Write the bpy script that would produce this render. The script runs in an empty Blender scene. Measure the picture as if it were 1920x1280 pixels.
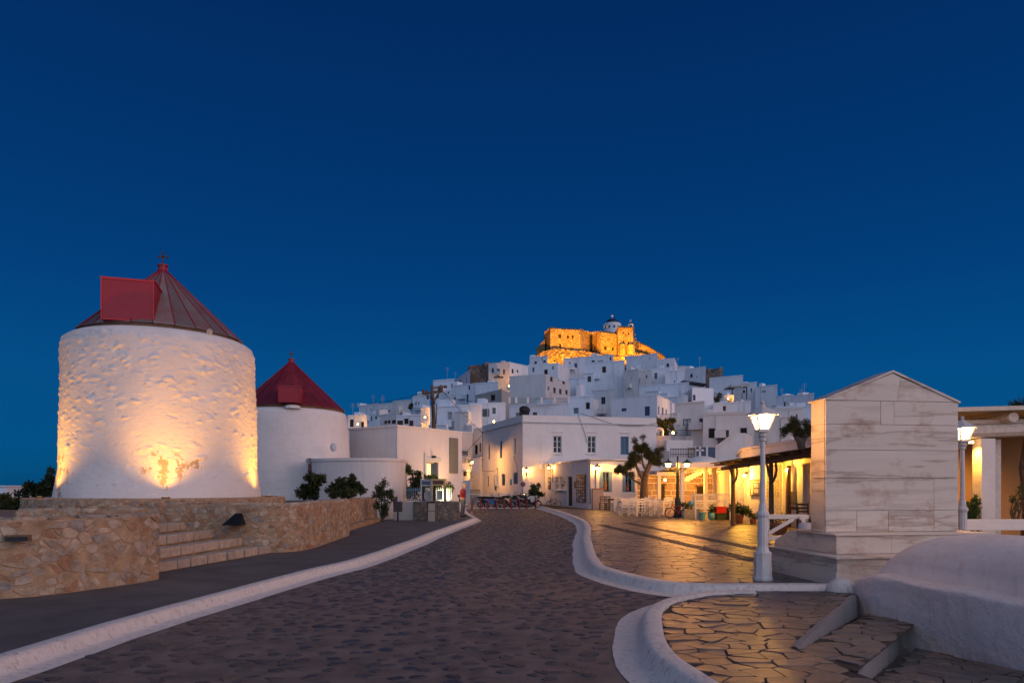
import bpy, bmesh, math, random
import numpy as np
from mathutils import Vector, Matrix

S = bpy.context.scene
COL = S.collection
rnd = random.Random(7)
R = math.radians
EYE, F, HY = 1.63, 1280.0, 913.0          # eye height in metres, focal length in photo pixels, horizon row

# ---------------------------------------------------------------- camera
cam = bpy.data.objects.new('camera', bpy.data.cameras.new('camera'))
COL.objects.link(cam)
cam.location = (0, 0, EYE)
cam.rotation_euler = (R(90), 0, 0)
cam.data.sensor_width = 36
cam.data.lens = 24
cam.data.shift_y = (HY - 640) / 1920
cam.data.clip_start = 0.1
cam.data.clip_end = 90000
S.camera = cam

# ---------------------------------------------------------------- sky at dusk, afterglow behind the camera
W = bpy.data.worlds.new('World'); S.world = W; W.use_nodes = True
nt = W.node_tree; N = nt.nodes; L = nt.links
bg = N['Background']
tc = N.new('ShaderNodeTexCoord'); sp = N.new('ShaderNodeSeparateXYZ'); L.new(tc.outputs['Generated'], sp.inputs[0])
rp = N.new('ShaderNodeValToRGB'); L.new(sp.outputs['Z'], rp.inputs[0])
els = rp.color_ramp.elements
els[0].position = 0.0; els[0].color = (0.0015, 0.066, 0.180, 1)
els[1].position = 1.0; els[1].color = (0.0008, 0.014, 0.075, 1)
for p, c in ((0.02, (0.001, 0.073, 0.205)), (0.05, (0.0006, 0.082, 0.238)), (0.15, (0.0004, 0.073, 0.238)), (0.26, (0.0003, 0.050, 0.196)),
             (0.37, (0.0003, 0.037, 0.160)), (0.56, (0.0004, 0.024, 0.118))):
    e = els.new(p); e.color = (*c, 1)
sk = N.new('ShaderNodeTexSky'); sk.sky_type = 'NISHITA'; sk.sun_disc = False
sk.sun_elevation = R(-2.0); sk.sun_rotation = R(125); sk.ozone_density = 3.0
mx = N.new('ShaderNodeMix'); mx.data_type = 'RGBA'; mx.blend_type = 'ADD'; mx.inputs[0].default_value = 0.012
L.new(rp.outputs[0], mx.inputs[6]); L.new(sk.outputs[0], mx.inputs[7])
# twilight brightening towards the west (behind the camera), fading out smoothly towards the zenith and the east
dt = N.new('ShaderNodeVectorMath'); dt.operation = 'DOT_PRODUCT'; dt.inputs[1].default_value = (0.30, -0.95, 0.06); L.new(tc.outputs['Generated'], dt.inputs[0])
mr = N.new('ShaderNodeMapRange'); mr.interpolation_type = 'SMOOTHSTEP'; mr.inputs[1].default_value = -0.05; mr.inputs[2].default_value = 1.0; L.new(dt.outputs['Value'], mr.inputs[0])
wc = N.new('ShaderNodeMix'); wc.data_type = 'RGBA'; wc.inputs[6].default_value = (0, 0, 0, 1); wc.inputs[7].default_value = (0.60, 0.62, 0.73, 1); L.new(mr.outputs[0], wc.inputs[0])
ad = N.new('ShaderNodeMix'); ad.data_type = 'RGBA'; ad.blend_type = 'ADD'; ad.inputs[0].default_value = 1.0
L.new(mx.outputs[2], ad.inputs[6]); L.new(wc.outputs[2], ad.inputs[7])
L.new(ad.outputs[2], bg.inputs[0]); bg.inputs[1].default_value = 1.0

sun = bpy.data.objects.new('sun', bpy.data.lights.new('sun', 'SUN')); COL.objects.link(sun)
sun.data.energy = 0.85; sun.data.angle = R(40); sun.data.color = (1.0, 0.50, 0.33)      # last pink afterglow, low in the west, right of the camera's back
sun.rotation_euler = Vector((-math.sin(R(68)) * math.cos(R(14)), math.cos(R(68)) * math.cos(R(14)), -math.sin(R(14)))).to_track_quat('-Z', 'Y').to_euler()

S.view_settings.view_transform = 'Standard'; S.view_settings.look = 'None'
S.view_settings.gamma = 1; S.view_settings.exposure = 0.0; S.view_settings.use_curve_mapping = False
S.render.engine = 'CYCLES'
S.cycles.use_denoising = True
S.cycles.max_bounces = 5; S.cycles.diffuse_bounces = 3; S.cycles.glossy_bounces = 2; S.cycles.transparent_max_bounces = 12
S.cycles.sample_clamp_indirect = 4.0
S.cycles.caustics_reflective = False; S.cycles.caustics_refractive = False

# ---------------------------------------------------------------- placing helpers
def P(x, y, Y):                       # photo pixel seen at depth Y -> world point
    return Vector(((x - 960) / F * Y, Y, EYE - (y - HY) / F * Y))
def G(x, y, z=0.0):                   # photo pixel on the horizontal plane z
    Y = F * (EYE - z) / (y - HY)
    return Vector(((x - 960) / F * Y, Y, z))
def ZY(y, Y):
    return EYE - (y - HY) / F * Y

def tag(o, label=None, cat=None, group=None, kind=None):
    if label: o['label'] = label
    if cat: o['category'] = cat
    if group: o['group'] = group
    if kind: o['kind'] = kind
    return o
def empty(name, loc, label=None, cat=None, group=None, rz=0.0):
    o = bpy.data.objects.new(name, None); COL.objects.link(o)
    o.location = loc; o.rotation_euler = (0, 0, rz); o.empty_display_size = 0.2
    return tag(o, label, cat, group)
def copy_tree(o, parent=None):
    c = o.copy(); COL.objects.link(c)
    if parent is not None: c.parent = parent
    for ch in list(o.children): copy_tree(ch, c)
    return c

def origin_of(o):
    v = Vector((0, 0, 0))
    while o is not None:
        v += o.location; o = o.parent
    return v

class MB:                              # collects shapes, links them as ONE mesh object
    def __init__(s): s.v = []; s.f = []
    def add(s, vs, fs):
        b = len(s.v); s.v += [tuple(p) for p in vs]; s.f += [tuple(b + i for i in f) for f in fs]; return s
    def box(s, c, d, rz=0.0, rx=0.0, ry=0.0, taper=1.0):
        M = Matrix.Rotation(rz, 3, 'Z') @ Matrix.Rotation(ry, 3, 'Y') @ Matrix.Rotation(rx, 3, 'X')
        c = Vector(c); vs = []
        for k in (-.5, .5):
            t = taper if k > 0 else 1
            for i, j in ((-.5, -.5), (.5, -.5), (.5, .5), (-.5, .5)):
                vs.append(c + M @ Vector((i * d[0] * t, j * d[1] * t, k * d[2])))
        return s.add(vs, [(3, 2, 1, 0), (4, 5, 6, 7), (0, 1, 5, 4), (1, 2, 6, 5), (2, 3, 7, 6), (3, 0, 4, 7)])
    def bar(s, a, b, w, h=None, up=(0, 0, 1)):
        a = Vector(a); b = Vector(b); h = h or w
        d = (b - a).normalized(); u = Vector(up)
        if abs(d.dot(u)) > .98: u = Vector((0, 1, 0))
        x = d.cross(u).normalized(); y = x.cross(d).normalized(); vs = []
        for p in (a, b):
            for i, j in ((-.5, -.5), (.5, -.5), (.5, .5), (-.5, .5)): vs.append(p + x * i * w + y * j * h)
        return s.add(vs, [(3, 2, 1, 0), (4, 5, 6, 7), (0, 1, 5, 4), (1, 2, 6, 5), (2, 3, 7, 6), (3, 0, 4, 7)])
    def tube(s, pts, r, n=8, cap=True):
        pts = [Vector(p) for p in pts]; rr = r if isinstance(r, (list, tuple)) else [r] * len(pts)
        vs = []; fs = []; px = None
        for i, p in enumerate(pts):
            d = (pts[min(i + 1, len(pts) - 1)] - pts[max(i - 1, 0)]).normalized()
            u = px if px is not None and abs(d.dot(px)) < .97 else (Vector((0, 0, 1)) if abs(d.z) < .9 else Vector((1, 0, 0)))
            x = (u - d * u.dot(d)).normalized(); px = x; y = d.cross(x)
            for k in range(n):
                a = 2 * math.pi * k / n; vs.append(p + (x * math.cos(a) + y * math.sin(a)) * rr[i])
        for i in range(len(pts) - 1):
            for k in range(n): fs.append((i * n + k, i * n + (k + 1) % n, (i + 1) * n + (k + 1) % n, (i + 1) * n + k))
        if cap:
            fs.append(tuple(range(n - 1, -1, -1))); fs.append(tuple((len(pts) - 1) * n + k for k in range(n)))
        return s.add(vs, fs)
    def lathe(s, c, prof, n=16, cap=True, a0=0.0, flute=0.0):
        c = Vector(c); vs = []; fs = []
        for r, z in prof:
            for k in range(n):
                a = a0 + 2 * math.pi * k / n; q = r * (1 - flute * (k % 2))
                vs.append(c + Vector((q * math.cos(a), q * math.sin(a), z)))
        for i in range(len(prof) - 1):
            for k in range(n): fs.append((i * n + k, i * n + (k + 1) % n, (i + 1) * n + (k + 1) % n, (i + 1) * n + k))
        if cap:
            fs.append(tuple(range(n - 1, -1, -1))); fs.append(tuple((len(prof) - 1) * n + k for k in range(n)))
        return s.add(vs, fs)
    def prism(s, poly, z0, z1):
        n = len(poly); vs = [Vector((p[0], p[1], z0)) for p in poly] + [Vector((p[0], p[1], z1)) for p in poly]
        return s.add(vs, [tuple(range(n - 1, -1, -1)), tuple(range(n, 2 * n))] + [(i, (i + 1) % n, n + (i + 1) % n, n + i) for i in range(n)])
    def slab(s, poly3, d):              # polygon of 3d points pushed along d
        n = len(poly3); d = Vector(d); a = [Vector(p) for p in poly3]
        return s.add(a + [p + d for p in a], [tuple(range(n - 1, -1, -1)), tuple(range(n, 2 * n))] + [(i, (i + 1) % n, n + (i + 1) % n, n + i) for i in range(n)])
    def torus(s, c, r, t, ax, n=20, m=6):
        ax = Vector(ax).normalized(); u = Vector((0, 0, 1)) if abs(ax.z) < .9 else Vector((1, 0, 0))
        x = ax.cross(u).normalized(); y = ax.cross(x); c = Vector(c); vs = []; fs = []
        for i in range(n):
            a = 2 * math.pi * i / n; d = x * math.cos(a) + y * math.sin(a)
            for k in range(m):
                b = 2 * math.pi * k / m; vs.append(c + d * (r + t * math.cos(b)) + ax * t * math.sin(b))
        for i in range(n):
            for k in range(m): fs.append((i * m + k, ((i + 1) % n) * m + k, ((i + 1) % n) * m + (k + 1) % m, i * m + (k + 1) % m))
        return s.add(vs, fs)
    def ball(s, c, r, n=12, m=8):
        c = Vector(c); r = Vector(r) if hasattr(r, '__len__') else Vector((r, r, r)); vs = [c + Vector((0, 0, -r.z))]; fs = []
        for i in range(1, m):
            b = -math.pi / 2 + math.pi * i / m
            for k in range(n):
                a = 2 * math.pi * k / n; vs.append(c + Vector((r.x * math.cos(b) * math.cos(a), r.y * math.cos(b) * math.sin(a), r.z * math.sin(b))))
        vs.append(c + Vector((0, 0, r.z))); t = len(vs) - 1
        for k in range(n):
            fs.append((0, 1 + (k + 1) % n, 1 + k)); fs.append((t, t - n + k, t - n + (k + 1) % n))
            for i in range(m - 2): fs.append((1 + i * n + k, 1 + i * n + (k + 1) % n, 1 + (i + 1) * n + (k + 1) % n, 1 + (i + 1) * n + k))
        return s.add(vs, fs)
    def build(s, name, mat, parent=None, smooth=False, local=False, fix=True, auto=None):
        me = bpy.data.meshes.new(name)
        off = origin_of(parent) if (parent is not None and not local) else Vector((0, 0, 0))
        me.from_pydata([(p[0] - off.x, p[1] - off.y, p[2] - off.z) for p in s.v], [], s.f)
        if fix:
            bm = bmesh.new(); bm.from_mesh(me); bmesh.ops.recalc_face_normals(bm, faces=bm.faces); bm.to_mesh(me); bm.free()
        me.materials.append(mat)
        if smooth:
            me.polygons.foreach_set('use_smooth', [True] * len(me.polygons))
            if auto:
                try: me.set_sharp_from_angle(angle=R(auto))
                except Exception: pass
        o = bpy.data.objects.new(name, me); COL.objects.link(o)
        if parent is not None: o.parent = parent
        return o

# ---------------------------------------------------------------- materials
def newmat(name):
    m = bpy.data.materials.new(name); m.use_nodes = True
    return m, m.node_tree, m.node_tree.nodes['Principled BSDF']
def coords(t, scale=(1, 1, 1), kind='Object'):
    g = t.nodes.new('ShaderNodeNewGeometry') if kind == 'World' else t.nodes.new('ShaderNodeTexCoord')
    mp = t.nodes.new('ShaderNodeMapping'); mp.inputs['Scale'].default_value = scale
    t.links.new(g.outputs['Position' if kind == 'World' else kind], mp.inputs[0]); return mp.outputs[0]
def noise(t, vec, scale, detail=5, rough=.6):
    n = t.nodes.new('ShaderNodeTexNoise'); n.inputs['Scale'].default_value = scale; n.inputs['Detail'].default_value = detail; n.inputs['Roughness'].default_value = rough
    t.links.new(vec, n.inputs['Vector']); return n.outputs['Fac']
def ramp(t, fac, stops, interp='LINEAR'):
    r = t.nodes.new('ShaderNodeValToRGB'); r.color_ramp.interpolation = interp; e = r.color_ramp.elements
    while len(e) < len(stops): e.new(.5)
    for i, (p, c) in enumerate(stops):
        e[i].position = p; e[i].color = (*c, 1) if len(c) == 3 else c
    t.links.new(fac, r.inputs[0]); return r.outputs[0]
def mixc(t, fac, a, b, mode='MIX'):
    m = t.nodes.new('ShaderNodeMix'); m.data_type = 'RGBA'; m.blend_type = mode
    for i, v in ((0, fac), (6, a), (7, b)):
        if isinstance(v, (int, float)): m.inputs[i].default_value = v
        elif isinstance(v, tuple): m.inputs[i].default_value = (*v, 1)
        else: t.links.new(v, m.inputs[i])
    return m.outputs[2]
def bump(t, b, h, strength=.4, dist=.02):
    n = t.nodes.new('ShaderNodeBump'); n.inputs['Strength'].default_value = strength; n.inputs['Distance'].default_value = dist
    t.links.new(h, n.inputs['Height']); t.links.new(n.outputs[0], b.inputs['Normal'])
def sc(c, k): return tuple(min(1, x * k) for x in c)

def plain(name, col, rough=.6, metal=0.0, var=.18, scale=6.0, bmp=.0, bd=.01):
    m, t, b = newmat(name); v = coords(t, kind='World')
    f = noise(t, v, scale)
    t.links.new(ramp(t, f, ((.3, sc(col, 1 - var)), (.7, sc(col, 1 + var)))), b.inputs['Base Color'])
    b.inputs['Roughness'].default_value = rough; b.inputs['Metallic'].default_value = metal
    if bmp: bump(t, b, noise(t, v, scale * 4), bmp, bd)
    return m
def plaster(name, col, grime=(.42, .40, .37), amount=.30, scale=.9, bd=.03, rough=.85):
    m, t, b = newmat(name); v = coords(t, kind='World')
    big = noise(t, v, scale, 6, .65); st = noise(t, coords(t, (2.2, 2.2, .35), 'World'), scale * 1.6, 6, .7)
    base = ramp(t, big, ((.25, sc(col, .90)), (.75, sc(col, 1.03))))
    mask = ramp(t, st, ((.52, (0, 0, 0)), (.80, (amount, amount, amount))))
    t.links.new(mixc(t, mask, base, grime), b.inputs['Base Color'])
    b.inputs['Roughness'].default_value = rough
    h = t.nodes.new('ShaderNodeMath'); h.operation = 'MULTIPLY_ADD'; h.inputs[1].default_value = .35
    t.links.new(noise(t, v, scale * 14, 4), h.inputs[0]); t.links.new(noise(t, v, scale * 3, 3), h.inputs[2])
    bump(t, b, h.outputs[0], .55, bd)
    return m
def pieces(name, cols, rough=.75, bmp=.5, bd=.015, scale=9.0, grain=.25, spec=.5):   # one colour per stone, then grain
    m, t, b = newmat(name); v = coords(t, kind='World')
    oi = t.nodes.new('ShaderNodeObjectInfo'); ge = t.nodes.new('ShaderNodeNewGeometry')
    a = t.nodes.new('ShaderNodeMath'); a.operation = 'ADD'; t.links.new(oi.outputs['Random'], a.inputs[0]); t.links.new(ge.outputs['Random Per Island'], a.inputs[1])
    fr = t.nodes.new('ShaderNodeMath'); fr.operation = 'FRACT'; t.links.new(a.outputs[0], fr.inputs[0])
    n = len(cols); c = ramp(t, fr.outputs[0], tuple((i / n, cc) for i, cc in enumerate(cols)), 'CONSTANT')
    g = ramp(t, noise(t, v, scale, 7, .7), ((.25, (1 - grain,) * 3), (.75, (1 + grain,) * 3)))
    t.links.new(mixc(t, 1.0, c, g, 'MULTIPLY'), b.inputs['Base Color'])
    rr = t.nodes.new('ShaderNodeMath'); rr.operation = 'MULTIPLY_ADD'; rr.inputs[1].default_value = .3; rr.inputs[2].default_value = rough - .15
    t.links.new(noise(t, v, scale * .8, 4), rr.inputs[0]); t.links.new(rr.outputs[0], b.inputs['Roughness'])
    b.inputs['Specular IOR Level'].default_value = spec
    bump(t, b, noise(t, v, scale * 2.5, 6, .65), bmp, bd)
    return m
def leafmat(name, cols, rough=.6):
    m, t, b = newmat(name)
    ge = t.nodes.new('ShaderNodeNewGeometry')
    n = len(cols); c = ramp(t, ge.outputs['Random Per Island'], tuple((i / max(1, n - 1), cc) for i, cc in enumerate(cols)))
    t.links.new(c, b.inputs['Base Color']); b.inputs['Roughness'].default_value = rough
    tr = t.nodes.new('ShaderNodeBsdfTranslucent'); t.links.new(c, tr.inputs[0])
    ms = t.nodes.new('ShaderNodeMixShader'); ms.inputs[0].default_value = .25
    t.links.new(b.outputs[0], ms.inputs[1]); t.links.new(tr.outputs[0], ms.inputs[2]); t.links.new(ms.outputs[0], t.nodes['Material Output'].inputs[0])
    return m
def glow(name, col, strength):
    m, t, b = newmat(name)
    b.inputs['Base Color'].default_value = (*col, 1); b.inputs['Emission Color'].default_value = (*col, 1); b.inputs['Emission Strength'].default_value = strength
    return m
def lampglass(name, col, strength, clear=.8):
    m, t, b = newmat(name)
    tr = t.nodes.new('ShaderNodeBsdfTransparent'); tr.inputs[0].default_value = (clear, clear, clear, 1)
    em = t.nodes.new('ShaderNodeEmission'); em.inputs[0].default_value = (*col, 1); em.inputs[1].default_value = strength
    ad = t.nodes.new('ShaderNodeAddShader'); t.links.new(tr.outputs[0], ad.inputs[0]); t.links.new(em.outputs[0], ad.inputs[1])
    t.links.new(ad.outputs[0], t.nodes['Material Output'].inputs[0])
    return m

WARM = (1.0, 0.44, 0.11)
M = {}
M['white'] = plaster('whitewash', (.80, .76, .72))
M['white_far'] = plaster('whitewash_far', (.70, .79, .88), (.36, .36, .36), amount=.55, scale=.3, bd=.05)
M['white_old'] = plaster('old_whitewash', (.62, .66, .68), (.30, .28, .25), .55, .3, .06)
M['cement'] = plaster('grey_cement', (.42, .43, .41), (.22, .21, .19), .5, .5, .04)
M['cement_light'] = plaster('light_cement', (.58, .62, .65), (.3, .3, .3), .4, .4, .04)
M['kerb'] = plaster('kerb_paint', (.76, .70, .64), (.15, .12, .10), .8, 4.5, .03)
M['step_edge'] = plaster('worn_step_paint', (.25, .235, .23), (.12, .10, .09), .7, 2.6, .03)
M['blue'] = plain('blue_paint', (.045, .13, .27), .5)
M['blue_light'] = plain('light_blue_paint', (.13, .25, .36), .55)
M['teal'] = plain('teal_paint', (.14, .24, .28), .6)
M['slate'] = plain('slate_paint', (.06, .09, .15), .5)
M['navy'] = plain('navy_paint', (.02, .03, .07), .5)
M['dark'] = plain('dark_glass', (.018, .02, .026), .18)
M['void'] = plain('dark_interior', (.02, .018, .017), .9)
M['frame_white'] = plain('white_joinery', (.72, .71, .69), .5, var=.06)
M['brown'] = plain('brown_wood', (.10, .048, .026), .6, var=.35, scale=12, bmp=.3)
M['wood'] = plain('weathered_wood', (.17, .10, .055), .75, var=.4, scale=14, bmp=.6, bd=.01)
M['wood_pale'] = plain('pale_painted_wood', (.62, .56, .48), .7, var=.15, scale=9, bmp=.3)
M['bark'] = plain('bark', (.12, .085, .06), .9, var=.4, scale=9, bmp=.9, bd=.04)
M['iron'] = plain('black_iron', (.025, .025, .027), .45, .6)
M['green_iron'] = plain('dark_green_iron', (.03, .045, .035), .45, .3)
M['grey_metal'] = plain('grey_metal', (.30, .31, .32), .45, .4)
M['red'] = plain('red_paint', (.30, .010, .026), .45, var=.10)
M['red_bright'] = plain('bright_red_plastic', (.50, .012, .012), .4, var=.08)
M['maroon'] = plain('maroon_paint', (.20, .012, .03), .5)
M['rubber'] = plain('rubber', (.015, .015, .016), .7)
M['lampwhite'] = plain('white_cast_iron', (.66, .63, .60), .5, var=.10, bmp=.2)
M['asphalt'] = plain('pavement_concrete', (.10, .092, .09), .85, var=.30, scale=1.4, bmp=.5, bd=.008)
M['mortar_road'] = plain('road_mortar', (.175, .130, .108), .78, var=.35, scale=2.6, bmp=.7, bd=.010)
M['cobble'] = pieces('road_cobble', ((.054, .049, .055), (.068, .058, .058), (.045, .044, .054), (.084, .068, .060), (.038, .036, .042)), .5, .6, .012, 14)
M['pebble'] = pieces('dark_pebble', ((.030, .030, .034), (.045, .042, .044), (.06, .055, .052)), .5, .3, .005, 30)
M['joint'] = plain('paving_joint', (.058, .045, .036), .95, var=.3, scale=5, bmp=.6)
M['flag'] = pieces('paving_flagstone', ((.125, .095, .074), (.15, .115, .088), (.105, .085, .07), (.165, .13, .10), (.12, .10, .085)), .42, .7, .010, 6, .35)
M['rubble'] = pieces('wall_rubble', ((.42, .31, .21), (.38, .30, .23), (.46, .36, .26), (.36, .22, .13), (.41, .33, .25), (.30, .265, .235), (.47, .38, .29), (.41, .29, .19), (.34, .19, .11)), .88, 1.0, .035, 6, .5)
M['rubble_grey'] = pieces('grey_rubble', ((.20, .165, .13), (.25, .20, .155), (.17, .145, .125), (.30, .24, .18), (.22, .19, .17)), .88, 1.0, .035, 6, .5)
M['mortar_grey'] = plain('grey_mortar', (.16, .13, .105), .95, var=.35, scale=5, bmp=.9, bd=.02)
M['mortar_wall'] = plain('wall_mortar', (.37, .25, .15), .95, var=.35, scale=5, bmp=.9, bd=.02)
M['step_stone'] = pieces('step_stone', ((.42, .34, .26), (.47, .38, .30), (.38, .32, .26)), .85, .7, .02, 8, .3)
M['ruin'] = pieces('ruin_stone', ((.17, .135, .11), (.22, .18, .15), (.13, .11, .095)), .95, 1.0, .15, 1.5, .5)
M['terracotta'] = plain('terracotta', (.38, .12, .045), .8)
M['aqua'] = plain('aqua_glaze', (.16, .42, .40), .35)
M['tail'] = plain('light_bag', (.55, .45, .62), .5)
M['skin'] = plain('skin', (.42, .24, .17), .6)
M['jacket'] = plain('red_jacket', (.19, .010, .016), .8)
M['jeans'] = plain('grey_blue_jeans', (.10, .12, .16), .85)
M['hair'] = plain('grey_hair', (.42, .40, .38), .8)
M['leaf_dark'] = leafmat('dark_leaf', ((.018, .032, .012), (.05, .075, .022), (.03, .05, .016)))
M['leaf'] = leafmat('olive_leaf', ((.030, .045, .014), (.075, .090, .026), (.045, .065, .02)))
M['leaf_green'] = leafmat('green_leaf', ((.03, .075, .015), (.08, .14, .03), (.05, .10, .02)))
M['leaf_tree'] = leafmat('tamarisk_leaf', ((.050, .058, .022), (.10, .10, .035), (.07, .078, .028)))
M['lamp'] = lampglass('lamp_glass', (1.0, .66, .30), 3.0)
M['flood_lens'] = glow('flood_lens', (1.0, .5, .12), 1.6)
M['lamp_far'] = glow('lamp_bulb', (1.0, .58, .20), 10)
# ================================================================ ground, kerbs, paving
def spline(pts, step=.25):
    pts = [np.array(p[:2], float) for p in pts]; out = []
    q = [2 * pts[0] - pts[1]] + pts + [2 * pts[-1] - pts[-2]]
    for i in range(1, len(q) - 2):
        a, b, c, d = q[i - 1:i + 3]; n = max(2, int(np.linalg.norm(c - b) / step))
        for k in range(n):
            t = k / n
            out.append(.5 * (2 * b + (c - a) * t + (2 * a - 5 * b + 4 * c - d) * t * t + (3 * b - a - 3 * c + d) * t ** 3))
    out.append(pts[-1]); return np.array(out)
def normals(p):
    d = np.gradient(p, axis=0); d /= np.linalg.norm(d, axis=1)[:, None] + 1e-9
    return np.stack([-d[:, 1], d[:, 0]], 1)
def inside(poly, x, y):
    r = False; n = len(poly); j = n - 1
    for i in range(n):
        xi, yi = poly[i][0], poly[i][1]; xj, yj = poly[j][0], poly[j][1]
        if (yi > y) != (yj > y) and x < (xj - xi) * (y - yi) / (yj - yi) + xi: r = not r
        j = i
    return r
def snap(poly, x, y):
    best = None
    for i in range(len(poly)):
        a = np.array(poly[i - 1][:2]); b = np.array(poly[i][:2]); d = b - a; t = np.clip(np.dot((x, y) - a, d) / (np.dot(d, d) + 1e-9), 0, 1)
        q = a + d * t; e = (q[0] - x) ** 2 + (q[1] - y) ** 2
        if best is None or e < best[0]: best = (e, q)
    return best[1]

def voronoi(x0, x1, y0, y1, sx, sy, jit=.42, seed=1):
    r = np.random.RandomState(seed); pts = []
    j = 0; y = y0 - sy
    while y < y1 + sy:
        x = x0 - sx + (j % 2) * sx * .5
        while x < x1 + sx:
            pts.append((x + r.uniform(-jit, jit) * sx, y + r.uniform(-jit, jit) * sy)); x += sx
        y += sy; j += 1
    pts = np.array(pts); sc_ = np.array([1 / sx, 1 / sy]); q = pts * sc_; cells = []; nrow = max(1, int((x1 - x0) / sx) + 4)
    for i, p in enumerate(pts):
        if not (x0 <= p[0] <= x1 and y0 <= p[1] <= y1): continue
        lo = max(0, i - nrow * 3); hi = min(len(q), i + nrow * 3); d = ((q[lo:hi] - q[i]) ** 2).sum(1); near = [k + lo for k in np.argsort(d)[1:17]]; 
        poly = [(q[i][0] + a, q[i][1] + b) for a, b in ((-2, -2), (2, -2), (2, 2), (-2, 2))]
        for k in near:
            mx_, my_ = (q[i] + q[k]) / 2; nx, ny = q[k] - q[i]; new = []
            for a in range(len(poly)):
                A = poly[a]; B = poly[(a + 1) % len(poly)]
                da = (A[0] - mx_) * nx + (A[1] - my_) * ny; db = (B[0] - mx_) * nx + (B[1] - my_) * ny
                if da <= 0: new.append(A)
                if (da < 0) != (db < 0) and abs(da - db) > 1e-12:
                    t = da / (da - db); new.append((A[0] + (B[0] - A[0]) * t, A[1] + (B[1] - A[1]) * t))
            poly = new
            if len(poly) < 3: break
        if len(poly) >= 3: cells.append([(a * sx, b * sy) for a, b in poly])
    return cells
def chaikin(poly, k=.22):
    o = []
    for i in range(len(poly)):
        a, b = poly[i], poly[(i + 1) % len(poly)]
        o.append((a[0] + (b[0] - a[0]) * k, a[1] + (b[1] - a[1]) * k)); o.append((a[0] + (b[0] - a[0]) * (1 - k), a[1] + (b[1] - a[1]) * (1 - k)))
    return o
def clean(poly, e):
    o = []
    for p in poly:
        if not o or math.hypot(p[0] - o[-1][0], p[1] - o[-1][1]) > e: o.append(p)
    while len(o) > 3 and math.hypot(o[0][0] - o[-1][0], o[0][1] - o[-1][1]) <= e: o.pop()
    return o
def inset(poly, d):
    n = len(poly); A = sum(poly[i][0] * poly[(i + 1) % n][1] - poly[(i + 1) % n][0] * poly[i][1] for i in range(n)); s = 1 if A > 0 else -1
    out = []
    for i in range(n):
        p0, p1, p2 = np.array(poly[i - 1]), np.array(poly[i]), np.array(poly[(i + 1) % n])
        e1 = p1 - p0; e2 = p2 - p1; e1 = e1 / (np.linalg.norm(e1) + 1e-9); e2 = e2 / (np.linalg.norm(e2) + 1e-9)
        n1 = np.array((-e1[1], e1[0])) * s; n2 = np.array((-e2[1], e2[0])) * s; m = n1 + n2; l = max(.35, np.dot(m, m) / 2)
        out.append(tuple(p1 + m / (l * 2) * d * 1.0))
    return out
def stone_mesh(poly, place, h, low=-.02, bev=.008):        # a bevelled stone; place(a, b, height) -> world point
    n = len(poly); top = inset(poly, bev)
    vs = [place(a, b, low) for a, b in poly] + [place(a, b, h - bev) for a, b in poly] + [place(a, b, h) for a, b in top]
    fs = [tuple(range(2 * n, 3 * n))]
    for i in range(n):
        j = (i + 1) % n; fs += [(i, j, n + j, n + i), (n + i, n + j, 2 * n + j, 2 * n + i)]
    return vs, fs
def lay(stones, name, mat, parent, limit=300, key=None, mass_name=None):   # the largest in view as parts, the rest as one stuff part
    stones = sorted(stones, key=key) if key else stones
    mass = MB()
    for i, (vs, fs) in enumerate(stones):
        if i < limit:
            MB().add(vs, fs).build(name, mat, parent, fix=False)
        else: mass.add(vs, fs)
    if mass.v: tag(mass.build(mass_name or name + '_mass', mat, parent, fix=False), kind='stuff')
def near(st):
    a = np.mean([tuple(v) for v in st[0]], 0); return a[1] * a[1] + a[0] * a[0]

# far country: sea and low ground
sea = MB().add([(-60000, -3000, -70), (60000, -3000, -70), (60000, 70000, -70), (-60000, 70000, -70)], [(0, 1, 2, 3)]).build('sea', plain('sea_water', (.010, .035, .06), .25, var=.2, scale=.02, bmp=.2), fix=False)
tag(sea, kind='structure')
tag(MB().add([(-70, -30, -.95), (80, -30, -.95), (80, 75, -.95), (-70, 75, -.95)], [(0, 1, 2, 3)]).build('ground', plain('earth', (.10, .08, .06), .95, bmp=.5), fix=False), kind='structure')

# kerb lines (feet of the raised faces)
LK = spline([(-5.1, 1.0), (-4.72, 3.6), (-4.41, 5.88), (-4.24, 7.7), (-3.93, 9.98), (-3.51, 12.5), (-3.03, 14.9), (-2.48, 22.7), (-1.71, 33.2)])
LK2 = spline([(-1.71, 33.2), (-2.4, 38.5), (-3.2, 45), (-3.9, 54)])
RK = spline([(1.9, 57), (2.2, 51), (2.85, 40), (3.02, 31.1), (2.62, 25), (2.11, 20.66), (1.62, 15.5), (1.50, 13.3), (1.58, 12.2), (1.90, 11.2), (2.35, 10.45), (3.0, 10.14), (3.7, 10.16), (4.3, 10.2), (5.1, 10.18)], .12)
BK = spline([(3.45, 9.86), (2.95, 9.84), (2.45, 9.58), (1.95, 9.05), (1.60, 8.35), (1.42, 7.6), (1.28, 6.85), (1.22, 6.2), (1.27, 5.6), (1.5, 4.6), (1.95, 3.6), (2.6, 2.6)], .12)
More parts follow.
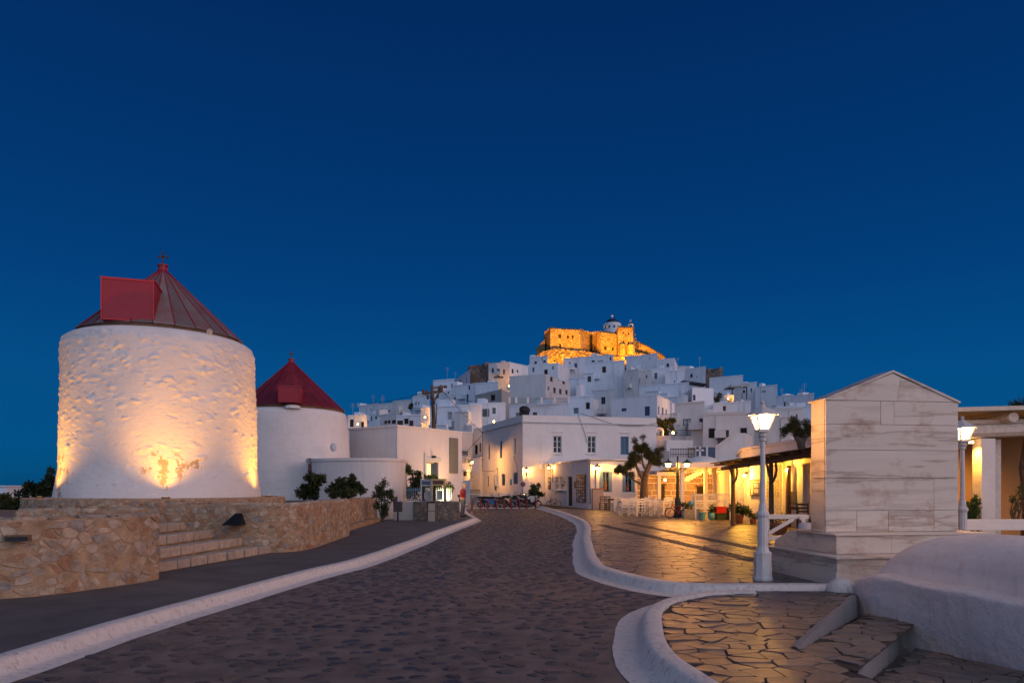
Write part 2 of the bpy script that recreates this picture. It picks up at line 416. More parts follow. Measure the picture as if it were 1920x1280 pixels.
def kerb(path, side, name, h=.135, gut=.25, top=.24, seed=3):
    r = np.random.RandomState(seed); n = normals(path) * side; m = MB()
    w = np.convolve(r.uniform(-1, 1, len(path) + 8), np.ones(9) / 9, 'valid')[:len(path)] * .07
    prof = [(-gut, .006), (-gut * .5, .014), (-.05, .018), (-.012, .035), (.03, h - .03), (.05, h - .006), (.085, h + .006), (top - .03, h + .008), (top, h - .008), (top + .02, -.1)]
    vs = []; fs = []; k = len(prof)
    for i, p in enumerate(path):
        for j, (o, z) in enumerate(prof):
            o2 = o + (w[i] if j in (0, 1) else w[i] * .4); vs.append((p[0] + n[i][0] * o2, p[1] + n[i][1] * o2, z + (w[i] * .12 if 3 < j < 9 else 0)))
    for i in range(len(path) - 1):
        for j in range(k - 1): fs.append((i * k + j, i * k + j + 1, (i + 1) * k + j + 1, (i + 1) * k + j))
    m.add(vs, fs); return tag(m.build(name, M['kerb'], smooth=True, auto=50), kind='structure')
kerb(LK, 1, 'kerb_left', seed=3)
kerb(LK2, 1, 'kerb_left_return', seed=4, top=.2)
kerb(RK, 1, 'kerb_plaza', h=.165, top=.26, seed=5)
kerb(BK, 1, 'kerb_patch', h=.15, top=.24, gut=.28, seed=6)

# road: mortar bed with proud dark stones
rpoly = [(-5.2, .5), (2.4, .5)] + [tuple(p + n * .1) for p, n in zip(BK[::-1], normals(BK)[::-1])] + [(3.45, 10.0)] + [tuple(p + n * .1) for p, n in zip(RK[::-1], normals(RK)[::-1]) if p[0] < 3.3 or p[1] > 15] + [(1.9, 62), (-6, 62), (-3.0, 33)]
roadbed = MB().add([(a, b, 0) for a, b in rpoly], [tuple(range(len(rpoly)))]).build('road', M['mortar_road'], fix=False)
tag(roadbed, kind='structure')
LKp = [tuple(p) for p in LK]; road_poly = LKp + [(-2.3, 40), (-2.9, 45), (-3.2, 51.2), (1.9, 51.2), (2.3, 45), (2.7, 38)] + [tuple(p) for p in RK if p[1] < 37] + [(3.4, 9.9)] + [tuple(p) for p in BK] + [(2.6, 1.0)]
rb = np.vstack([LK, RK, BK])
def clear_of(pts, x, y, d): return ((pts[:, 0] - x) ** 2 + (pts[:, 1] - y) ** 2).min() > d * d
rs = np.random.RandomState(11); st = []
yy = 3.2
while yy < 51:
    sx, sy = .235, .205
    xx = -5.2 + rs.uniform(0, sx)
    while xx < 3.6:
        x = xx + rs.uniform(-.3, .3) * sx; y = yy + rs.uniform(-.35, .35) * sy
        if rs.uniform() < .86 and inside(road_poly, x, y) and clear_of(rb, x, y, .33):
            a = rs.uniform(.055, .115); b = a * rs.uniform(.45, .85); th = rs.normal(0, .45); n = 8
            ph = rs.uniform(0, 6.28); poly = []
            for k in range(n):
                q = ph + 2 * math.pi * k / n + rs.uniform(-.25, .25); f = rs.uniform(.78, 1.12)
                u, v = a * f * math.cos(q), b * f * math.sin(q); poly.append((x + u * math.cos(th) - v * math.sin(th), y + u * math.sin(th) + v * math.cos(th)))
            hh = rs.uniform(.005, .012); tx, ty = rs.normal(0, .03, 2)
            st.append(stone_mesh(poly, lambda p, q, z, x=x, y=y, tx=tx, ty=ty: (p, q, z + (p - x) * tx + (q - y) * ty), hh, -.01, .007))
        xx += sx
    yy += sy
lay(st, 'cobblestone', M['cobble'], roadbed, 300, near, 'cobblestones_beyond')

# left pavement
poly = [tuple(p + n * .2) for p, n in zip(LK, normals(LK))] + [tuple(p + n * .15) for p, n in zip(LK2, normals(LK2))] + [(-14, 54), (-14, 1)]
pav = MB().add([(a, b, .128) for a, b in poly], [tuple(range(len(poly)))]).build('pavement', M['asphalt'], fix=False); tag(pav, kind='structure')

# plaza
pk = [tuple(p + n * .2) for p, n in zip(RK, normals(RK))]
plaza_poly = pk + [(6, 10.3), (30, 10.3), (30, 66), (1.9, 66)]
plaza = MB().add([(a, b, .128) for a, b in plaza_poly], [tuple(range(len(plaza_poly)))]).build('plaza', M['joint'], fix=False); tag(plaza, kind='structure')
st = []
pz = np.array(pk)
for ci, c in enumerate(voronoi(1.6, 17.5, 10.2, 47, .40, .34, .62, 5)):
    cx = sum(p[0] for p in c) / len(c); cy = sum(p[1] for p in c) / len(c)
    if cx > 13 and cy < 14 or not inside(plaza_poly, cx, cy): continue
    if not clear_of(pz, cx, cy, .6): c = [p if inside(plaza_poly, *p) else tuple(snap(pk, *p)) for p in c]
    c = clean(c, .03)
    if len(c) < 3: continue
    c = inset(c, rs.uniform(.010, .022))
    if cy < 17: c = clean(chaikin(c, .16), .012)
    tx, ty = rs.normal(0, .006, 2); h = rs.uniform(.006, .016)
    st.append(stone_mesh(c, lambda p, q, z, x=cx, y=cy, tx=tx, ty=ty: (p, q, .128 + z + (p - x) * tx + (q - y) * ty), h, -.005, .006))
lay(st, 'flagstone', M['flag'], plaza, 300, near, 'flagstones_beyond')
# two strips of dark pebbles set into the plaza
for (a, b) in ((G(1128, 984, .14), G(1424, 1052, .14)), (G(1175, 980, .14), G(1428, 1030, .14))):
    d = (b - a); L_ = d.length; u = d.normalized(); v = Vector((-u.y, u.x, 0)); m = MB()
    r2 = np.random.RandomState(3)
    for k in range(int(L_ / .085)):
        for j in range(4):
            c = a + u * (k * .085 + r2.uniform(-.02, .02)) + v * ((j - 1.5) * .085 + r2.uniform(-.02, .02)); rr = r2.uniform(.028, .042); ph = r2.uniform(0, 6)
            pl = [(c.x + rr * math.cos(ph + q * 1.05), c.y + rr * math.sin(ph + q * 1.05)) for q in range(6)]
            m.add(*stone_mesh(pl, lambda p, q, z: (p, q, .14 + z), .016, -.005, .012))
    tag(m.build('pebble_strip', M['pebble'], plaza), kind='stuff')

# flagged patch with sinking steps, front right
bt = [tuple(p + n * .2) for p, n in zip(BK, normals(BK))]
r1a, r1b = Vector((4.72, 9.42, 0)), Vector((2.66, 6.42, 0))     # first riser, back to front
r2a, r2b = Vector((4.66, 8.30, 0)), Vector((2.80, 5.55, 0))     # second riser
r3a, r3b = Vector((5.12, 7.15, 0)), Vector((3.10, 4.55, 0))
patch_poly = bt[:-6] + [(2.3, 4.2), (2.9, 5.1), (r1b.x, r1b.y), (r1a.x, r1a.y), (5.2, 9.95), (3.45, 9.95)]
patch = MB().add([(a, b, .118) for a, b in patch_poly], [tuple(range(len(patch_poly)))]).build('flagged_patch', M['joint'], fix=False); tag(patch, kind='structure')
def flags(poly, zf, parent, sx, sy, seed, limit=300, border=None):
    xs = [p[0] for p in poly]; ys = [p[1] for p in poly]; st = []; r = np.random.RandomState(seed)
    for c in voronoi(min(xs), max(xs), min(ys), max(ys), sx, sy, .72, seed):
        cx = sum(p[0] for p in c) / len(c); cy = sum(p[1] for p in c) / len(c)
        if not inside(poly, cx, cy): continue
        c = clean([p if inside(poly, *p) else tuple(snap(poly, *p)) for p in c], .03)
        if len(c) < 3: continue
        c = clean(chaikin(inset(c, r.uniform(.007, .017)), .10), .01)
        if len(c) < 4: continue
        h = r.uniform(.006, .018); tx, ty = r.normal(0, .008, 2)
        st.append(stone_mesh(c, lambda p, q, z, x=cx, y=cy: (p, q, zf(p, q) + z + (p - x) * tx + (q - y) * ty), h, -.004, .007))
    lay(st, 'flagstone', M['flag'], parent, limit, near)
flags(patch_poly, lambda x, y: .118, patch, .26, .20, 21)
def tread(a0, a1, b0, b1, z0, z1, name, seed, drop):        # from riser a to riser b; z0 at the front end, z1 at the back end
    poly = [(a1.x, a1.y), (b1.x, b1.y), (b0.x, b0.y), (a0.x, a0.y)]
    d = np.array((a0.x - a1.x, a0.y - a1.y)); l = np.dot(d, d)
    zf = lambda x, y: z0 + (z1 - z0) * min(1.2, max(-.3, np.dot((x - a1.x, y - a1.y), d) / l))
    t = MB().add([(x, y, zf(x, y)) for x, y in poly], [(0, 1, 2, 3)]).build(name, M['joint'], fix=False); tag(t, kind='structure')
    flags(poly, zf, t, .30, .22, seed)
    return zf
z1 = tread(r1a + Vector((.3, .1, 0)), r1b, r2a + Vector((.3, .1, 0)), r2b, .10, -.11, 'step_tread', 31, 0)
z2 = tread(r2a + Vector((.3, .1, 0)), r2b, r3a + Vector((.3, 0, 0)), r3b, .0, -.36, 'step_tread_lower', 33, 0)
z3 = tread(r3a + Vector((.3, 0, 0)), r3b, Vector((5.7, 5.0, 0)), Vector((3.4, 3.2, 0)), -.14, -.58, 'lower_ground', 35, 0)
def riser(a, b, ta, tb, ba, bb, name):      # painted stone edge: top height ta..tb, foot ba..bb, back end a to front end b
    n = Vector((-(b.y - a.y), b.x - a.x, 0)).normalized()
    if n.x < 0: n = -n
    k = 26; vs = []; fs = []; w = 0
    for i in range(k + 1):
        t = i / k; p = a.lerp(b, t); w = w * .7 + rs.uniform(-.012, .012); top = ta + (tb - ta) * t + rs.uniform(-.004, .004); bot = ba + (bb - ba) * t - .03
        f = min(1, (1 - t) * 6 + .15)
        vs += [tuple(p - n * (.045 * f + w) + Vector((0, 0, top - .012))), tuple(p - n * (.032 * f + w) + Vector((0, 0, top + .016 * f))), tuple(p + n * (.015 + w) + Vector((0, 0, top + .016 * f))), tuple(p + n * (.035 + w) + Vector((0, 0, top - .012))), tuple(p + n * (.05 + w) + Vector((0, 0, bot)))]
    for i in range(k):
        for c in range(4): fs.append((i * 5 + c, i * 5 + c + 1, (i + 1) * 5 + c + 1, (i + 1) * 5 + c))
    return tag(MB().add(vs, fs).build(name, M['step_edge'], smooth=True, auto=45), kind='structure')
riser(r1a, r1b, .135, .125, -.11, .09, 'step_riser')
riser(r2a, r2b, -.09, .105, -.36, -.01, 'step_riser_lower')
riser(r3a, r3b, -.34, .01, -.58, -.15, 'step_riser_lowest')
# ================================================================ rubble walls, steps, windmills on the left
def rubble_wall(name, label, path, z0, z1, thick, side, sx=.30, sy=.20, seed=1, cat='wall', limit=300, closed=False, cope=True, root=None, mats=('mortar_wall', 'rubble')):
    """wall along path, outer face on the side given (+1 left of travel); stones stand proud of mortar"""
    p = spline(path, .12) if not closed else np.array(path, float)
    n = normals(p) * side
    if closed:
        d = np.roll(p, -1, 0) - np.roll(p, 1, 0); d /= np.linalg.norm(d, axis=1)[:, None]; n = np.stack([-d[:, 1], d[:, 0]], 1) * side
    r = np.random.RandomState(seed)
    root = root or empty(name, (p[len(p) // 2][0], p[len(p) // 2][1], z0), label, cat)
    m = MB(); k = len(p); vs = []; fs = []
    for i in range(k):
        j = r.uniform(-.012, .012); zt = z1 + r.uniform(-.015, .015)
        o = p[i]; q = p[i] - n[i] * thick
        vs += [(o[0], o[1], z0 - .1), (o[0], o[1], zt - .03), (o[0] - n[i][0] * .03, o[1] - n[i][1] * .03, zt), (q[0], q[1], zt), (q[0], q[1], z0 - .1)]
    rng = range(k) if closed else range(k - 1)
    for i in rng:
        for c in range(4): fs.append((i * 5 + c, i * 5 + c + 1, ((i + 1) % k) * 5 + c + 1, ((i + 1) % k) * 5 + c))
    if not closed:
        fs.append((0, 1, 2, 3, 4)); b = (k - 1) * 5; fs.append((b + 4, b + 3, b + 2, b + 1, b))
    m.add(vs, fs); m.build('wall_core', M[mats[0]], root)
    seg = np.linalg.norm(np.diff(np.vstack([p, p[:1]]) if closed else p, axis=0), axis=1); s = np.concatenate([[0], np.cumsum(seg)])
    PP = np.vstack([p, p[:1]]) if closed else p; NN = np.vstack([n, n[:1]]) if closed else n
    def at(a, b, h):
        a = min(max(a, 0.0), s[-1]); i = min(int(np.searchsorted(s, a)) - 1, len(s) - 2); i = max(i, 0); t = (a - s[i]) / (s[i + 1] - s[i] + 1e-9)
        q = PP[i] * (1 - t) + PP[i + 1] * t; nn = NN[i] * (1 - t) + NN[i + 1] * t
        return (q[0] + nn[0] * h, q[1] + nn[1] * h, b)
    st = []
    for c in voronoi(0, s[-1], z0, z1 - .02, sx * .70, sy * .72, .95, seed):
        c = [(min(max(a, 0), s[-1]), min(max(b, z0), z1 - .015)) for a, b in c]; c = clean(c, .02)
        if len(c) < 3: continue
        c = inset(c, r.uniform(.004, .026)); c = clean(chaikin(c, .24), .012)
        if len(c) < 4: continue
        ar = abs(sum(c[i][0] * c[(i + 1) % len(c)][1] - c[(i + 1) % len(c)][0] * c[i][1] for i in range(len(c)))) / 2
        if ar < .0022: continue
        h = r.uniform(-.002, .017); ta, tb = r.normal(0, .04, 2); ca = sum(q[0] for q in c) / len(c); cb = sum(q[1] for q in c) / len(c)
        st.append(stone_mesh(c, lambda a, b, hh: at(a, b, hh + ((a - ca) * ta + (b - cb) * tb if hh > 0 else 0)), h, -.03, .012))
    if not closed:                                           # uneven capping stones along the top
        def cap(a, b, hh):
            x, y, _ = at(a, 0, -b); return (x, y, z1 + hh)
        for c in voronoi(0, s[-1], 0, thick, .34, .26, .6, seed + 70):
            c = clean([(min(max(a, 0), s[-1]), min(max(b, -.025), thick)) for a, b in c], .03)
            if len(c) < 3: continue
            c = clean(chaikin(inset(c, r.uniform(.006, .02)), .2), .015)
            if len(c) > 3: st.append(stone_mesh(c, cap, r.uniform(.012, .045), -.05, .014))
    lay(st, 'stone', M[mats[1]], root, limit, near)
    return root

# raised platform under the mill
plat = [(-14.5, 9.6), (-6.9, 9.6), (-6.05, 11.1), (-6.6, 11.75), (-8.7, 11.95), (-8.7, 15.85), (-5.4, 15.85), (-5.35, 21.5), (-6.4, 22), (-6.35, 31), (-9, 40), (-24, 40), (-24, 9.6)]
tag(MB().prism(plat, -.2, .98).build('terrace_ground', plain('terrace_earth', (.13, .105, .085), .95, bmp=.6, scale=3)), kind='structure')
rubble_wall('stone_terrace_wall', 'low rubble stone wall with large pale stones in front of the windmill steps', [(-9.6, 8.55), (-6.89, 9.19), (-6.1, 10.2), (-5.80, 10.97), (-5.9, 11.35), (-6.5, 11.62)], .13, 1.18, .45, -1, .27, .19, 4)
rubble_wall('stone_ledge_wall', 'short stone ledge behind the near rubble wall, under the big windmill', [(-9.9, 13.6), (-7.6, 13.9)], .95, 1.17, .4, -1, .3, .18, 6)
rubble_wall('stone_retaining_wall', 'long rubble retaining wall beside the stone steps, rounding towards the street', [(-8.6, 15.75), (-7.5, 15.7), (-5.9, 15.55), (-5.2, 15.85), (-4.92, 16.6), (-4.95, 18.5), (-5.07, 21.3)], .13, 1.235, .5, -1, .23, .16, 8)
rubble_wall('stone_garden_wall', 'set back rubble wall behind the leafy plant near the telephone booths', [(-5.15, 21.5), (-6.0, 21.9), (-6.2, 24), (-6.2, 27), (-6.05, 30.6)], .13, 1.16, .4, -1, .24, .17, 9)
MB().box((-5.85, 26.3, .21), (.3, 7.6, .17), rz=.03).build('planter_kerb', M['mortar_wall'])
tag(bpy.data.objects['planter_kerb'], 'low rough stone kerb round the planting bed by the garden wall', 'kerb')
def dark_plate(): 
    c = P(36, 1008, 9.22); o = empty('recessed_wall_light', c, 'dark unlit slot light set in the near rubble wall', 'light')
    rz = math.atan2(.64, 2.71); MB().box(c + Vector((.01, -.035, 0)), (.30, .07, .085), rz=rz).build('housing', M['wood'], o)
    MB().box(c + Vector((.02, -.078, -.004)), (.25, .02, .05), rz=rz).build('lens', M['dark'], o)
dark_plate()
c = P(445, 973, 15.55); o = empty('wall_floodlight', c, 'dark triangular hooded light fixed to the retaining wall above the steps', 'light')
m = MB(); hw = .22
m.add([c + Vector(v) for v in ((-hw, -.06, -.12), (hw, -.06, -.12), (hw * .6, -.06, .14), (-.02, -.06, .14), (-hw, -.34, -.12), (hw, -.34, -.12))], [(0, 1, 2, 3), (4, 5, 2, 3), (0, 3, 4), (1, 5, 2), (0, 4, 5, 1)])
m.build('hood', M['iron'], o); MB().box(c + Vector((0, -.03, 0)), (.1, .08, .2)).build('bracket', M['iron'], o)

# four stone steps
rt = empty('stone_steps', (-6.2, 13, .13), 'four pale stone steps rising from the street to the windmill terrace', 'steps')
lines = [((-6.25, 11.85), (-5.48, 15.70)), ((-6.62, 11.9), (-6.12, 15.72)), ((-7.05, 12.0), (-6.82, 15.74)), ((-7.6, 12.2), (-7.5, 15.76))]
for i, (a, b) in enumerate(lines):
    z0 = .13 + i * .175; z1_ = z0 + .175; m = MB()
    poly = [a, b, (-8.6, 15.9), (-8.6, 11.9)]
    m.prism([(p[0] - (.03 if k < 2 else 0), p[1]) for k, p in enumerate(poly)], z0 - .05, z1_ - .02)
    core = m.build('step', M['mortar_wall'], rt)
    L_ = math.dist(a, b); u = ((b[0] - a[0]) / L_, (b[1] - a[1]) / L_); nn = (u[1], -u[0]); s0 = .02
    while s0 < L_ - .08:
        w = min(rs.uniform(.24, .40), L_ - s0); d = rs.uniform(.24, .34); pr = rs.uniform(-.01, .02)
        q = [(s0 + .012, pr), (s0 + w - .012, pr + rs.uniform(-.01, .01)), (s0 + w - .012, -d), (s0 + .012, -d)]
        zt = z1_ + rs.uniform(-.008, .008)
        pts = [(a[0] + u[0] * x + nn[0] * y, a[1] + u[1] * x + nn[1] * y) for x, y in q]
        MB().add(*stone_mesh(pts, lambda x, y, z, b0=z0: (x, y, b0 + z), zt - z0, .012, .018)).build('stone', M['step_stone'], core)
        s0 += w

# ---- windmills
def mill_wall(c, z0, prof, nseg, nz, bumps, seed, base_smooth):
    r = np.random.RandomState(seed); zs = np.array([p[1] for p in prof]); rr = np.array([p[0] for p in prof])
    zz = np.linspace(zs[0], zs[-1], nz); zz = np.concatenate([zz, ]); rad = np.interp(zz, zs, rr)
    th = np.linspace(0, 2 * np.pi, nseg, endpoint=False); T, Z = np.meshgrid(th, zz); D = np.zeros_like(T); R0 = rr.mean()
    for k in range(6):                                    # slow waviness of the hand-laid wall
        D += .012 * np.sin(T * r.randint(2, 9) + r.uniform(0, 6)) * np.sin(Z * r.uniform(.6, 2.2) + r.uniform(0, 6))
    for _ in range(bumps):
        t0 = r.uniform(0, 2 * np.pi); q0 = z0 + (zs[-1] - z0) * r.uniform(.04, .97); 
        if r.uniform() > min(1, base_smooth + (q0 - z0) / (zs[-1] - z0) * 1.3): continue
        a = r.uniform(.05, .15) * (1.6 if r.uniform() < .2 else 1); b = a * r.uniform(.28, .6); h = r.uniform(.008, .032) * (-.7 if r.uniform() < .3 else 1); sl = r.uniform(-.35, .35)
        dt = (T - t0 + np.pi) % (2 * np.pi) - np.pi; win = (np.abs(dt * R0) < a * 1.3) & (np.abs(Z - q0) < a * 1.3)
        x = dt[win] * R0; y = Z[win] - q0; e = (x / a) ** 2 + ((y - sl * x) / b) ** 2
        D[win] += h * np.clip(1 - e ** 1.5, 0, 1) ** .8 * (1 + .35 * (y - sl * x) / b)
    D *= np.clip((zs[-1] - Z) / .25, .15, 1)
    q = rad[:, None] + D; X = c[0] + q * np.cos(T); Yv = c[1] + q * np.sin(T)
    m = MB(); m.v = list(zip(X.ravel().tolist(), Yv.ravel().tolist(), Z.ravel().tolist())); n = nseg
    m.f = [(i * n + k, i * n + (k + 1) % n, (i + 1) * n + (k + 1) % n, (i + 1) * n + k) for i in range(nz - 1) for k in range(n)]
    m.f.append(tuple((nz - 1) * n + k for k in range(n)))
    return m
def mill_paint(name, spots):
    """whitewash worn back to brown stone in a few patches"""
    m, t, b = newmat(name); v = coords(t, kind='World')
    big = noise(t, v, 1.1, 6, .6); base = ramp(t, big, ((.25, (.70, .68, .66)), (.75, (.82, .80, .78))))
    mask = None
    for (p, rad) in spots:
        d = t.nodes.new('ShaderNodeVectorMath'); d.operation = 'DISTANCE'; t.links.new(v, d.inputs[0]); d.inputs[1].default_value = p
        f = ramp(t, d.outputs['Value'], ((0.0, (1, 1, 1)), (rad / 2.0, (0, 0, 0))))
        d2 = d; sc2 = t.nodes.new('ShaderNodeMath'); sc2.operation = 'MULTIPLY'; sc2.inputs[1].default_value = .5; t.links.new(d.outputs['Value'], sc2.inputs[0]); f.node.inputs[0].links and None
        t.links.new(sc2.outputs[0], f.node.inputs[0])
        mask = f if mask is None else mixc(t, 1.0, mask, f, 'LIGHTEN')
    pat = ramp(t, noise(t, coords(t, (1, 1, .8), 'World'), 3.4, 7, .72), ((.50, (0, 0, 0)), (.56, (1, 1, 1))))
    if mask is not None:
        k = ramp(t, mixc(t, 1.0, mask, pat, 'MULTIPLY'), ((.12, (0, 0, 0)), (.3, (.85, .85, .85))))
        col = mixc(t, k, base, (.36, .27, .18))
    else: col = base
    t.links.new(col, b.inputs['Base Color']); b.inputs['Roughness'].default_value = .88
    bump(t, b, noise(t, coords(t, (1, 1, 1.6), 'World'), 5.5, 8, .68), .75, .05); return m
def roof_metal(name, c1, c2):
    m, t, b = newmat(name); v = coords(t, kind='World'); st = noise(t, coords(t, (1, 1, .5), 'World'), 2.2, 6, .7)
    oi = t.nodes.new('ShaderNodeObjectInfo'); g = ramp(t, oi.outputs['Random'], ((0, (.72,) * 3), (1, (1.25,) * 3)))
    t.links.new(mixc(t, 1.0, ramp(t, st, ((.42, c1), (.68, c2))), g, 'MULTIPLY'), b.inputs['Base Color'])
    b.inputs['Roughness'].default_value = .5; b.inputs['Metallic'].default_value = .15; bump(t, b, st, .3, .02); return m
C1 = Vector((-11.3, 22.1, 1.34)); C2 = Vector((-11.9, 36.8, .9))
to1 = math.atan2(-C1.y, -C1.x); to2 = math.atan2(-C2.y, -C2.x)
def on1(a, r, z): return (C1.x + r * math.cos(to1 + a), C1.y + r * math.sin(to1 + a), z)
M['mill1'] = mill_paint('worn_whitewash', [(on1(.02, 2.85, 2.15), .75), (on1(-1.22, 2.9, 1.9), .95), (on1(.30, 2.85, 2.3), .35)])
M['mill2'] = mill_paint('mill_whitewash', [])
def windmill(c, label, prof, mat, roof_r, ez, az, rm, seam, nseg, nz, bumps, seed, to, dormer, base_smooth):
    o = empty('windmill', c, label, 'windmill')
    mill_wall(c, c.z, prof, nseg, nz, bumps, seed, base_smooth).build('tower_wall', mat, o, smooth=True, fix=False)
    MB().lathe((c.x, c.y, 0), [(roof_r - .12, ez - .22), (roof_r - .05, ez + .03)], 48).build('eave_beam', M['wood'], o)
    rf = MB().lathe((c.x, c.y, 0), [(roof_r - .03, ez), (.1, az - .02)], 48).build('roof', M['wood'], o)
    n = 26
    for k in range(n):
        a0 = 2 * math.pi * (k + .02) / n; a1 = 2 * math.pi * (k + .98) / n; e = rs.uniform(0, .025); zz = rs.uniform(-.012, .012)
        q = lambda a, r_, z: (c.x + r_ * math.cos(a), c.y + r_ * math.sin(a), z)
        MB().slab([q(a0, roof_r + e, ez + zz), q(a1, roof_r + e, ez + zz), q(a1, .1, az), q(a0, .1, az)], (0, 0, .022)).build('roof_panel', rm, rf)
        a = 2 * math.pi * k / n
        MB().bar(q(a, roof_r + .02, ez + .02), q(a, .1, az + .02), .022 if seed == 1 else .03, .035).build('seam', seam, rf)
    MB().lathe((c.x, c.y, 0), [(.19, az - .10), (.16, az + .0), (.14, az + .03), (.14, az + .14), (.17, az + .15), (.17, az + .19)], 10).build('finial', M['red'], o)
    m = MB(); b = Vector((c.x, c.y, az + .19)); m.bar(b, b + Vector((0, 0, .40)), .035).bar(b + Vector((-.13, 0, .27)), b + Vector((.13, 0, .27)), .035)
    for e in ((-.13, .27), (.13, .27), (0, .40)): m.box(b + Vector((e[0], 0, e[1])), (.06, .045, .06), ry=R(45))
    m.build('cross', M['brown'], o)
    (x0, x1, za, zb, yf, dep) = dormer
    dc = Vector(((x0 + x1) / 2, yf, 0)); dr = 0.31 if seed == 1 else .18; RM = Matrix.Rotation(dr, 3, 'Z')
    def turn(m):
        m.v = [tuple(dc + RM @ (Vector(v) - dc)) for v in m.v]; return m
    d = turn(MB().box(((x0 + x1) / 2, yf + dep / 2, (za + zb) / 2), (x1 - x0, dep, zb - za))).build('dormer', M['red'], o)
    m = MB(); t = .035
    for xx in (x0 + t / 2, x1 - t / 2): m.box((xx, yf - .012, (za + zb) / 2), (t, .025, zb - za))
    for z_ in (za + t / 2, zb - t / 2): m.box(((x0 + x1) / 2, yf - .011, z_), (x1 - x0 - 2 * t, .022, t))
    m.box(((x0 + x1) / 2, yf + dep / 2, zb + .015), (x1 - x0 + .06, dep, .03)); turn(m).build('dormer_edge', M['red_bright'] if seed == 1 else M['red'], d)
    return o
w1 = windmill(C1, 'large round windmill tower, lumpy whitewash lit from below, red box on its roof', [(3.0, 1.2), (2.97, 1.5), (2.87, 2.2), (2.83, 3.5), (2.80, 5.6), (2.78, 5.95), (2.71, 6.16), (2.56, 6.27), (2.3, 6.30)], M['mill1'],
              2.40, 6.40, 8.62, roof_metal('weathered_roof_metal', (.23, .20, .195), (.24, .12, .11)), M['red'], 620, 190, 1700, 1, to1, (-11.80, -10.43, 6.44, 7.64, 19.75, 1.7), .12)
w2 = windmill(C2, 'smaller windmill with dark red cone roof behind the large one', [(3.14, .1), (3.09, 2), (3.0, 5.05), (2.95, 5.46), (2.82, 5.65), (2.54, 5.69)], M['mill2'],
              2.79, 5.75, 8.35, roof_metal('red_roof_metal', (.15, .018, .03), (.24, .03, .045)), M['red'], 160, 60, 60, 2, to2, (-11.52, -10.46, 5.82, 6.62, 33.7, 1.9), .5)
MB().lathe((-10.98, 34.15, 5.56), [(.42, 0), (.38, .12), (.25, .19)], 12).build('dormer_foot', M['mill2'], w2)
# small weep holes
p = P(393, 622, 20.0); MB().torus(p, .06, .03, (0.3, -1, 0), 12).ball(p, .05).build('pipe_end', M['cement'], w1)
p = P(625, 838, 34.3); MB().ball(p, (.17, .14, .22)).build('worn_patch', M['cement_light'], w2)
# pedestal ring of rubble round the big mill
ring = [(C1.x + 3.75 * math.cos(a), C1.y + 3.75 * math.sin(a)) for a in np.linspace(0, 2 * math.pi, 120, endpoint=False)]
pr = rubble_wall('stone_pedestal', 'round rubble stone plinth the large windmill stands on', ring, .9, 1.31, .9, -1, .24, .15, 12, 'plinth', 300, True)
MB().lathe((C1.x, C1.y, 0), [(3.5, .9), (3.5, 1.30), (2.5, 1.335)], 64).build('top', M['mortar_wall'], pr)

# floodlights at the foot of the big mill
def spot(loc, target, energy, size, col, blend=.9, radius=.08, parent=None):
    l = bpy.data.lights.new('spot', 'SPOT'); l.energy = energy; l.spot_size = R(size); l.spot_blend = blend; l.color = col; l.shadow_soft_size = radius
    o = bpy.data.objects.new('lamp_light', l); COL.objects.link(o)
    if parent is not None:
        o.parent = parent; o.location = Vector(loc) - origin_of(parent)
    else: o.location = loc
    o.rotation_euler = (Vector(target) - Vector(loc)).to_track_quat('-Z', 'Y').to_euler(); return o
def point(loc, energy, col=WARM, radius=.06, parent=None):
    l = bpy.data.lights.new('bulb', 'POINT'); l.energy = energy; l.color = col; l.shadow_soft_size = radius
    o = bpy.data.objects.new('lamp_light', l); COL.objects.link(o)
    if parent is not None:
        o.parent = parent; o.location = Vector(loc) - origin_of(parent)
    else: o.location = loc
    return o
for a, lab, en in ((0.02, 'ground floodlight at the middle of the large windmill foot', 190), (-1.18, 'ground floodlight at the sea side of the large windmill foot', 190), (1.12, 'ground floodlight on the street side of the large windmill foot', 200)):
    b = Vector(on1(a, 3.40, 1.325)); o = empty('ground_floodlight', b, lab, 'floodlight', 'floodlights round the windmill foot')
    MB().lathe(b, [(.11, 0), (.11, .03), (.09, .035)], 14).build('housing', M['iron'], o)
    MB().lathe(b, [(.07, .034), (.07, .037)], 14).build('lens', M['flood_lens'], o)
    spot(on1(a, 3.42, 1.40), on1(a, 2.55, 3.9), en * .55, 100, (1.0, .42, .06), 1.0, .07, o)
    spot(on1(a * 1.03, 4.55, 1.12), on1(a, 2.7, 4.6), 560, 96, (1.0, .40, .04), 1.0, .12, o)  # second spot added to spread the glow further up the wall
    b2 = Vector(on1(a * 1.03, 4.62, .985)); MB().box(b2 + Vector((0, 0, .05)), (.22, .16, .1), rz=to1 + a).build('added_wash_housing', M['iron'], o)  # housing added to go with the extra wash spot

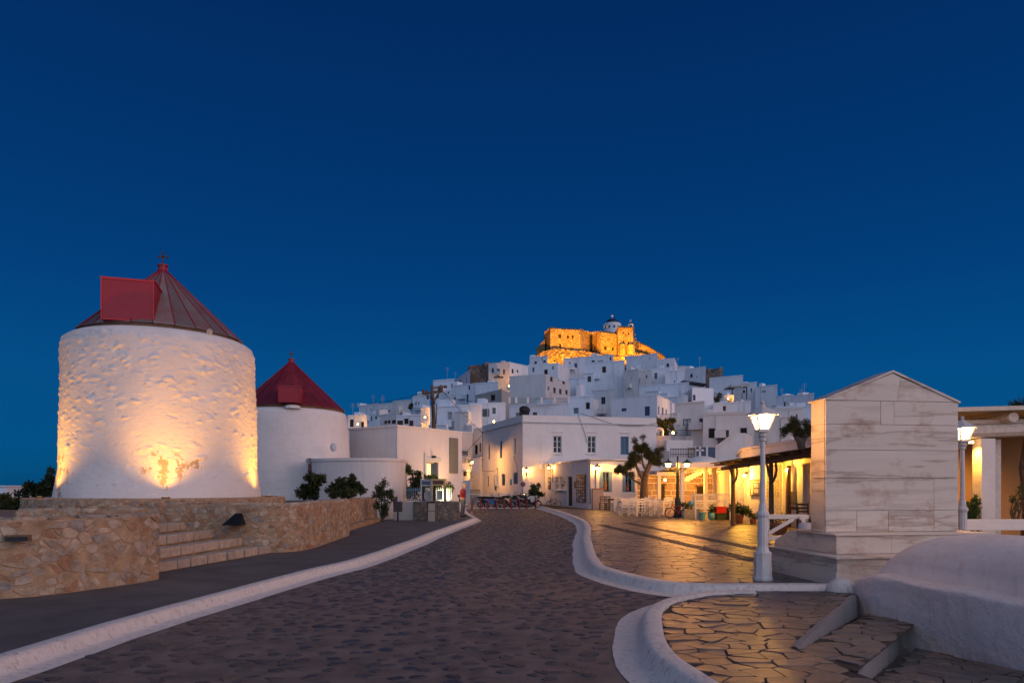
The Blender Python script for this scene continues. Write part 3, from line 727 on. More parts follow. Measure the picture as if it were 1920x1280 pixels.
# round low house in front of the small mill
o = empty('round_white_house', (-6.6, 28.4, .1), 'low curved white house with maroon door in front of the small windmill', 'house')
arc = spline([P(574, 913, 33.4)[:2], P(600, 913, 32.4)[:2], P(660, 913, 31.8)[:2], P(715, 913, 31.9)[:2], P(742, 913, 32.5)[:2], P(756, 913, 33.5)[:2], P(761, 913, 34.8)[:2]], .25)
body = [tuple(p) for p in arc] + [(-5.6, 36.5), (-9.4, 36.5)]
MB().prism(body, 0, 2.86).build('wall', M['white'], o)
nn = -normals(arc); cop = [tuple(p + n * .04) for p, n in zip(arc, nn)] + [(-5.55, 36.6), (-9.5, 36.6)]
MB().prism(cop, 2.862, 3.0).build('coping', M['white'], o)
d = P(582.5, 880, 33.05); MB().box((d.x, d.y - .02, 1.9), (.30, .12, 1.7), rz=-.9).build('door', M['maroon'], o)
d = P(581, 864, 33.0); MB().box((d.x, d.y - .06, d.z), (.13, .13, .2)).box((d.x, d.y - .06, d.z + .12), (.2, .2, .03)).build('wall_lamp', M['grey_metal'], o)
# ================================================================ houses: walls with real openings, windows and doors as parts
def face_cells(m, P0, u, n, Wd, z0, z1, ops, dep):
    """wall face from P0 along u (unit, horizontal), outward normal n; openings cut through and lined with reveals"""
    xs = sorted({0.0, Wd} | {min(max(v, 0), Wd) for o in ops for v in o[:2]}); zs = sorted({z0, z1} | {min(max(v, z0), z1) for o in ops for v in o[2:4]})
    pt = lambda s, z, d=0.0: (P0[0] + u[0] * s - n[0] * d, P0[1] + u[1] * s - n[1] * d, z)
    for i in range(len(xs) - 1):
        for j in range(len(zs) - 1):
            cx, cz = (xs[i] + xs[i + 1]) / 2, (zs[j] + zs[j + 1]) / 2
            if any(o[0] < cx < o[1] and o[2] < cz < o[3] for o in ops): continue
            m.add([pt(xs[i], zs[j]), pt(xs[i + 1], zs[j]), pt(xs[i + 1], zs[j + 1]), pt(xs[i], zs[j + 1])], [(0, 1, 2, 3)])
    for a, b, c, d in ops:
        q = [(a, c), (b, c), (b, d), (a, d)]
        for k in range(4):
            (s0, w0), (s1, w1_) = q[k], q[(k + 1) % 4]
            m.add([pt(s0, w0), pt(s1, w1_), pt(s1, w1_, dep), pt(s0, w0, dep)], [(0, 1, 2, 3)])
        m.add([pt(a, c, dep), pt(b, c, dep), pt(b, d, dep), pt(a, d, dep)], [(0, 1, 2, 3)])
def fill_opening(parent, P0, u, n, o, kind, dep):
    a, b, c, d = o; w = b - a; h = d - c
    fr = lambda s, z, q: Vector((P0[0] + u[0] * s + n[0] * q, P0[1] + u[1] * s + n[1] * q, z)); rz = math.atan2(u[1], u[0])
    def bx(m, s0, s1, zz0, zz1, q, t): m.box(fr((s0 + s1) / 2, (zz0 + zz1) / 2, q), (s1 - s0, t, zz1 - zz0), rz=rz)
    t = max(.035, min(.08, w * .09))
    cols = {'dark': ('frame_white', 'dark'), 'white': ('frame_white', 'dark'), 'brown': ('brown', 'brown'), 'blue': ('blue', 'blue'), 'bluel': ('blue_light', 'blue_light'), 'teal': ('teal', 'teal'), 'slate': ('slate', 'slate'),
            'grey': ('cement_light', 'cement'), 'void': ('cement', 'void'), 'navy': ('navy', 'dark'), 'bluew': ('blue', 'dark'), 'french': ('slate', 'cement_light'), 'door': ('blue', 'blue'), 'maroon': ('maroon', 'maroon'), 'slatew': ('slate', 'dark')}[kind]
    f = MB(); q = -dep * .55
    bx(f, a, a + t, c, d, q, .05); bx(f, b - t, b, c, d, q, .05); bx(f, a + t, b - t, d - t, d, q, .05); bx(f, a + t, b - t, c, c + t, q, .05)
    if kind in ('white', 'bluew', 'slatew', 'french', 'navy') and w > .5:
        bx(f, (a + b) / 2 - t * .55, (a + b) / 2 + t * .55, c + t, d - t, q, .045)
        rows = 3 if h > 1.5 * w else 2
        for k in range(1, rows): bx(f, a + t, b - t, c + h * k / rows - t * .25, c + h * k / rows + t * .25, q - .006, .03)
    elif kind in ('blue', 'bluel', 'teal', 'slate', 'brown', 'door', 'maroon'):
        bx(f, (a + b) / 2 - .01, (a + b) / 2 + .01, c + t, d - t, q + .004, .05)
        k = 0; zz = c + t + .05
        while zz < d - t and h > 1.0 and k < 14: bx(f, a + t, b - t, zz, zz + .02, q - .004, .05); zz += max(.1, (h - 2 * t) / 12); k += 1
    win = f.build('door' if kind in ('door', 'french', 'brown') and h > 1.9 else 'window', M[cols[0]], parent, fix=False)
    p = MB(); bx(p, a, b, c, d, -dep + .012, .012); p.build('pane' if kind in ('dark', 'white', 'bluew', 'slatew', 'french', 'navy') else 'leaf', M[cols[1]], win, fix=False)
    return win
def house(label, pts, ytop, wins=(), mat='white_far', depth=7.0, z0=None, k=0, name='white_house', cat='house', coping=.0, dep=None, group=None, extra_top=0.0):
    """pts: visible corners left to right as (photo column, depth); ytop: row of the roof line at corner k; wins: (face, x0, x1, y0, y1, kind) in photo pixels"""
    c = [Vector(((x - 960) / F * Y, Y, 0)) for x, Y in pts]
    zt = ZY(ytop, pts[k][1]) + extra_top
    mid = sum(c, Vector()) / len(c); zb = terrain(mid.x, mid.y) - 2.0 if z0 is None else z0
    back = Vector((mid.x, mid.y, 0)).normalized() * depth
    poly = c + [c[-1] + back, c[0] + back] if len(c) == 2 else c + [c[0] + (c[-1] - c[1]) * .9 + back * .15]
    root = empty(name, (mid.x, mid.y, zb), label, cat, group)
    m = MB(); todo = []
    dep = dep or (.16 if mid.y < 70 else .25)
    for i in range(len(poly)):
        a, b = poly[i], poly[(i + 1) % len(poly)]; u = (b - a); Wd = u.length; u = u / Wd; n = Vector((u.y, -u.x, 0))
        ops = []
        if i < len(c) - 1:
            for w in wins:
                if w[0] != i: continue
                def hit(x):                                 # along-face position of a photo column
                    t = (x - 960) / F; den = u.x - t * u.y; return (t * a.y - a.x) / den
                s0, s1 = hit(w[1]), hit(w[2]); sm = (s0 + s1) / 2; Yw = a.y + u.y * sm
                o = [max(.05, min(s0, s1)), min(Wd - .05, max(s0, s1)), ZY(w[4], Yw), min(zt - .08, ZY(w[3], Yw))]
                if o[1] - o[0] > .08 and o[3] - o[2] > .1: ops.append(o); todo.append((a, u, n, o, w[5]))
        face_cells(m, a, u, n, Wd, zb, zt, ops, dep)
    m.add([(p.x, p.y, zt) for p in poly], [tuple(range(len(poly)))])
    wall = m.build('wall', M[mat], root, fix=False)
    for a, u, n, o, kd in todo: fill_opening(root, a, u, n, o, kd, dep)
    if coping:
        cc = sum(poly, Vector()) / len(poly)
        MB().prism([tuple((p + (p - cc).normalized() * .07)[:2]) for p in poly], zt + .003, zt + coping).build('coping', M[mat], root, fix=False)
    return root, c, zt
def terrain(x, y):
    """ground height of the castle hill"""
    d = y - 76
    if d <= 0: return 0.0
    u = x / y * F + 960
    e = np.interp(u, (400, 640, 760, 860, 960, 1020, 1230, 1320, 1420, 1540, 1750), (0, .030, .085, .125, .155, .172, .172, .145, .11, .08, .02))
    yr = np.interp(u, (400, 700, 900, 1100, 1250, 1400, 1560), (120, 145, 165, 205, 195, 160, 135))
    s = min(1.0, d / (yr - 76)); top = e * yr
    z = top * s ** .9
    if y > yr + 12: z = max(-60, top - (y - yr - 12) * .9)
    return z - 1.0 * s
# hill
gx = np.linspace(-110, 130, 81); gy = np.linspace(76, 330, 66); hv = [(x * (.55 + y / 260), y, terrain(x * (.55 + y / 260), y) - .3) for y in gy for x in gx]
nx_ = len(gx); hf = [(j * nx_ + i, j * nx_ + i + 1, (j + 1) * nx_ + i + 1, (j + 1) * nx_ + i) for j in range(len(gy) - 1) for i in range(nx_ - 1)]
tag(MB().add(hv, hf).build('hill', plain('hill_rock', (.16, .125, .095), .95, var=.4, scale=.25, bmp=.8, bd=.3), smooth=True, fix=False), kind='structure')

# ---- building with the grey banner (middle left)
hb, c, zt = house('single storey white building with lit doorway and hanging grey panel behind the booths', [(655, 40.3), (745, 38.0), (866, 42.7)], 800, [(1, 800, 822, 866, 916, 'void')], 'white', 6, .1, 1, coping=.12, dep=.35)
u = (c[2] - c[1]).normalized(); n = Vector((u.y, -u.x, 0)); rz = math.atan2(u.y, u.x)
def onface(a, u, x, y, q=0.0):
    t = (x - 960) / F; s_ = (t * a.y - a.x) / (u.x - t * u.y); p = a + u * s_; nn = Vector((u.y, -u.x, 0)); return Vector((p.x, p.y, ZY(y, p.y))) + nn * q
p0, p1 = onface(c[1], u, 842, 820, .05), onface(c[1], u, 857.5, 887, .05)
MB().box((p0 + p1) / 2, ((p1 - p0).xy.length, .04, p0.z - p1.z), rz=rz).build('hanging_panel', plain('grey_canvas', (.20, .20, .16), .9, var=.08), hb)
m = MB(); a0, a1 = onface(c[1], u, 795, 858.5, .03), onface(c[1], u, 826, 864, .03)
m.box((a0 + a1) / 2, ((a1 - a0).xy.length, .08, .18), rz=rz); a2 = onface(c[1], u, 796.5, 890, .03); m.box(a2 + Vector((0, 0, .3)), (.14, .08, 2.0), rz=rz); m.build('door_surround', M['cement_light'], hb)
a3 = onface(c[1], u, 818, 890, -.2); MB().box(a3, (.10, .35, 2.2), rz=rz + .5).build('door', M['slate'], hb)
MB().box(onface(c[1], u, 810, 880, -.34), (.6, .03, 2.0), rz=rz).build('lit_room', glow('lit_room_glow', (1, .72, .38), 1.0), hb)
lp = onface(c[1], u, 810.5, 856, .14); fx = MB().box(lp, (.16, .2, .12), rz=rz).build('door_light', M['iron'], hb)
up_ = onface(c[1], u, 822, 925, 1.6); MB().box(up_ + Vector((0, 0, -.12)), (.2, .16, .14)).bar((up_.x, up_.y, .13), up_ + Vector((0, 0, -.18)), .05).build('uplight', M['iron'], hb)
spot(up_, onface(c[1], u, 812, 850), 240, 120, (1, .52, .20), 1, .2, hb)

# ---- two storey corner house
CB, c, zt = house('two storey white corner house, windows along both sides, above the parked motorbikes', [(904, 71.0), (980, 60.0), (1231, 62.8)], 777.5,
    [(0, 914.5, 918.5, 832, 861, 'slate'), (0, 937, 941.5, 827, 858, 'slatew'), (0, 963, 968, 821, 852, 'white'), (0, 897, 901, 893, 918, 'slate'), (0, 913, 916.5, 892, 912, 'slate'), (0, 926, 931, 890.5, 919, 'slate'), (0, 941, 947, 888, 910, 'slate'), (0, 956, 959.5, 898, 909, 'teal'), (0, 962, 971, 885, 907, 'blue'),
     (1, 1037, 1053.5, 816.5, 849, 'white'), (1, 1101.5, 1117.5, 817, 849, 'white'), (1, 1163.5, 1179, 818, 852, 'bluel')], 'white', 9, 0, 1, name='corner_house', dep=.22)
u0 = (c[1] - c[0]).normalized(); u1 = (c[2] - c[1]).normalized()
m = MB()
for (a, b, u_) in ((c[0], c[1], u0), (c[1], c[2], u1)):
    nn = Vector((u_.y, -u_.x, 0)); m.bar(a + nn * .06 + Vector((0, 0, zt - .62)) - u_ * 0.02, b + nn * .06 + Vector((0, 0, zt - .62)) + u_ * .06, .14, .09)
m.build('cornice', M['cement_light'], CB)
m = MB()
for (x0, x1, y) in ((914, 919, 824), (936.5, 943, 818.5), (961.5, 969, 812.5)):
    a, b = onface(c[0], u0, x0, y, .04), onface(c[0], u0, x1, y, .04); m.bar(a, b, .1, .06)
for (x0, x1, y) in ((1036, 1056, 809.5), (1100, 1120, 809.8), (1162, 1181, 811)):
    a, b = onface(c[1], u1, x0, y, .04), onface(c[1], u1, x1, y, .04); m.bar(a, b, .1, .06)
for (x0, x1, y) in ((1035, 1055, 850.5), (1100, 1119, 850.5)):
    a, b = onface(c[1], u1, x0, y, .06), onface(c[1], u1, x1, y, .06); m.bar(a, b, .14, .07)
m.build('window_hood', M['white'], CB)
def wire(parent, pts, r=.018, mat='iron', name='cable'): return MB().tube(pts, r, 5).build(name, M[mat], parent)
wire(CB, [onface(c[0], u0, x, y, .05) for x, y in ((905.5, 809), (905.5, 878), (905.8, 883), (918, 883), (928, 882), (934, 877), (934, 895))])
wire(CB, [onface(c[0], u0, x, y, .05) for x, y in ((964, 854), (966, 862), (970, 870), (970.5, 886))])
wire(CB, [onface(c[1], u1, x, y, .06) for x, y in ((1084, 776), (1085, 783), (1090, 795), (1096, 812), (1101, 830))])
wire(CB, [onface(c[1], u1, x, y, .1) for x, y in ((1086, 775), (1110, 781), (1140, 792), (1170, 798), (1200, 798), (1229, 793))])
MB().box(onface(c[0], u0, 934, 901, .1), (.3, .3, 1.0), rz=math.atan2(u0.y, u0.x)).build('meter_box', M['cement_light'], CB)
acp = onface(c[1], u1, 1019, 873.5, .25); ac = MB().box(acp, (.85, .42, .6)).build('air_conditioner', M['frame_white'], CB)
MB().box(acp + Vector((.08, -.215, 0)), (.55, .02, .5)).build('grille', M['cement'], ac)
# roof clutter
p = P(983, 769, 63); MB().ball(p, (.55, .5, .42), 14, 8).box(p + Vector((0, 0, -.35)), (.9, .7, .3)).build('satellite_dish', M['rubber'], CB)
p = P(972, 770, 63); MB().box(p, (.5, .5, .35)).bar(p, p + Vector((0, 0, -.6)), .06).build('roof_unit', M['cement_light'], CB)
# ---- low wing at the back of the corner house
house('low lit white wing running down the alley beside the corner house', [(889, 80), (905, 71)], 864, [(0, 889.8, 891, 897, 908, 'grey'), (0, 895, 897.5, 872, 890, 'grey')], 'white', 5, 0, 1)
# ---- shop in front of the corner house
SH, c, zt = house('low white corner shop with notice boards, brown door and blue shuttered windows', [(1022, 60.0), (1104, 47.7), (1242, 49.0)], 862,
    [(0, 1028, 1033, 894, 917, 'dark'), (0, 1041, 1048.5, 893, 917, 'white'), (0, 1049.5, 1060, 893, 917, 'white'), (0, 1064, 1073, 893, 948, 'brown'),
     (1, 1124, 1147.5, 884, 922, 'bluew'), (1, 1167, 1190, 884, 922, 'bluew')], 'white', 8, 0, 1, name='shop', cat='shop', coping=.1, dep=.22)
SHc = c; u0 = (c[1] - c[0]).normalized(); u1 = (c[2] - c[1]).normalized(); r0 = math.atan2(u0.y, u0.x); r1 = math.atan2(u1.y, u1.x)
def board(parent, a, u_, x0, x1, y0, y1, mat, name='notice_board', t=.05, q=.04):
    p, s_ = onface(a, u_, x0, y0, q), onface(a, u_, x1, y1, q); yy_ = (p.z + onface(a, u_, x1, y0).z) / 2; zb = (s_.z + onface(a, u_, x0, y1).z) / 2
    return MB().box(((p.x + s_.x) / 2, (p.y + s_.y) / 2, (yy_ + zb) / 2), ((p - s_).xy.length, t, yy_ - zb), rz=math.atan2(u_.y, u_.x)).build(name, mat, parent)
fr = board(SH, c[0], u0, 1082, 1099, 889, 941, M['brown'], 'poster_frame', .06, .04)
def cards(parent, a, u_, x0, x1, y0, y1, nx, ny, cols, seed, q=.085):
    r = np.random.RandomState(seed)
    for i in range(nx):
        for j in range(ny):
            w = (x1 - x0) / nx; h = (y1 - y0) / ny; cx = x0 + (i + .5) * w + r.uniform(-.15, .15) * w; cy = y0 + (j + .5) * h + r.uniform(-.15, .15) * h
            f = r.uniform(.55, .95); board(parent, a, u_, cx - w * f / 2, cx + w * f / 2, cy - h * f / 2, cy + h * f / 2, cols[r.randint(len(cols))], 'card', .006, q + r.uniform(0, .012))
cardm = [plain('card_%s' % n_, c_, .6, var=.3, scale=20) for n_, c_ in (('cream', (.55, .45, .33)), ('white', (.62, .58, .54)), ('tan', (.34, .22, .13)), ('rust', (.25, .09, .045)), ('grey', (.30, .28, .27)))]
cards(fr, c[0], u0, 1083, 1098, 891, 940, 4, 9, cardm, 3)
nb = board(SH, c[0], u0, 1028.3, 1033, 894.5, 916.5, M['slate'], 'notice_board', .04, .03); cards(nb, c[0], u0, 1028.5, 1032.8, 896, 916, 1, 3, cardm, 4, .06)
nb = board(SH, c[0], u0, 1077.5, 1081, 902, 915, M['wood'], 'notice_board', .04, .03)
for x0, x1, sd in ((1041.5, 1048, 6), (1050.5, 1059, 7)): cards(SH, c[0], u0, x0, x1, 895, 916, 2, 3, cardm[:3], sd, -.1)
m = MB()                                                     # blank sign above the door, shelf under the display windows
a, b = onface(c[0], u0, 1062, 869.5, .03), onface(c[0], u0, 1073.5, 881, .03); 
m.box((a + b) / 2, ((a - b).xy.length, .03, a.z - b.z), rz=r0); m.build('sign_board', M['white'], SH)
a, b = onface(c[0], u0, 1040, 918.5, .1), onface(c[0], u0, 1061, 919, .1); MB().bar(a, b, .22, .07).build('window_shelf', M['white'], SH)
for x0, x1 in ((1124.6, 1130.5), (1141.5, 1147), (1167.6, 1173), (1184, 1189.5)):    # folded light-blue shutter leaves
    board(SH, c[1], u1, x0, x1, 884.8, 921, M['blue_light'], 'shutter', .04, -.03)
for x0 in (1135.5, 1136.8, 1178.5, 1174.5): MB().lathe(onface(c[1], u1, x0, 916, -.12), [(.07, -.1), (.1, 0), (.04, .2), (.03, .5)], 8).build('window_ornament', M['terracotta'], SH)
wire(SH, [onface(c[0], u0, x, y, .05) for x, y in ((1043, 867.5), (1075, 865), (1102, 864.5))], .02)
wire(SH, [onface(c[1], u1, x, y, .05) for x, y in ((1105.5, 860), (1105.8, 915), (1106, 945))], .03)
wire(SH, [onface(c[1], u1, x, y, .05) for x, y in ((1105, 863), (1150, 863), (1190, 866), (1215, 872))], .02)
cab = empty('utility_cabinet', (G(1118, 953, .13).x, 47.2, .13), 'pinkish plastered meter cabinet at the shop corner beside the dark chairs', 'cabinet')
MB().box(cab.location + Vector((0, 0, .68)), (.75, .5, 1.36)).build('body', plaster('pink_plaster', (.42, .33, .30), amount=.4), cab)
MB().box(cab.location + Vector((0, 0, 1.39)), (.8, .55, .06)).build('top', M['terracotta'], cab)
# ================================================================ the village on the castle hill
HG = 'white houses stacked up the castle hill'
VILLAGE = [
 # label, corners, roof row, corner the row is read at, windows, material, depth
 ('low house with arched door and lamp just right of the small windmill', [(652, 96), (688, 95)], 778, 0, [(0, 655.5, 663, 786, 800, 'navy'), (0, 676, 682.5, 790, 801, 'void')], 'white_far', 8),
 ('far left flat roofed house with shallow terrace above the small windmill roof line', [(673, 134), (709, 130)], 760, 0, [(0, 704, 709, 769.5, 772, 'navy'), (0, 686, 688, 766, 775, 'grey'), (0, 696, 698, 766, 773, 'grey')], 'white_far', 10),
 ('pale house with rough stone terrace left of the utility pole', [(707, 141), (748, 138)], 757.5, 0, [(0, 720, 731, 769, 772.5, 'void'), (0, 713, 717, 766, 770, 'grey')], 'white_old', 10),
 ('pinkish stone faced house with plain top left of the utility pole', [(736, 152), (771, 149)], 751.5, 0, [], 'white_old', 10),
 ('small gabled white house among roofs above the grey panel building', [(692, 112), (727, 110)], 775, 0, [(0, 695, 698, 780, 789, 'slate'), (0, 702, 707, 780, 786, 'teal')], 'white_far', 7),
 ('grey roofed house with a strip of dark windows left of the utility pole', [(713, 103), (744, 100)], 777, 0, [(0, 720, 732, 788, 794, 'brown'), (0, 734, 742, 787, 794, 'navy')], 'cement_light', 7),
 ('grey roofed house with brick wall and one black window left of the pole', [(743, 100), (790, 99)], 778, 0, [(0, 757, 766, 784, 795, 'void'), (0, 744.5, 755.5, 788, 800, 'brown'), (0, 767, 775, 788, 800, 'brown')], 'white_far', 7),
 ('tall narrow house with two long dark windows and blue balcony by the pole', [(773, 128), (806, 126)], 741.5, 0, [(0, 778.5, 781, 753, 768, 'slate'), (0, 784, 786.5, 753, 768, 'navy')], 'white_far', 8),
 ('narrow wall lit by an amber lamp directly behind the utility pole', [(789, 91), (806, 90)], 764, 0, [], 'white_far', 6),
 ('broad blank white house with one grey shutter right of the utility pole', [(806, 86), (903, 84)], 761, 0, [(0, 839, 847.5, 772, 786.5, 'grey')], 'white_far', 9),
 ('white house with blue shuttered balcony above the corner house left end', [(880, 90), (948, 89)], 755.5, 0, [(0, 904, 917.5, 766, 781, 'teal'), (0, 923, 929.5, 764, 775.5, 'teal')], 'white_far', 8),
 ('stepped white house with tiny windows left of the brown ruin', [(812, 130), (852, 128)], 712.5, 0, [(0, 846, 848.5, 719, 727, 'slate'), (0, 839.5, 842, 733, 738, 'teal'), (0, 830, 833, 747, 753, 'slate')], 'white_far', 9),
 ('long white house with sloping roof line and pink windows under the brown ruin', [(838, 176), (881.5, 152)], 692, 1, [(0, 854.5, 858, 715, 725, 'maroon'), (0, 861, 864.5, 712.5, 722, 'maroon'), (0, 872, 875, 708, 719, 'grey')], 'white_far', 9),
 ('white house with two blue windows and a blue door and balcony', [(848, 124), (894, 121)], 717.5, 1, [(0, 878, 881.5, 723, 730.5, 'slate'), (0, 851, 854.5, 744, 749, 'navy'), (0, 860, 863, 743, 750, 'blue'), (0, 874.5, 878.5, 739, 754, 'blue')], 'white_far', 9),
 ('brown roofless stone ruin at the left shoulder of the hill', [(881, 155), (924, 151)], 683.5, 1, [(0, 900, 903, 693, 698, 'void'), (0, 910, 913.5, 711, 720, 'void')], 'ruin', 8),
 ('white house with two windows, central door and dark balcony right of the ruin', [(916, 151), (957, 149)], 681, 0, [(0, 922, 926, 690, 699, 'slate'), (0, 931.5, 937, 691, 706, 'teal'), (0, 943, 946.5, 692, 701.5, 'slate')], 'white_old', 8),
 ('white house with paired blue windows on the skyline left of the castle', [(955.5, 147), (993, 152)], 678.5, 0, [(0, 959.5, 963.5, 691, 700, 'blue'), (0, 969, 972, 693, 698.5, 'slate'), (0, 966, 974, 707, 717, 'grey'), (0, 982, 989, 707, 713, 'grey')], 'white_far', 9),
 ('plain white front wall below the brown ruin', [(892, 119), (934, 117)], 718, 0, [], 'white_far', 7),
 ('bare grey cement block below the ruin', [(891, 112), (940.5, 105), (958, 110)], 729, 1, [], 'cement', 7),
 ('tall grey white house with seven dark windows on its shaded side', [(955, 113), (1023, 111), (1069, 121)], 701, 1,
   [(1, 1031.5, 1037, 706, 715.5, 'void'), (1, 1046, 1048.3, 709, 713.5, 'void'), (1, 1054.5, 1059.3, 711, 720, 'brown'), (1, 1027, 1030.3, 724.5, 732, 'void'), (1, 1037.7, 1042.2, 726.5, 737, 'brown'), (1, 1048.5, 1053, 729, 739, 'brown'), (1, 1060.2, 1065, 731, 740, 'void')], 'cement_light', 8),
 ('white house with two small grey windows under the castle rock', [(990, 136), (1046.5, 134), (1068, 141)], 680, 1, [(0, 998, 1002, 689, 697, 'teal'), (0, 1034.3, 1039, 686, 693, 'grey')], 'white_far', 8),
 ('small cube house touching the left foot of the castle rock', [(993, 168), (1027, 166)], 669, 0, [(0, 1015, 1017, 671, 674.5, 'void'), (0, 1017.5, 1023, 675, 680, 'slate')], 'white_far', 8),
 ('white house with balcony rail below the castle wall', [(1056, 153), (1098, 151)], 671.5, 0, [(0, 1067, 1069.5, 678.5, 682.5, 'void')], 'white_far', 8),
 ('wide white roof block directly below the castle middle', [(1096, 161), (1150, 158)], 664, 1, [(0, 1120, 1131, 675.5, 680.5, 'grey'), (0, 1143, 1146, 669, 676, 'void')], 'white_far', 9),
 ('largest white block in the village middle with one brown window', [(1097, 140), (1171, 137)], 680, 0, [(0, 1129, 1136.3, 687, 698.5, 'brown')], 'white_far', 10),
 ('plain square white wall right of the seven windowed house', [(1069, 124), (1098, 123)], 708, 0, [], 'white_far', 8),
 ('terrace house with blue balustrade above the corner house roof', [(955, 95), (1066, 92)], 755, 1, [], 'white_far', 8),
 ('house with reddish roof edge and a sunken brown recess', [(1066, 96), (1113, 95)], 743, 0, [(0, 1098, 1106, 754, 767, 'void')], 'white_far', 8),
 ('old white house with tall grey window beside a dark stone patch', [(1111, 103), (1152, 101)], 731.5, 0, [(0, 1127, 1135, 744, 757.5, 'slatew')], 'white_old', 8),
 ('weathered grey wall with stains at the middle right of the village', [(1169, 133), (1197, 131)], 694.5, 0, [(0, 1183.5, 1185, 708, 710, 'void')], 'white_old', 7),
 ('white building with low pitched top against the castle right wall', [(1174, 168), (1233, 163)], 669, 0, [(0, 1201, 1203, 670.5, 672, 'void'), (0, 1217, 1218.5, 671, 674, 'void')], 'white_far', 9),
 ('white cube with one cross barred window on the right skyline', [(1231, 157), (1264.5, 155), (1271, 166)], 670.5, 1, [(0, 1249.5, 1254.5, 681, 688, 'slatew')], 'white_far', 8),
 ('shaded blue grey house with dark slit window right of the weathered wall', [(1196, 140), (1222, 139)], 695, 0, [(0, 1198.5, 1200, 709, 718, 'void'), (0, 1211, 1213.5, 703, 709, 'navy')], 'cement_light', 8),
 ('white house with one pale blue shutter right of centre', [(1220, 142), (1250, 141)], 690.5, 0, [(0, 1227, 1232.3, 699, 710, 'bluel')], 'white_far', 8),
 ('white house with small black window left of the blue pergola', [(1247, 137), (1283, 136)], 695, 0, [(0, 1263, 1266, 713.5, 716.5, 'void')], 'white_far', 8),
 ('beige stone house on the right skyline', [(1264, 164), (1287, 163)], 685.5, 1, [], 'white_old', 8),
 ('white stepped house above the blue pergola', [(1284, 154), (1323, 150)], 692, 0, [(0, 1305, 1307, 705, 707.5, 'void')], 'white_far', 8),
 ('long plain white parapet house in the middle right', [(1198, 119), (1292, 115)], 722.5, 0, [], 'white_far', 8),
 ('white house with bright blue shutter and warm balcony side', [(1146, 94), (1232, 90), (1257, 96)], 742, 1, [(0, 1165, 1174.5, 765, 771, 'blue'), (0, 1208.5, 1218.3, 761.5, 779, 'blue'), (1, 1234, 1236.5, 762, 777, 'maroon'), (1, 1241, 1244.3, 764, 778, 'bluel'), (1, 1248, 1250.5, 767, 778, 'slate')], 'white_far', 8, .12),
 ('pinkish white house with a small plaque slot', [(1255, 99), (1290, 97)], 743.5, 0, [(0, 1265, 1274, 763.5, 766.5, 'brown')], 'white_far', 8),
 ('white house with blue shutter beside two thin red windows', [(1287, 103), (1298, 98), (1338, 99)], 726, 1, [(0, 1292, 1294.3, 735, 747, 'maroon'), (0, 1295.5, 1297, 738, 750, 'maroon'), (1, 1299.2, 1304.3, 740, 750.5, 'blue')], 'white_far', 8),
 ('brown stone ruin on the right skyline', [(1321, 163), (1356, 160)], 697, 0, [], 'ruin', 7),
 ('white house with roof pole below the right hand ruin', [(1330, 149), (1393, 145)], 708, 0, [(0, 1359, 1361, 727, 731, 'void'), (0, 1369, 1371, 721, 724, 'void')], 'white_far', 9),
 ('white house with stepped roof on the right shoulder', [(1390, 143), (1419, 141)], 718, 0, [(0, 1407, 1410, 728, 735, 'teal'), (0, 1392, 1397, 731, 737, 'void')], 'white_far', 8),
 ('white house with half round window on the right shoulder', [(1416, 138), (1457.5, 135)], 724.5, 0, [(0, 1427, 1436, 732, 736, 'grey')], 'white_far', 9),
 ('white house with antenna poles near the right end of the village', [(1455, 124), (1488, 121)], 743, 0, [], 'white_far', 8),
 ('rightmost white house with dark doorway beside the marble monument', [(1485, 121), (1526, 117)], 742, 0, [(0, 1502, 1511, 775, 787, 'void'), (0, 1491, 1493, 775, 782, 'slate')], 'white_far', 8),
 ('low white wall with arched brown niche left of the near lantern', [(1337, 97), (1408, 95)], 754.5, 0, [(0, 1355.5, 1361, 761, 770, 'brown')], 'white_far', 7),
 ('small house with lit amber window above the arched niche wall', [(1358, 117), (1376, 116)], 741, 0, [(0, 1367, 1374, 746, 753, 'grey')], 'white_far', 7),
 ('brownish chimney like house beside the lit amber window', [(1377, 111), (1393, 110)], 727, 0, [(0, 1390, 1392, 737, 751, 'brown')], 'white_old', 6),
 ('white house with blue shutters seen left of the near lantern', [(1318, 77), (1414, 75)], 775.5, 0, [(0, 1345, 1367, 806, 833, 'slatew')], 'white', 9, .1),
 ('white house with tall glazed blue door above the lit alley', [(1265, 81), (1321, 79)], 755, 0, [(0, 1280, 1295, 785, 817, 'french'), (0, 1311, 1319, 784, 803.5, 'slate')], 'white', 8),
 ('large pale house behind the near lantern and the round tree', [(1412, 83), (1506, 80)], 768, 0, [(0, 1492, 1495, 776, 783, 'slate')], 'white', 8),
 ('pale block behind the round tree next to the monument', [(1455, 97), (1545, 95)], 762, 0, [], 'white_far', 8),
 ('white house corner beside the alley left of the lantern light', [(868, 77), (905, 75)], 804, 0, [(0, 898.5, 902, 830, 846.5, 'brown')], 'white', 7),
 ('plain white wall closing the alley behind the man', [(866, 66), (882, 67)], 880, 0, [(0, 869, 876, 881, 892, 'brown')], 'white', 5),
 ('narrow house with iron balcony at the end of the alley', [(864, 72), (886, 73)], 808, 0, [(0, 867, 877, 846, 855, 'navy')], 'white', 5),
]
HOUSES = {}
_k = 0
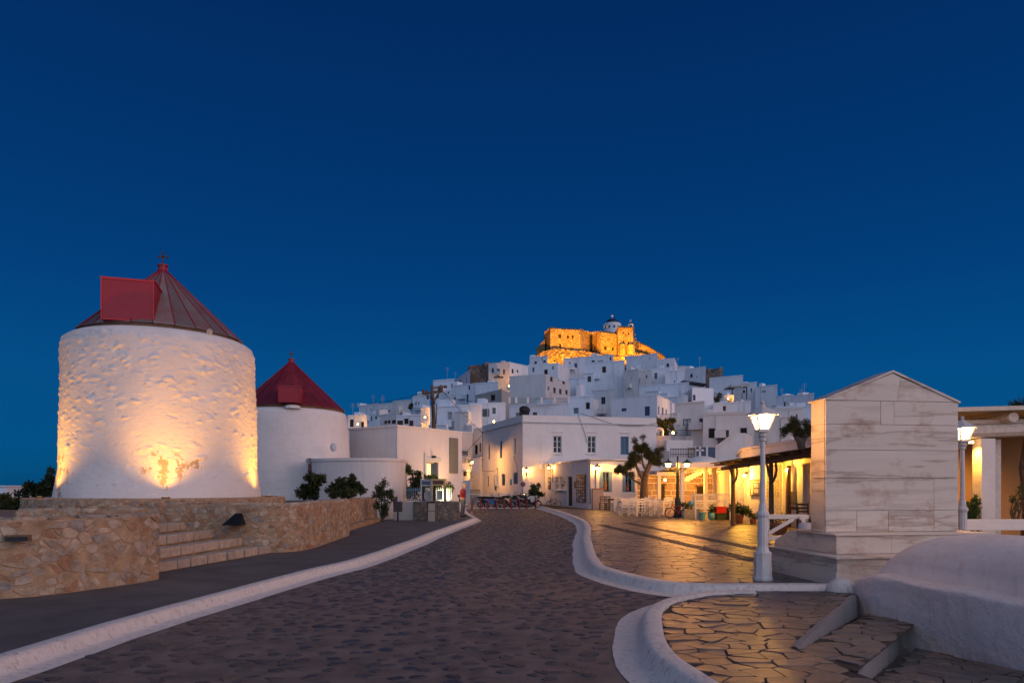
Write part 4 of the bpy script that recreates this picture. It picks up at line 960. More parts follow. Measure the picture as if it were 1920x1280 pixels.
for i, row in enumerate(VILLAGE):                            # blank fronts still carry a few small openings
    row = list(row); r = np.random.RandomState(100 + i); x0, x1 = row[1][0][0], row[1][1][0]; Y = row[1][0][1]; w = x1 - x0
    if row[5] != 'ruin' and w > 22 and len([q for q in row[4] if q[0] == 0]) < 3 and 'plain' not in row[0] and 'blank' not in row[0] and 'one ' not in row[0] and 'seven' not in row[0]:
        for _ in range(2 if w > 40 else 1):
            pw = r.uniform(.55, .85) / Y * F; ph = r.uniform(.8, 1.2) / Y * F; xx = r.uniform(x0 + 4, x1 - 4 - pw); yy = row[2] + r.uniform(.9, 1.8) / Y * F
            if all(xx + pw < q[1] - 2 or xx > q[2] + 2 for q in row[4]): row[4] = list(row[4]) + [(0, xx, xx + pw, yy, yy + ph, ('slate', 'teal', 'bluel', 'slatew', 'void')[r.randint(5)])]
    VILLAGE[i] = tuple(row)
for row in VILLAGE:
    lab, pts, yt, k, wins, mat, dpt = row[:7]
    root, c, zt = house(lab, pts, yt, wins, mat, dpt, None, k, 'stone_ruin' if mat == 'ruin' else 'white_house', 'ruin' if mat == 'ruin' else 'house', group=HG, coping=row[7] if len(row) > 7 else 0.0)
    HOUSES[lab] = (root, c, zt)
    r = np.random.RandomState(hash(len(lab)) % 999 + int(pts[0][0]))
    if mat != 'ruin' and len(pts) == 2:                     # parapet rim and small roof blocks give the uneven skyline
        a, b = c; d = (b - a); bk = Vector((a.x + b.x, a.y + b.y, 0)).normalized()
        Wd = d.length; u_ = d / Wd; n_ = Vector((u_.y, -u_.x, 0)); px = lambda q: q.x / q.y * F + 960
        for _ in range(3 if pts[1][0] - pts[0][0] > 45 else 2):   # lean-to rooms and stair blocks in front
            s0 = r.uniform(.0, .66) * Wd; w_ = r.uniform(.18, .36) * Wd; out = r.uniform(.8, 2.6); top = zt - r.uniform(.9, 3.6); q0 = a + u_ * s0 + n_ * out; q1 = q0 + u_ * w_
            if any(px(q1) > v[1] - 1 and px(q0) < v[2] + 1 for v in wins) or 'balustrade' in lab: continue
            m = MB(); op = [w_ * r.uniform(.2, .5), 0, top - 1.7, top - .55]; op[1] = op[0] + min(r.uniform(.6, .9), w_ * .4); zb_ = top - 7
            face_cells(m, q0, u_, n_, w_, zb_, top, [op] if r.uniform() < .7 and w_ > 2 else [], .2)
            for e0, e1 in ((q0, a + u_ * s0), (q1, a + u_ * (s0 + w_))): m.add([(e0.x, e0.y, zb_), (e1.x, e1.y, zb_), (e1.x, e1.y, top), (e0.x, e0.y, top)], [(0, 1, 2, 3)])
            m.add([(q0.x, q0.y, top), (q1.x, q1.y, top), (q1.x - n_.x * out, q1.y - n_.y * out, top), (q0.x - n_.x * out, q0.y - n_.y * out, top)], [(0, 1, 2, 3)])
            an = m.build('annex', M[mat if r.uniform() < .7 else 'white_old'], root, fix=False)
            MB().bar(q0 + Vector((0, 0, top + .04)) + n_ * .04, q1 + Vector((0, 0, top + .04)) + n_ * .04, .22, .14).build('annex_edge', M[mat], an, fix=False)
            cq = q0 + u_ * (op[0] + op[1]) / 2 - n_ * .17; MB().box((cq.x, cq.y, (op[2] + op[3]) / 2), (op[1] - op[0] - .06, .06, op[3] - op[2] - .06), rz=math.atan2(u_.y, u_.x)).build('shutter', M[('slate', 'teal', 'blue', 'brown', 'dark')[r.randint(5)]], an, fix=False)
        if r.uniform() < .75:
            m = MB(); t = r.uniform(.1, .75); w = r.uniform(.12, .28) * d.length; h = r.uniform(.35, 1.0); q = a + d * t + bk * r.uniform(1.2, 3.5)
            m.box((q.x, q.y, zt + h / 2), (w, 1.6, h), rz=math.atan2(d.y, d.x)); m.build('roof_block', M[mat], root)
        if r.uniform() < .5:
            q = a + d * r.uniform(.2, .8) + bk * 1.5; h = r.uniform(1.2, 2.6); m = MB().bar((q.x, q.y, zt), (q.x, q.y, zt + h), .05)
            for k2 in range(3): m.bar((q.x - .4, q.y, zt + h - .15 - .25 * k2), (q.x + .4, q.y, zt + h - .15 - .25 * k2), .025)
            m.build('aerial', M['grey_metal'], root)
        if r.uniform() < .6:
            q = a + d * r.uniform(.15, .85); MB().bar((q.x, q.y - .08, zt - .1), (q.x, q.y - .08, zt - r.uniform(3, 6)), .08).build('drain_pipe', M['cement_light'], root)
        if r.uniform() < .5:
            t0 = r.uniform(.05, .5); q0 = a + d * t0; q1 = a + d * (t0 + r.uniform(.2, .45)); zz = zt - r.uniform(2.2, 3.4); MB().bar((q0.x, q0.y - .5, zz), (q1.x, q1.y - .5, zz), 1.0, .8).build('terrace_block', M[mat], root)
        w = MB(); w.bar((a.x, a.y - .03, zt - .12), (b.x, b.y - .03, zt - .12), .12, .14); w.build('parapet_edge', M[mat], root)
    if mat == 'ruin':
        a, b = c[:2]; d = b - a; m = MB()
        for _ in range(26):
            q = a + d * r.uniform(.02, .98) + Vector((0, r.uniform(.2, 2.5), 0)); m.box((q.x, q.y, zt + r.uniform(-.2, .3)), (r.uniform(.5, 1.6), r.uniform(.5, 1.2), r.uniform(.4, 1.1)), rz=r.uniform(0, 1))
        m.build('broken_top', M['ruin'], root)
def rail(parent, x0, x1, y0, y1, Y, mat, step=3.0, name='railing', posts=()):
    m = MB(); a, b = P(x0, y0, Y), P(x1, y0, Y); z1_ = ZY(y1, Y); m.bar(a, b, .06, .06); m.bar((a.x, a.y, z1_ + .05), (b.x, b.y, z1_ + .05), .05, .05)
    n = max(2, int((x1 - x0) / step))
    for i in range(n + 1):
        q = a.lerp(b, i / n); m.bar((q.x, q.y, z1_), (q.x, q.y, q.z), .035)
    o = m.build(name, M[mat], parent)
    for x in posts:
        q = P(x, y0 - 1, Y); MB().box((q.x, q.y, (q.z + z1_) / 2), (.28, .28, q.z - z1_ + .1)).build('rail_post', M['white'], parent)
    return o
def H(key): return next(v for k, v in HOUSES.items() if key in k)
rail(H('blue balustrade')[0], 956, 1065, 746.5, 755, 92.3, 'teal', 1.5, posts=(955.5, 968, 990, 1015.5, 1040.5, 1066))
rail(H('blue door and balcony')[0], 865, 884, 751, 757, 119.5, 'blue', 1.6)
rail(H('warm balcony side')[0], 1238, 1260, 776.5, 783, 89, 'blue_light', 2.0)
rail(H('blue balcony by the pole')[0], 774, 787, 764.5, 770, 125, 'blue', 1.6)
rail(H('balcony rail below the castle')[0], 1066, 1078, 693, 700, 149, 'slate', 1.6)
rail(H('tall glazed blue door')[0], 1267, 1292, 806, 817, 77.5, 'slate', 2.0)
rail(H('iron balcony at the end')[0], 866, 877, 846, 853, 71.2, 'iron', 1.5)
r0_ = H('central door and dark balcony')[0]; MB().box(P(935, 707, 148.0), (2.0, 1.2, .22)).build('balcony_slab', M['navy'], r0_)
# blue pergola and dark canopy
o = empty('blue_pergola', P(1300, 718, 132), 'flat blue timber pergola on a roof in the upper right village', 'pergola'); a, b = P(1281, 712.5, 132), P(1327, 719, 132)
MB().slab([a, b, b + Vector((0, 3, 0)), a + Vector((0, 3, 0))], (0, 0, -.22)).build('roof', M['navy'], o)
for x in (1290, 1312, 1325): q = P(x, 714 + (x - 1281) * .14, 132.2); MB().bar(q, q - Vector((0, 0, 1.6)), .16).build('post', M['navy'], o)
o = empty('dark_canopy', P(1388, 726, 128), 'dark grey flat canopy over a terrace on the right shoulder', 'canopy'); a, b = P(1370, 725.5, 128), P(1404, 724, 128)
MB().slab([a, b, b + Vector((0, 4, 0)), a + Vector((0, 4, 0))], (0, 0, .3)).build('roof', M['cement'], o)
for x in (1373, 1400): q = P(x, 726, 128.2); MB().bar(q, q - Vector((0, 0, 2.2)), .18).build('post', M['navy'], o)
# warm lamps among the houses
def hill_lamp(x, y, Y, energy, label, parent=None, back=.8):
    p = P(x, y, Y - back); o = empty('street_lamp', p, label, 'lamp', 'small lamps among the village houses')
    MB().ball(p, .13, 8, 6).build('bulb', M['lamp_far'], o); MB().bar(p + Vector((0, .05, .14)), p + Vector((0, back, .2)), .05).build('bracket', M['iron'], o)
    point(p + Vector((0, -.25, 0)), energy * 2.2, (1, .38, .06), .12, o)
hill_lamp(797, 782, 90, 90, 'amber wall lamp behind the utility pole')
hill_lamp(954, 723.5, 148, 420, 'amber lamp lighting the alley below the balcony house', back=1.5)
hill_lamp(671, 795, 95, 60, 'small warm lamp beside the arched door near the small windmill')
hill_lamp(1365, 747, 116, 130, 'amber lamp on the small house left of the near lantern')
hill_lamp(1293, 755, 95, 120, 'unseen warm lamp between the pinkish house and the blue shutter house', back=2.5)  # unseen lamp, hidden between these two houses
hill_lamp(1262, 811, 66, 200, 'bright star like lamp above the lit alley steps', back=1.2)
hill_lamp(926, 790, 84, 150, 'warm lamp on the roof edge behind the corner house', back=1.0)
# ---- castle
def stonewall(name, base, sc_=1.0):
    m, t, b = newmat(name); v = coords(t, kind='World')
    br = t.nodes.new('ShaderNodeTexVoronoi'); br.feature = 'DISTANCE_TO_EDGE'; br.inputs['Scale'].default_value = 1.1 * sc_; t.links.new(coords(t, (1, 1, 1.7), 'World'), br.inputs['Vector'])
    f = ramp(t, br.outputs['Distance'], ((.0, (.34,) * 3), (.12, (1, 1, 1)))); g = ramp(t, noise(t, v, .5 * sc_, 6, .7), ((.3, (.45,) * 3), (.7, (1.25,) * 3)))
    t.links.new(mixc(t, 1.0, mixc(t, 1.0, base, f, 'MULTIPLY'), g, 'MULTIPLY'), b.inputs['Base Color']); b.inputs['Roughness'].default_value = .95
    bump(t, b, f, .8, .2); return m
M['castle'] = stonewall('castle_stone', (.42, .29, .13)); M['castle_rock'] = stonewall('castle_rock', (.40, .28, .13), .35)
CY = 215.0
ct = empty('castle', P(1120, 665, CY), 'orange floodlit stone castle with windowed walls on top of the hill', 'castle')
def cwall(pts, tops, wins=(), mat='castle', name='castle_wall', dp=10, low=44):
    c = [Vector(((x - 960) / F * Y, Y, 0)) for x, Y in pts]; m = MB(); todo = []
    for i in range(len(c) - 1):
        a, b = c[i], c[i + 1]; u = (b - a); Wd = u.length; u /= Wd; n = Vector((u.y, -u.x, 0)); ops = []
        zt = max(ZY(tops[i], pts[i][1]), ZY(tops[i + 1], pts[i + 1][1]))
        for x0, x1, y0, y1 in [w[1:] for w in wins if w[0] == i]:
            h = lambda x: ((x - 960) / F * a.y - a.x) / (u.x - (x - 960) / F * u.y)
            ops.append([h(x0), h(x1), ZY(y1, a.y), ZY(y0, a.y)])
        k0 = len(m.v); face_cells(m, a, u, n, Wd, low - 8, zt, ops, .6)
        z_a, z_b = ZY(tops[i], pts[i][1]), ZY(tops[i + 1], pts[i + 1][1])        # slope the top line
        for j in range(k0, len(m.v)):
            x, y, z = m.v[j]
            if z > zt - 1e-4:
                t = ((Vector((x, y, 0)) - a).dot(u)) / Wd; m.v[j] = (x, y, z_a + (z_b - z_a) * min(1, max(0, t)))
        for o_ in ops: todo.append((a, u, n, o_))
    bk = [p + Vector((0, dp, 0)) for p in c]; zt = [ZY(t, p[1]) for t, p in zip(tops, pts)]
    for i in range(len(c) - 1): m.add([(c[i].x, c[i].y, zt[i]), (c[i + 1].x, c[i + 1].y, zt[i + 1]), (bk[i + 1].x, bk[i + 1].y, zt[i + 1]), (bk[i].x, bk[i].y, zt[i])], [(0, 1, 2, 3)])
    for q, w_, z in ((c[0], bk[0], zt[0]), (c[-1], bk[-1], zt[-1])): m.add([(q.x, q.y, low - 8), (q.x, q.y, z), (w_.x, w_.y, z), (w_.x, w_.y, low - 8)], [(0, 1, 2, 3)])
    o = m.build(name, M[mat], ct, fix=False)
    for a, u, n, o_ in todo:
        ce = a + u * (o_[0] + o_[1]) / 2 - n * .55; MB().box((ce.x, ce.y, (o_[2] + o_[3]) / 2), (o_[1] - o_[0], .06, o_[3] - o_[2]), rz=math.atan2(u.y, u.x)).build('window', M['void'], o, fix=False)
    return o
cwall([(1006, CY + 6), (1021.5, CY + 5)], (652, 636), (), dp=6)
cwall([(1021.3, CY + 8), (1032, CY), (1088, CY), (1105, CY + 5)], (624, 616, 619, 624.5), [(1, 1047, 1052, 626, 634), (1, 1063, 1067, 628.5, 634), (1, 1072, 1076, 628.5, 634), (1, 1048.5, 1052, 644, 651), (2, 1092, 1094.5, 625, 630)], dp=9)
cwall([(1105, CY + 6), (1110.5, CY + 10)], (625, 627), (), 'ruin', dp=4)
cwall([(1110.5, CY + 7), (1119, CY + 5)], (626.5, 627), [(0, 1113.5, 1116, 628, 632), (0, 1113.5, 1115.5, 635, 643), (0, 1112.5, 1115, 651, 658)], dp=5)
cwall([(1118.8, CY + 3), (1126, CY + 1), (1159, CY + 1)], (624, 622.3, 626.5), [(1, 1133, 1137.5, 649, 656), (1, 1147, 1151, 651, 657), (1, 1139, 1141, 636, 638.5), (1, 1151, 1152.8, 638, 640.5), (1, 1129, 1130.5, 629, 631)], dp=8)
cwall([(1158.6, CY - 1), (1187, CY - 1)], (613.5, 614.5), [(0, 1167, 1170, 622.5, 626), (0, 1177, 1180, 623.5, 627), (0, 1168, 1170.5, 638.5, 642.5), (0, 1177.5, 1180, 640, 644)], name='tower', dp=7)
cwall([(1187, CY + 2), (1193, CY + 2), (1215, CY), (1247, CY - 4)], (631, 641, 650, 669), [(0, 1188.5, 1190, 644, 650)], dp=4)
for x0, x1, yt in ((1160.5, 1173.5, 646), (1174.5, 1191, 647)):
    q = P((x0 + x1) / 2, yt, CY - 1.5); rr = (x1 - x0) / 2 / F * CY; MB().lathe((q.x, q.y, 0), [(rr * 1.15, 34), (rr, q.z - 1), (rr * .9, q.z)], 12).build('buttress', M['castle'], ct, smooth=True, auto=50)
m = MB(); r = np.random.RandomState(5)                      # row of corbels and broken crown stones
for x in np.arange(1160, 1187, 2.4): q = P(x, 615.6, CY - 1.2); m.box(q, (.22, .3, .45))
m.build('corbel', M['castle'], ct)
m = MB()
for x in np.arange(1022, 1246, 1.5):
    yt = np.interp(x, (1022, 1032, 1088, 1105, 1119, 1126, 1158, 1159, 1187, 1193, 1215, 1246), (624, 616, 619, 624.5, 624, 622.3, 626.5, 613.5, 614.5, 641, 650, 669)); q = P(x + r.uniform(-.5, .5), yt - r.uniform(-1, .6), CY + 3); m.box(q, (r.uniform(.2, .6), 1.5, r.uniform(.2, .6)), rz=r.uniform(-.3, .3))
m.build('broken_crown', M['castle'], ct)
# rock below the walls
r = np.random.RandomState(8); vs = []; fs = []; nxr, nzr = 90, 14
for j in range(nzr):
    for i in range(nxr):
        x = 1000 + (1250 - 1000) * i / (nxr - 1); f = j / (nzr - 1)
        top = np.interp(x, (1000, 1012, 1033, 1040, 1060, 1098, 1120, 1160, 1195, 1250), (672, 660, 655, 652, 655, 658, 663, 668, 660, 672)); y = top + (690 - top) * (1 - f)
        vs.append(tuple(P(x, y, CY - 2.6 - (1 - f) * 6 + r.uniform(-.5, .5) * (1.5 if j < nzr - 1 else 1))))
fs = [(j * nxr + i, j * nxr + i + 1, (j + 1) * nxr + i + 1, (j + 1) * nxr + i) for j in range(nzr - 1) for i in range(nxr - 1)]
vs2 = [(x, y + 7, z - .3) for x, y, z in vs[-nxr:]]; b = len(vs); vs += vs2; fs += [(b - nxr + i, b - nxr + i + 1, b + i + 1, b + i) for i in range(nxr - 1)]
MB().add(vs, fs).build('rock_outcrop', M['castle_rock'], ct, fix=False)
# church behind the castle wall
ch = empty('castle_church', P(1148, 622, CY + 12), 'white domed church drum with dark blue dome behind the castle tower', 'church')
q = P(1148, 622, CY + 12); rr = 16.3 / F * (CY + 12); zd = ZY(608.5, CY + 12)
MB().lathe((q.x, q.y, 0), [(rr, q.z - 4), (rr, zd), (rr * .96, zd + .25), (rr * .8, zd + .3)], 24).build('drum', M['white_far'], ch)
MB().lathe((q.x, q.y, zd + .25), [(rr * .74 * math.cos(a), rr * .62 * math.sin(a)) for a in np.linspace(0, 1.5, 8)], 24).build('dome', plain('blue_dome', (.008, .022, .06), .5), ch, smooth=True)
zc = zd + .25 + rr * .62; MB().bar((q.x, q.y, zc - .1), (q.x, q.y, zc + 1.3), .14).bar((q.x - .42, q.y, zc + .8), (q.x + .42, q.y, zc + .8), .14).build('cross', M['frame_white'], ch)
for k in range(5): a = -2.6 + k * .55; MB().box((q.x + rr * math.cos(a), q.y + rr * math.sin(a), zd - 1.2), (.12, .5, .9), rz=a).build('window', M['dark'], ch)
bt_ = empty('bell_tower', P(1182, 616, CY + 5), 'tiny bell tower on the right corner of the castle tower', 'bell tower'); q = P(1182, 616, CY + 3); w = 4.6 / F * CY
m = MB()
for i in (-1, 1):
    for j in (-1, 1): m.box((q.x + i * w * .8, q.y + j * .5, q.z + .45), (.3, .3, 1.3))
m.box((q.x, q.y, q.z + 1.2), (w * 2.1, 1.5, .25)); m.build('arches', M['white_far'], bt_)
MB().lathe((q.x, q.y, q.z + 1.32), [(w * .8, 0), (w * .5, .4), (.05, .6)], 10).build('cap', M['slate'], bt_); MB().bar((q.x, q.y, q.z + 1.9), (q.x, q.y, q.z + 2.9), .09).bar((q.x - .3, q.y, q.z + 2.55), (q.x + .3, q.y, q.z + 2.55), .09).build('cross', M['frame_white'], bt_)
# castle floodlights
for i, (x, y, Y, tx, ty, en) in enumerate(((1040, 676, CY - 15, 1048, 640, 15000), (1075, 676, CY - 15, 1078, 640, 13000), (1012, 684, CY - 14, 1016, 650, 5500), (1135, 676, CY - 15, 1138, 640, 9500), (1174, 674, CY - 11, 1172, 640, 15000), (1212, 678, CY - 14, 1215, 655, 9000), (1100, 672, CY - 13, 1104, 640, 5000))):
    p = P(x, y, Y); o = empty('castle_floodlight', p, ('floodlight under the castle left wall', 'floodlight under the castle wall middle windows', 'floodlight at the castle far left foot', 'floodlight under the castle centre block', 'floodlight at the castle tower buttresses', 'floodlight under the castle sloping right wall', 'floodlight in the castle dark recess')[i], 'floodlight', 'floodlights round the castle')
    MB().box(p, (.5, .3, .4)).build('housing', M['iron'], o)
    spot(p + Vector((0, .4, .2)), P(tx, ty, CY), en * 1.9, 100, (1.0, .36, .006), 1.0, .3, o)
# ================================================================ lanterns, monument, vaulted tomb, taverna
def lantern_head(parent, c, s=1.0, frame='lampwhite', energy=50, col=(1.0, .44, .11), pane='lamp'):
    """four sided tapering lantern; c is the bottom centre"""
    c = Vector(c); a0, a1, h = .085 * s, .165 * s, .27 * s; m = MB(); q = [(-1, -1), (1, -1), (1, 1), (-1, 1)]
    bot = [c + Vector((i * a0, j * a0, 0)) for i, j in q]; top = [c + Vector((i * a1, j * a1, h)) for i, j in q]
    for k in range(4): m.bar(bot[k], top[k], .022 * s); m.bar(bot[k], bot[(k + 1) % 4], .022 * s); m.bar(top[k], top[(k + 1) % 4], .026 * s)
    m.box(c + Vector((0, 0, -.02 * s)), (.2 * s, .2 * s, .04 * s)); head = m.build('lantern_frame', M[frame], parent)
    for k in range(4):
        MB().add([bot[k], bot[(k + 1) % 4], top[(k + 1) % 4], top[k]], [(0, 1, 2, 3)]).build('glass_pane', M[pane], head, fix=False)
    MB().lathe(c + Vector((0, 0, h)), [(.28 * s, 0.0), (.27 * s, .025 * s), (.17 * s, .09 * s), (.09 * s, .14 * s), (.05 * s, .15 * s), (.05 * s, .18 * s), (.028 * s, .185 * s), (.028 * s, .21 * s), (.05 * s, .225 * s), (.03 * s, .25 * s), (0.006, .27 * s)], 8, a0=math.pi / 8).build('lantern_cap', M[frame], head)
    point(c + Vector((0, 0, h * .55)), energy, col, .05 * s, parent)
def lamp_post(base, H_, label, energy):
    o = empty('lantern_post', base, label, 'lamp post', 'white lantern posts'); b = Vector(base); k = H_ / 2.42
    MB().lathe(b, [(.155, 0), (.155, .05), (.14, .07), (.13, .42 * k), (.135, .44 * k), (.13, .47 * k)], 8, a0=math.pi / 8).build('post_base', M['lampwhite'], o)
    MB().lathe(b, [(.105, .47 * k), (.08, .56 * k), (.08, 1.02 * k), (.102, 1.06 * k), (.102, 1.10 * k), (.065, 1.13 * k), (.06, 1.22 * k), (.045, 1.26 * k)], 24, flute=.07).build('fluted_shaft', M['lampwhite'], o)
    MB().lathe(b, [(.048, 1.26 * k), (.038, 2.25 * k), (.06, 2.27 * k), (.06, 2.31 * k), (.09, 2.35 * k), (.05, 2.40 * k), (.05, 2.42 * k)], 16, flute=.06).build('upper_shaft', M['lampwhite'], o)
    lantern_head(o, b + Vector((0, 0, H_ + .02)), .88, 'lampwhite', energy); return o
lamp_post((4.04, 11.0, .13), 2.40, 'white fluted lantern post lit beside the marble monument', 105)
lamp_post((8.84, 13.4, .13), 2.40, 'white lantern post lit just right of the marble monument', 190)
gp = Vector((8.2, 33.8, .13)); o = empty('double_lantern_post', gp, 'dark green lamp post with two lit lanterns by the taverna tables', 'lamp post')
MB().lathe(gp, [(.26, 0), (.26, .06), (.20, .12), (.15, .5), (.13, .95), (.10, 1.0)], 10).build('post_base', M['green_iron'], o); MB().lathe(gp, [(.085, 1.0), (.07, 2.75), (.03, 2.85), (.05, 2.92), (.02, 3.05)], 10).build('shaft', M['green_iron'], o)
MB().bar(gp + Vector((-.5, 0, 2.42)), gp + Vector((.5, 0, 2.42)), .04).tube([gp + Vector((-.42, 0, 2.4)), gp + Vector((-.2, 0, 2.28)), gp + Vector((0, 0, 2.1))], .015, 5).tube([gp + Vector((.42, 0, 2.4)), gp + Vector((.2, 0, 2.28)), gp + Vector((0, 0, 2.1))], .015, 5).build('cross_arm', M['green_iron'], o)
for sx_ in (-.46, .46): lantern_head(o, gp + Vector((sx_, 0, 2.46)), .85, 'green_iron', 340, (1, .40, .07))
def wall_lantern(c, n, label, energy, post=None):
    c = Vector(c); n = Vector(n).normalized(); o = empty('wall_lantern', c, label, 'wall lamp', 'lanterns on the house walls')
    MB().box(c + n * .03, (.12, .06, .3), rz=math.atan2(n.y, n.x) - math.pi / 2).bar(c + n * .05, c + n * .42, .035).bar(c + n * .05 + Vector((0, 0, -.2)), c + n * .3, .03).build('bracket', M['iron'], o)
    lantern_head(o, c + n * .42 + Vector((0, 0, .06)), .9, 'iron', energy, (1, .42, .08))
    if post: MB().bar(c + n * .08, c + n * .08 - Vector((0, 0, post)), .05).build('conduit', M['iron'], o)
u1 = (SHc[2] - SHc[1]).normalized(); u0 = (SHc[1] - SHc[0]).normalized(); n0 = Vector((u0.y, -u0.x, 0)); n1 = Vector((u1.y, -u1.x, 0))
wall_lantern(P(987, 886, 60.0), (0, -1, 0), 'lit wall lantern at the corner of the two storey house', 210)
wall_lantern(onface(SHc[0], u0, 1038, 881, .02), n0, 'lit wall lantern on the shop side wall beside the air conditioner', 210, 1.0)
wall_lantern(onface(SHc[1], u1, 1116, 883, .02), n1, 'lit wall lantern on the shop front left of the blue shutters', 230, 1.6)
wall_lantern(P(881, 871, 65.2), (.6, -1, 0), 'warm alley lamp lighting the side of the corner house', 850)
wall_lantern(onface(SHc[1], u1, 1158, 884, .02), n1, 'small lit lantern between the two blue shuttered windows', 110)

# ---- marble monument
def marble():
    m, t, b = newmat('veined_marble'); v = coords(t, kind='World')
    w = noise(t, coords(t, (.35, .35, 2.2), 'World'), 2.1, 8, .62); oi = t.nodes.new('ShaderNodeObjectInfo')
    off = t.nodes.new('ShaderNodeVectorMath'); off.operation = 'ADD'; mpv = coords(t, (.22, .22, 2.4), 'World'); t.links.new(mpv, off.inputs[0]); t.links.new(oi.outputs['Random'], off.inputs[1])
    vein = t.nodes.new('ShaderNodeTexNoise'); vein.inputs['Scale'].default_value = .8; vein.inputs['Detail'].default_value = 9; vein.inputs['Roughness'].default_value = .58; t.links.new(off.outputs[0], vein.inputs['Vector'])
    c = ramp(t, vein.outputs['Fac'], ((.30, (.70, .62, .53)), (.465, (.66, .58, .49)), (.497, (.40, .33, .27)), (.512, (.62, .55, .46)), (.60, (.68, .60, .51)), (.655, (.55, .48, .40)), (.70, (.70, .63, .54))))
    rust = ramp(t, noise(t, coords(t, (1, 1, 1.5), 'World'), 1.9, 8, .7), ((.54, (0, 0, 0)), (.70, (.62,) * 3)))
    t.links.new(mixc(t, rust, c, (.34, .17, .09)), b.inputs['Base Color']); b.inputs['Roughness'].default_value = .42
    bump(t, b, w, .12, .01); return m
M['marble'] = marble()
mo = empty('marble_monument', (6.3, 11.2, .13), 'gabled white marble monument with grey veins and brown stains on a stepped base', 'monument')
ang = R(8); U = Vector((math.cos(ang), math.sin(ang), 0)); V = Vector((-math.sin(ang), math.cos(ang), 0)); A0 = Vector((5.10, 11.10, 0))
def mp(s_, t_, z): return A0 + U * s_ + V * t_ + Vector((0, 0, z))
def mslab(poly, t0, t1, name='marble_panel', parent=mo, bev=.004):   # polygon in (s, z), from depth t0 to t1
    m = MB(); m.slab([mp(s_, t0, z) for s_, z in poly], V * (t1 - t0)); return m.build(name, M['marble'], parent)
Wd = 2.40; eav, apex, zb = 3.05, 3.52, .90; DP = .44
core = mslab([(.02, zb), (Wd - .02, zb), (Wd - .02, eav - .02), (Wd / 2, apex - .03), (.02, eav - .02)], .03, DP - .03, 'core')
rows = [zb, 1.25, 1.78, 2.24, 2.66, eav]; rm_ = random.Random(5); g = .004
cuts = [[0, .55, 1.12, 1.95, Wd], [0, 1.95, Wd], [0, Wd], [0, Wd], [0, .98, 1.22, Wd]]
for i in range(5):
    for a, b in zip(cuts[i][:-1], cuts[i][1:]):
        d = rm_.uniform(-.003, .003)
        mslab([(a + g, rows[i] + g), (b - g, rows[i] + g), (b - g, rows[i + 1] - g), (a + g, rows[i + 1] - g)], d, .028, parent=core)
gz = lambda s_: eav + (apex - eav) * (1 - abs(s_ - Wd / 2) / (Wd / 2))
mslab([(g, eav + g), (1.28, eav + g), (1.34, gz(1.34) - .02), (Wd / 2, apex - .01), (.04, eav + .02)], .0, .028, parent=core); mslab([(1.288, eav + g), (Wd - g, eav + g), (Wd - .04, eav + .02), (1.348, gz(1.348) - .02)], .002, .028, parent=core)
for a, b in zip(rows[::2], (rows[2], rows[4], eav)):                                            # side facing panels
    for s0, s1 in ((-.004, .022), (Wd - .022, Wd + .004)): 
        MB().slab([mp(s0, .034, a + g), mp(s0, DP - .034, a + g), mp(s0, DP - .034, b - g), mp(s0, .034, b - g)], U * (s1 - s0)).build('marble_panel', M['marble'], core)
for s0, s1 in ((-.025, Wd / 2), (Wd / 2, Wd + .025)):                                            # roof slabs
    za, zb_ = (eav - .02, apex) if s0 < 0 else (apex, eav - .02); e = .006 if s0 < 0 else 0
    MB().slab([mp(s0, -.02, za + e), mp(s1, -.02, zb_ + e), mp(s1, DP + .02, zb_ + e), mp(s0, DP + .02, za + e)], (0, 0, .035)).build('roof_slab', M['marble'], mo)
def course(s0, s1, t0, t1, z0, z1_, joints):
    ss = [s0] + joints + [s1]
    for a, b in zip(ss[:-1], ss[1:]):
        MB().slab([mp(a + g / 2, t0 + rm_.uniform(-.004, .004), z0), mp(b - g / 2, t0, z0), mp(b - g / 2, t1, z0), mp(a + g / 2, t1, z0)], (0, 0, z1_ - z0 - .003)).build('base_block', M['marble'], mo)
course(-.05, Wd + .2, -.36, DP + .3, .582, .87, [.9, 1.75]); course(-.10, Wd + .25, -.40, DP + .3, .872, .90, [1.3])
course(-.32, Wd + .5, -.78, DP + .9, .35, .55, [.75, 1.7]); course(-.34, Wd + .5, -.80, DP + .9, .13, .352, [1.1]); course(-.36, Wd + .5, -.83, DP + .92, .552, .58, [1.5])
MB().slab([mp(-.05, .75, .56), mp(-.05, 1.5, .56), mp(-.05, 1.5, .66), mp(-.05, .95, .885), mp(-.05, .75, .885)], U * .6).build('side_block', M['marble'], mo)

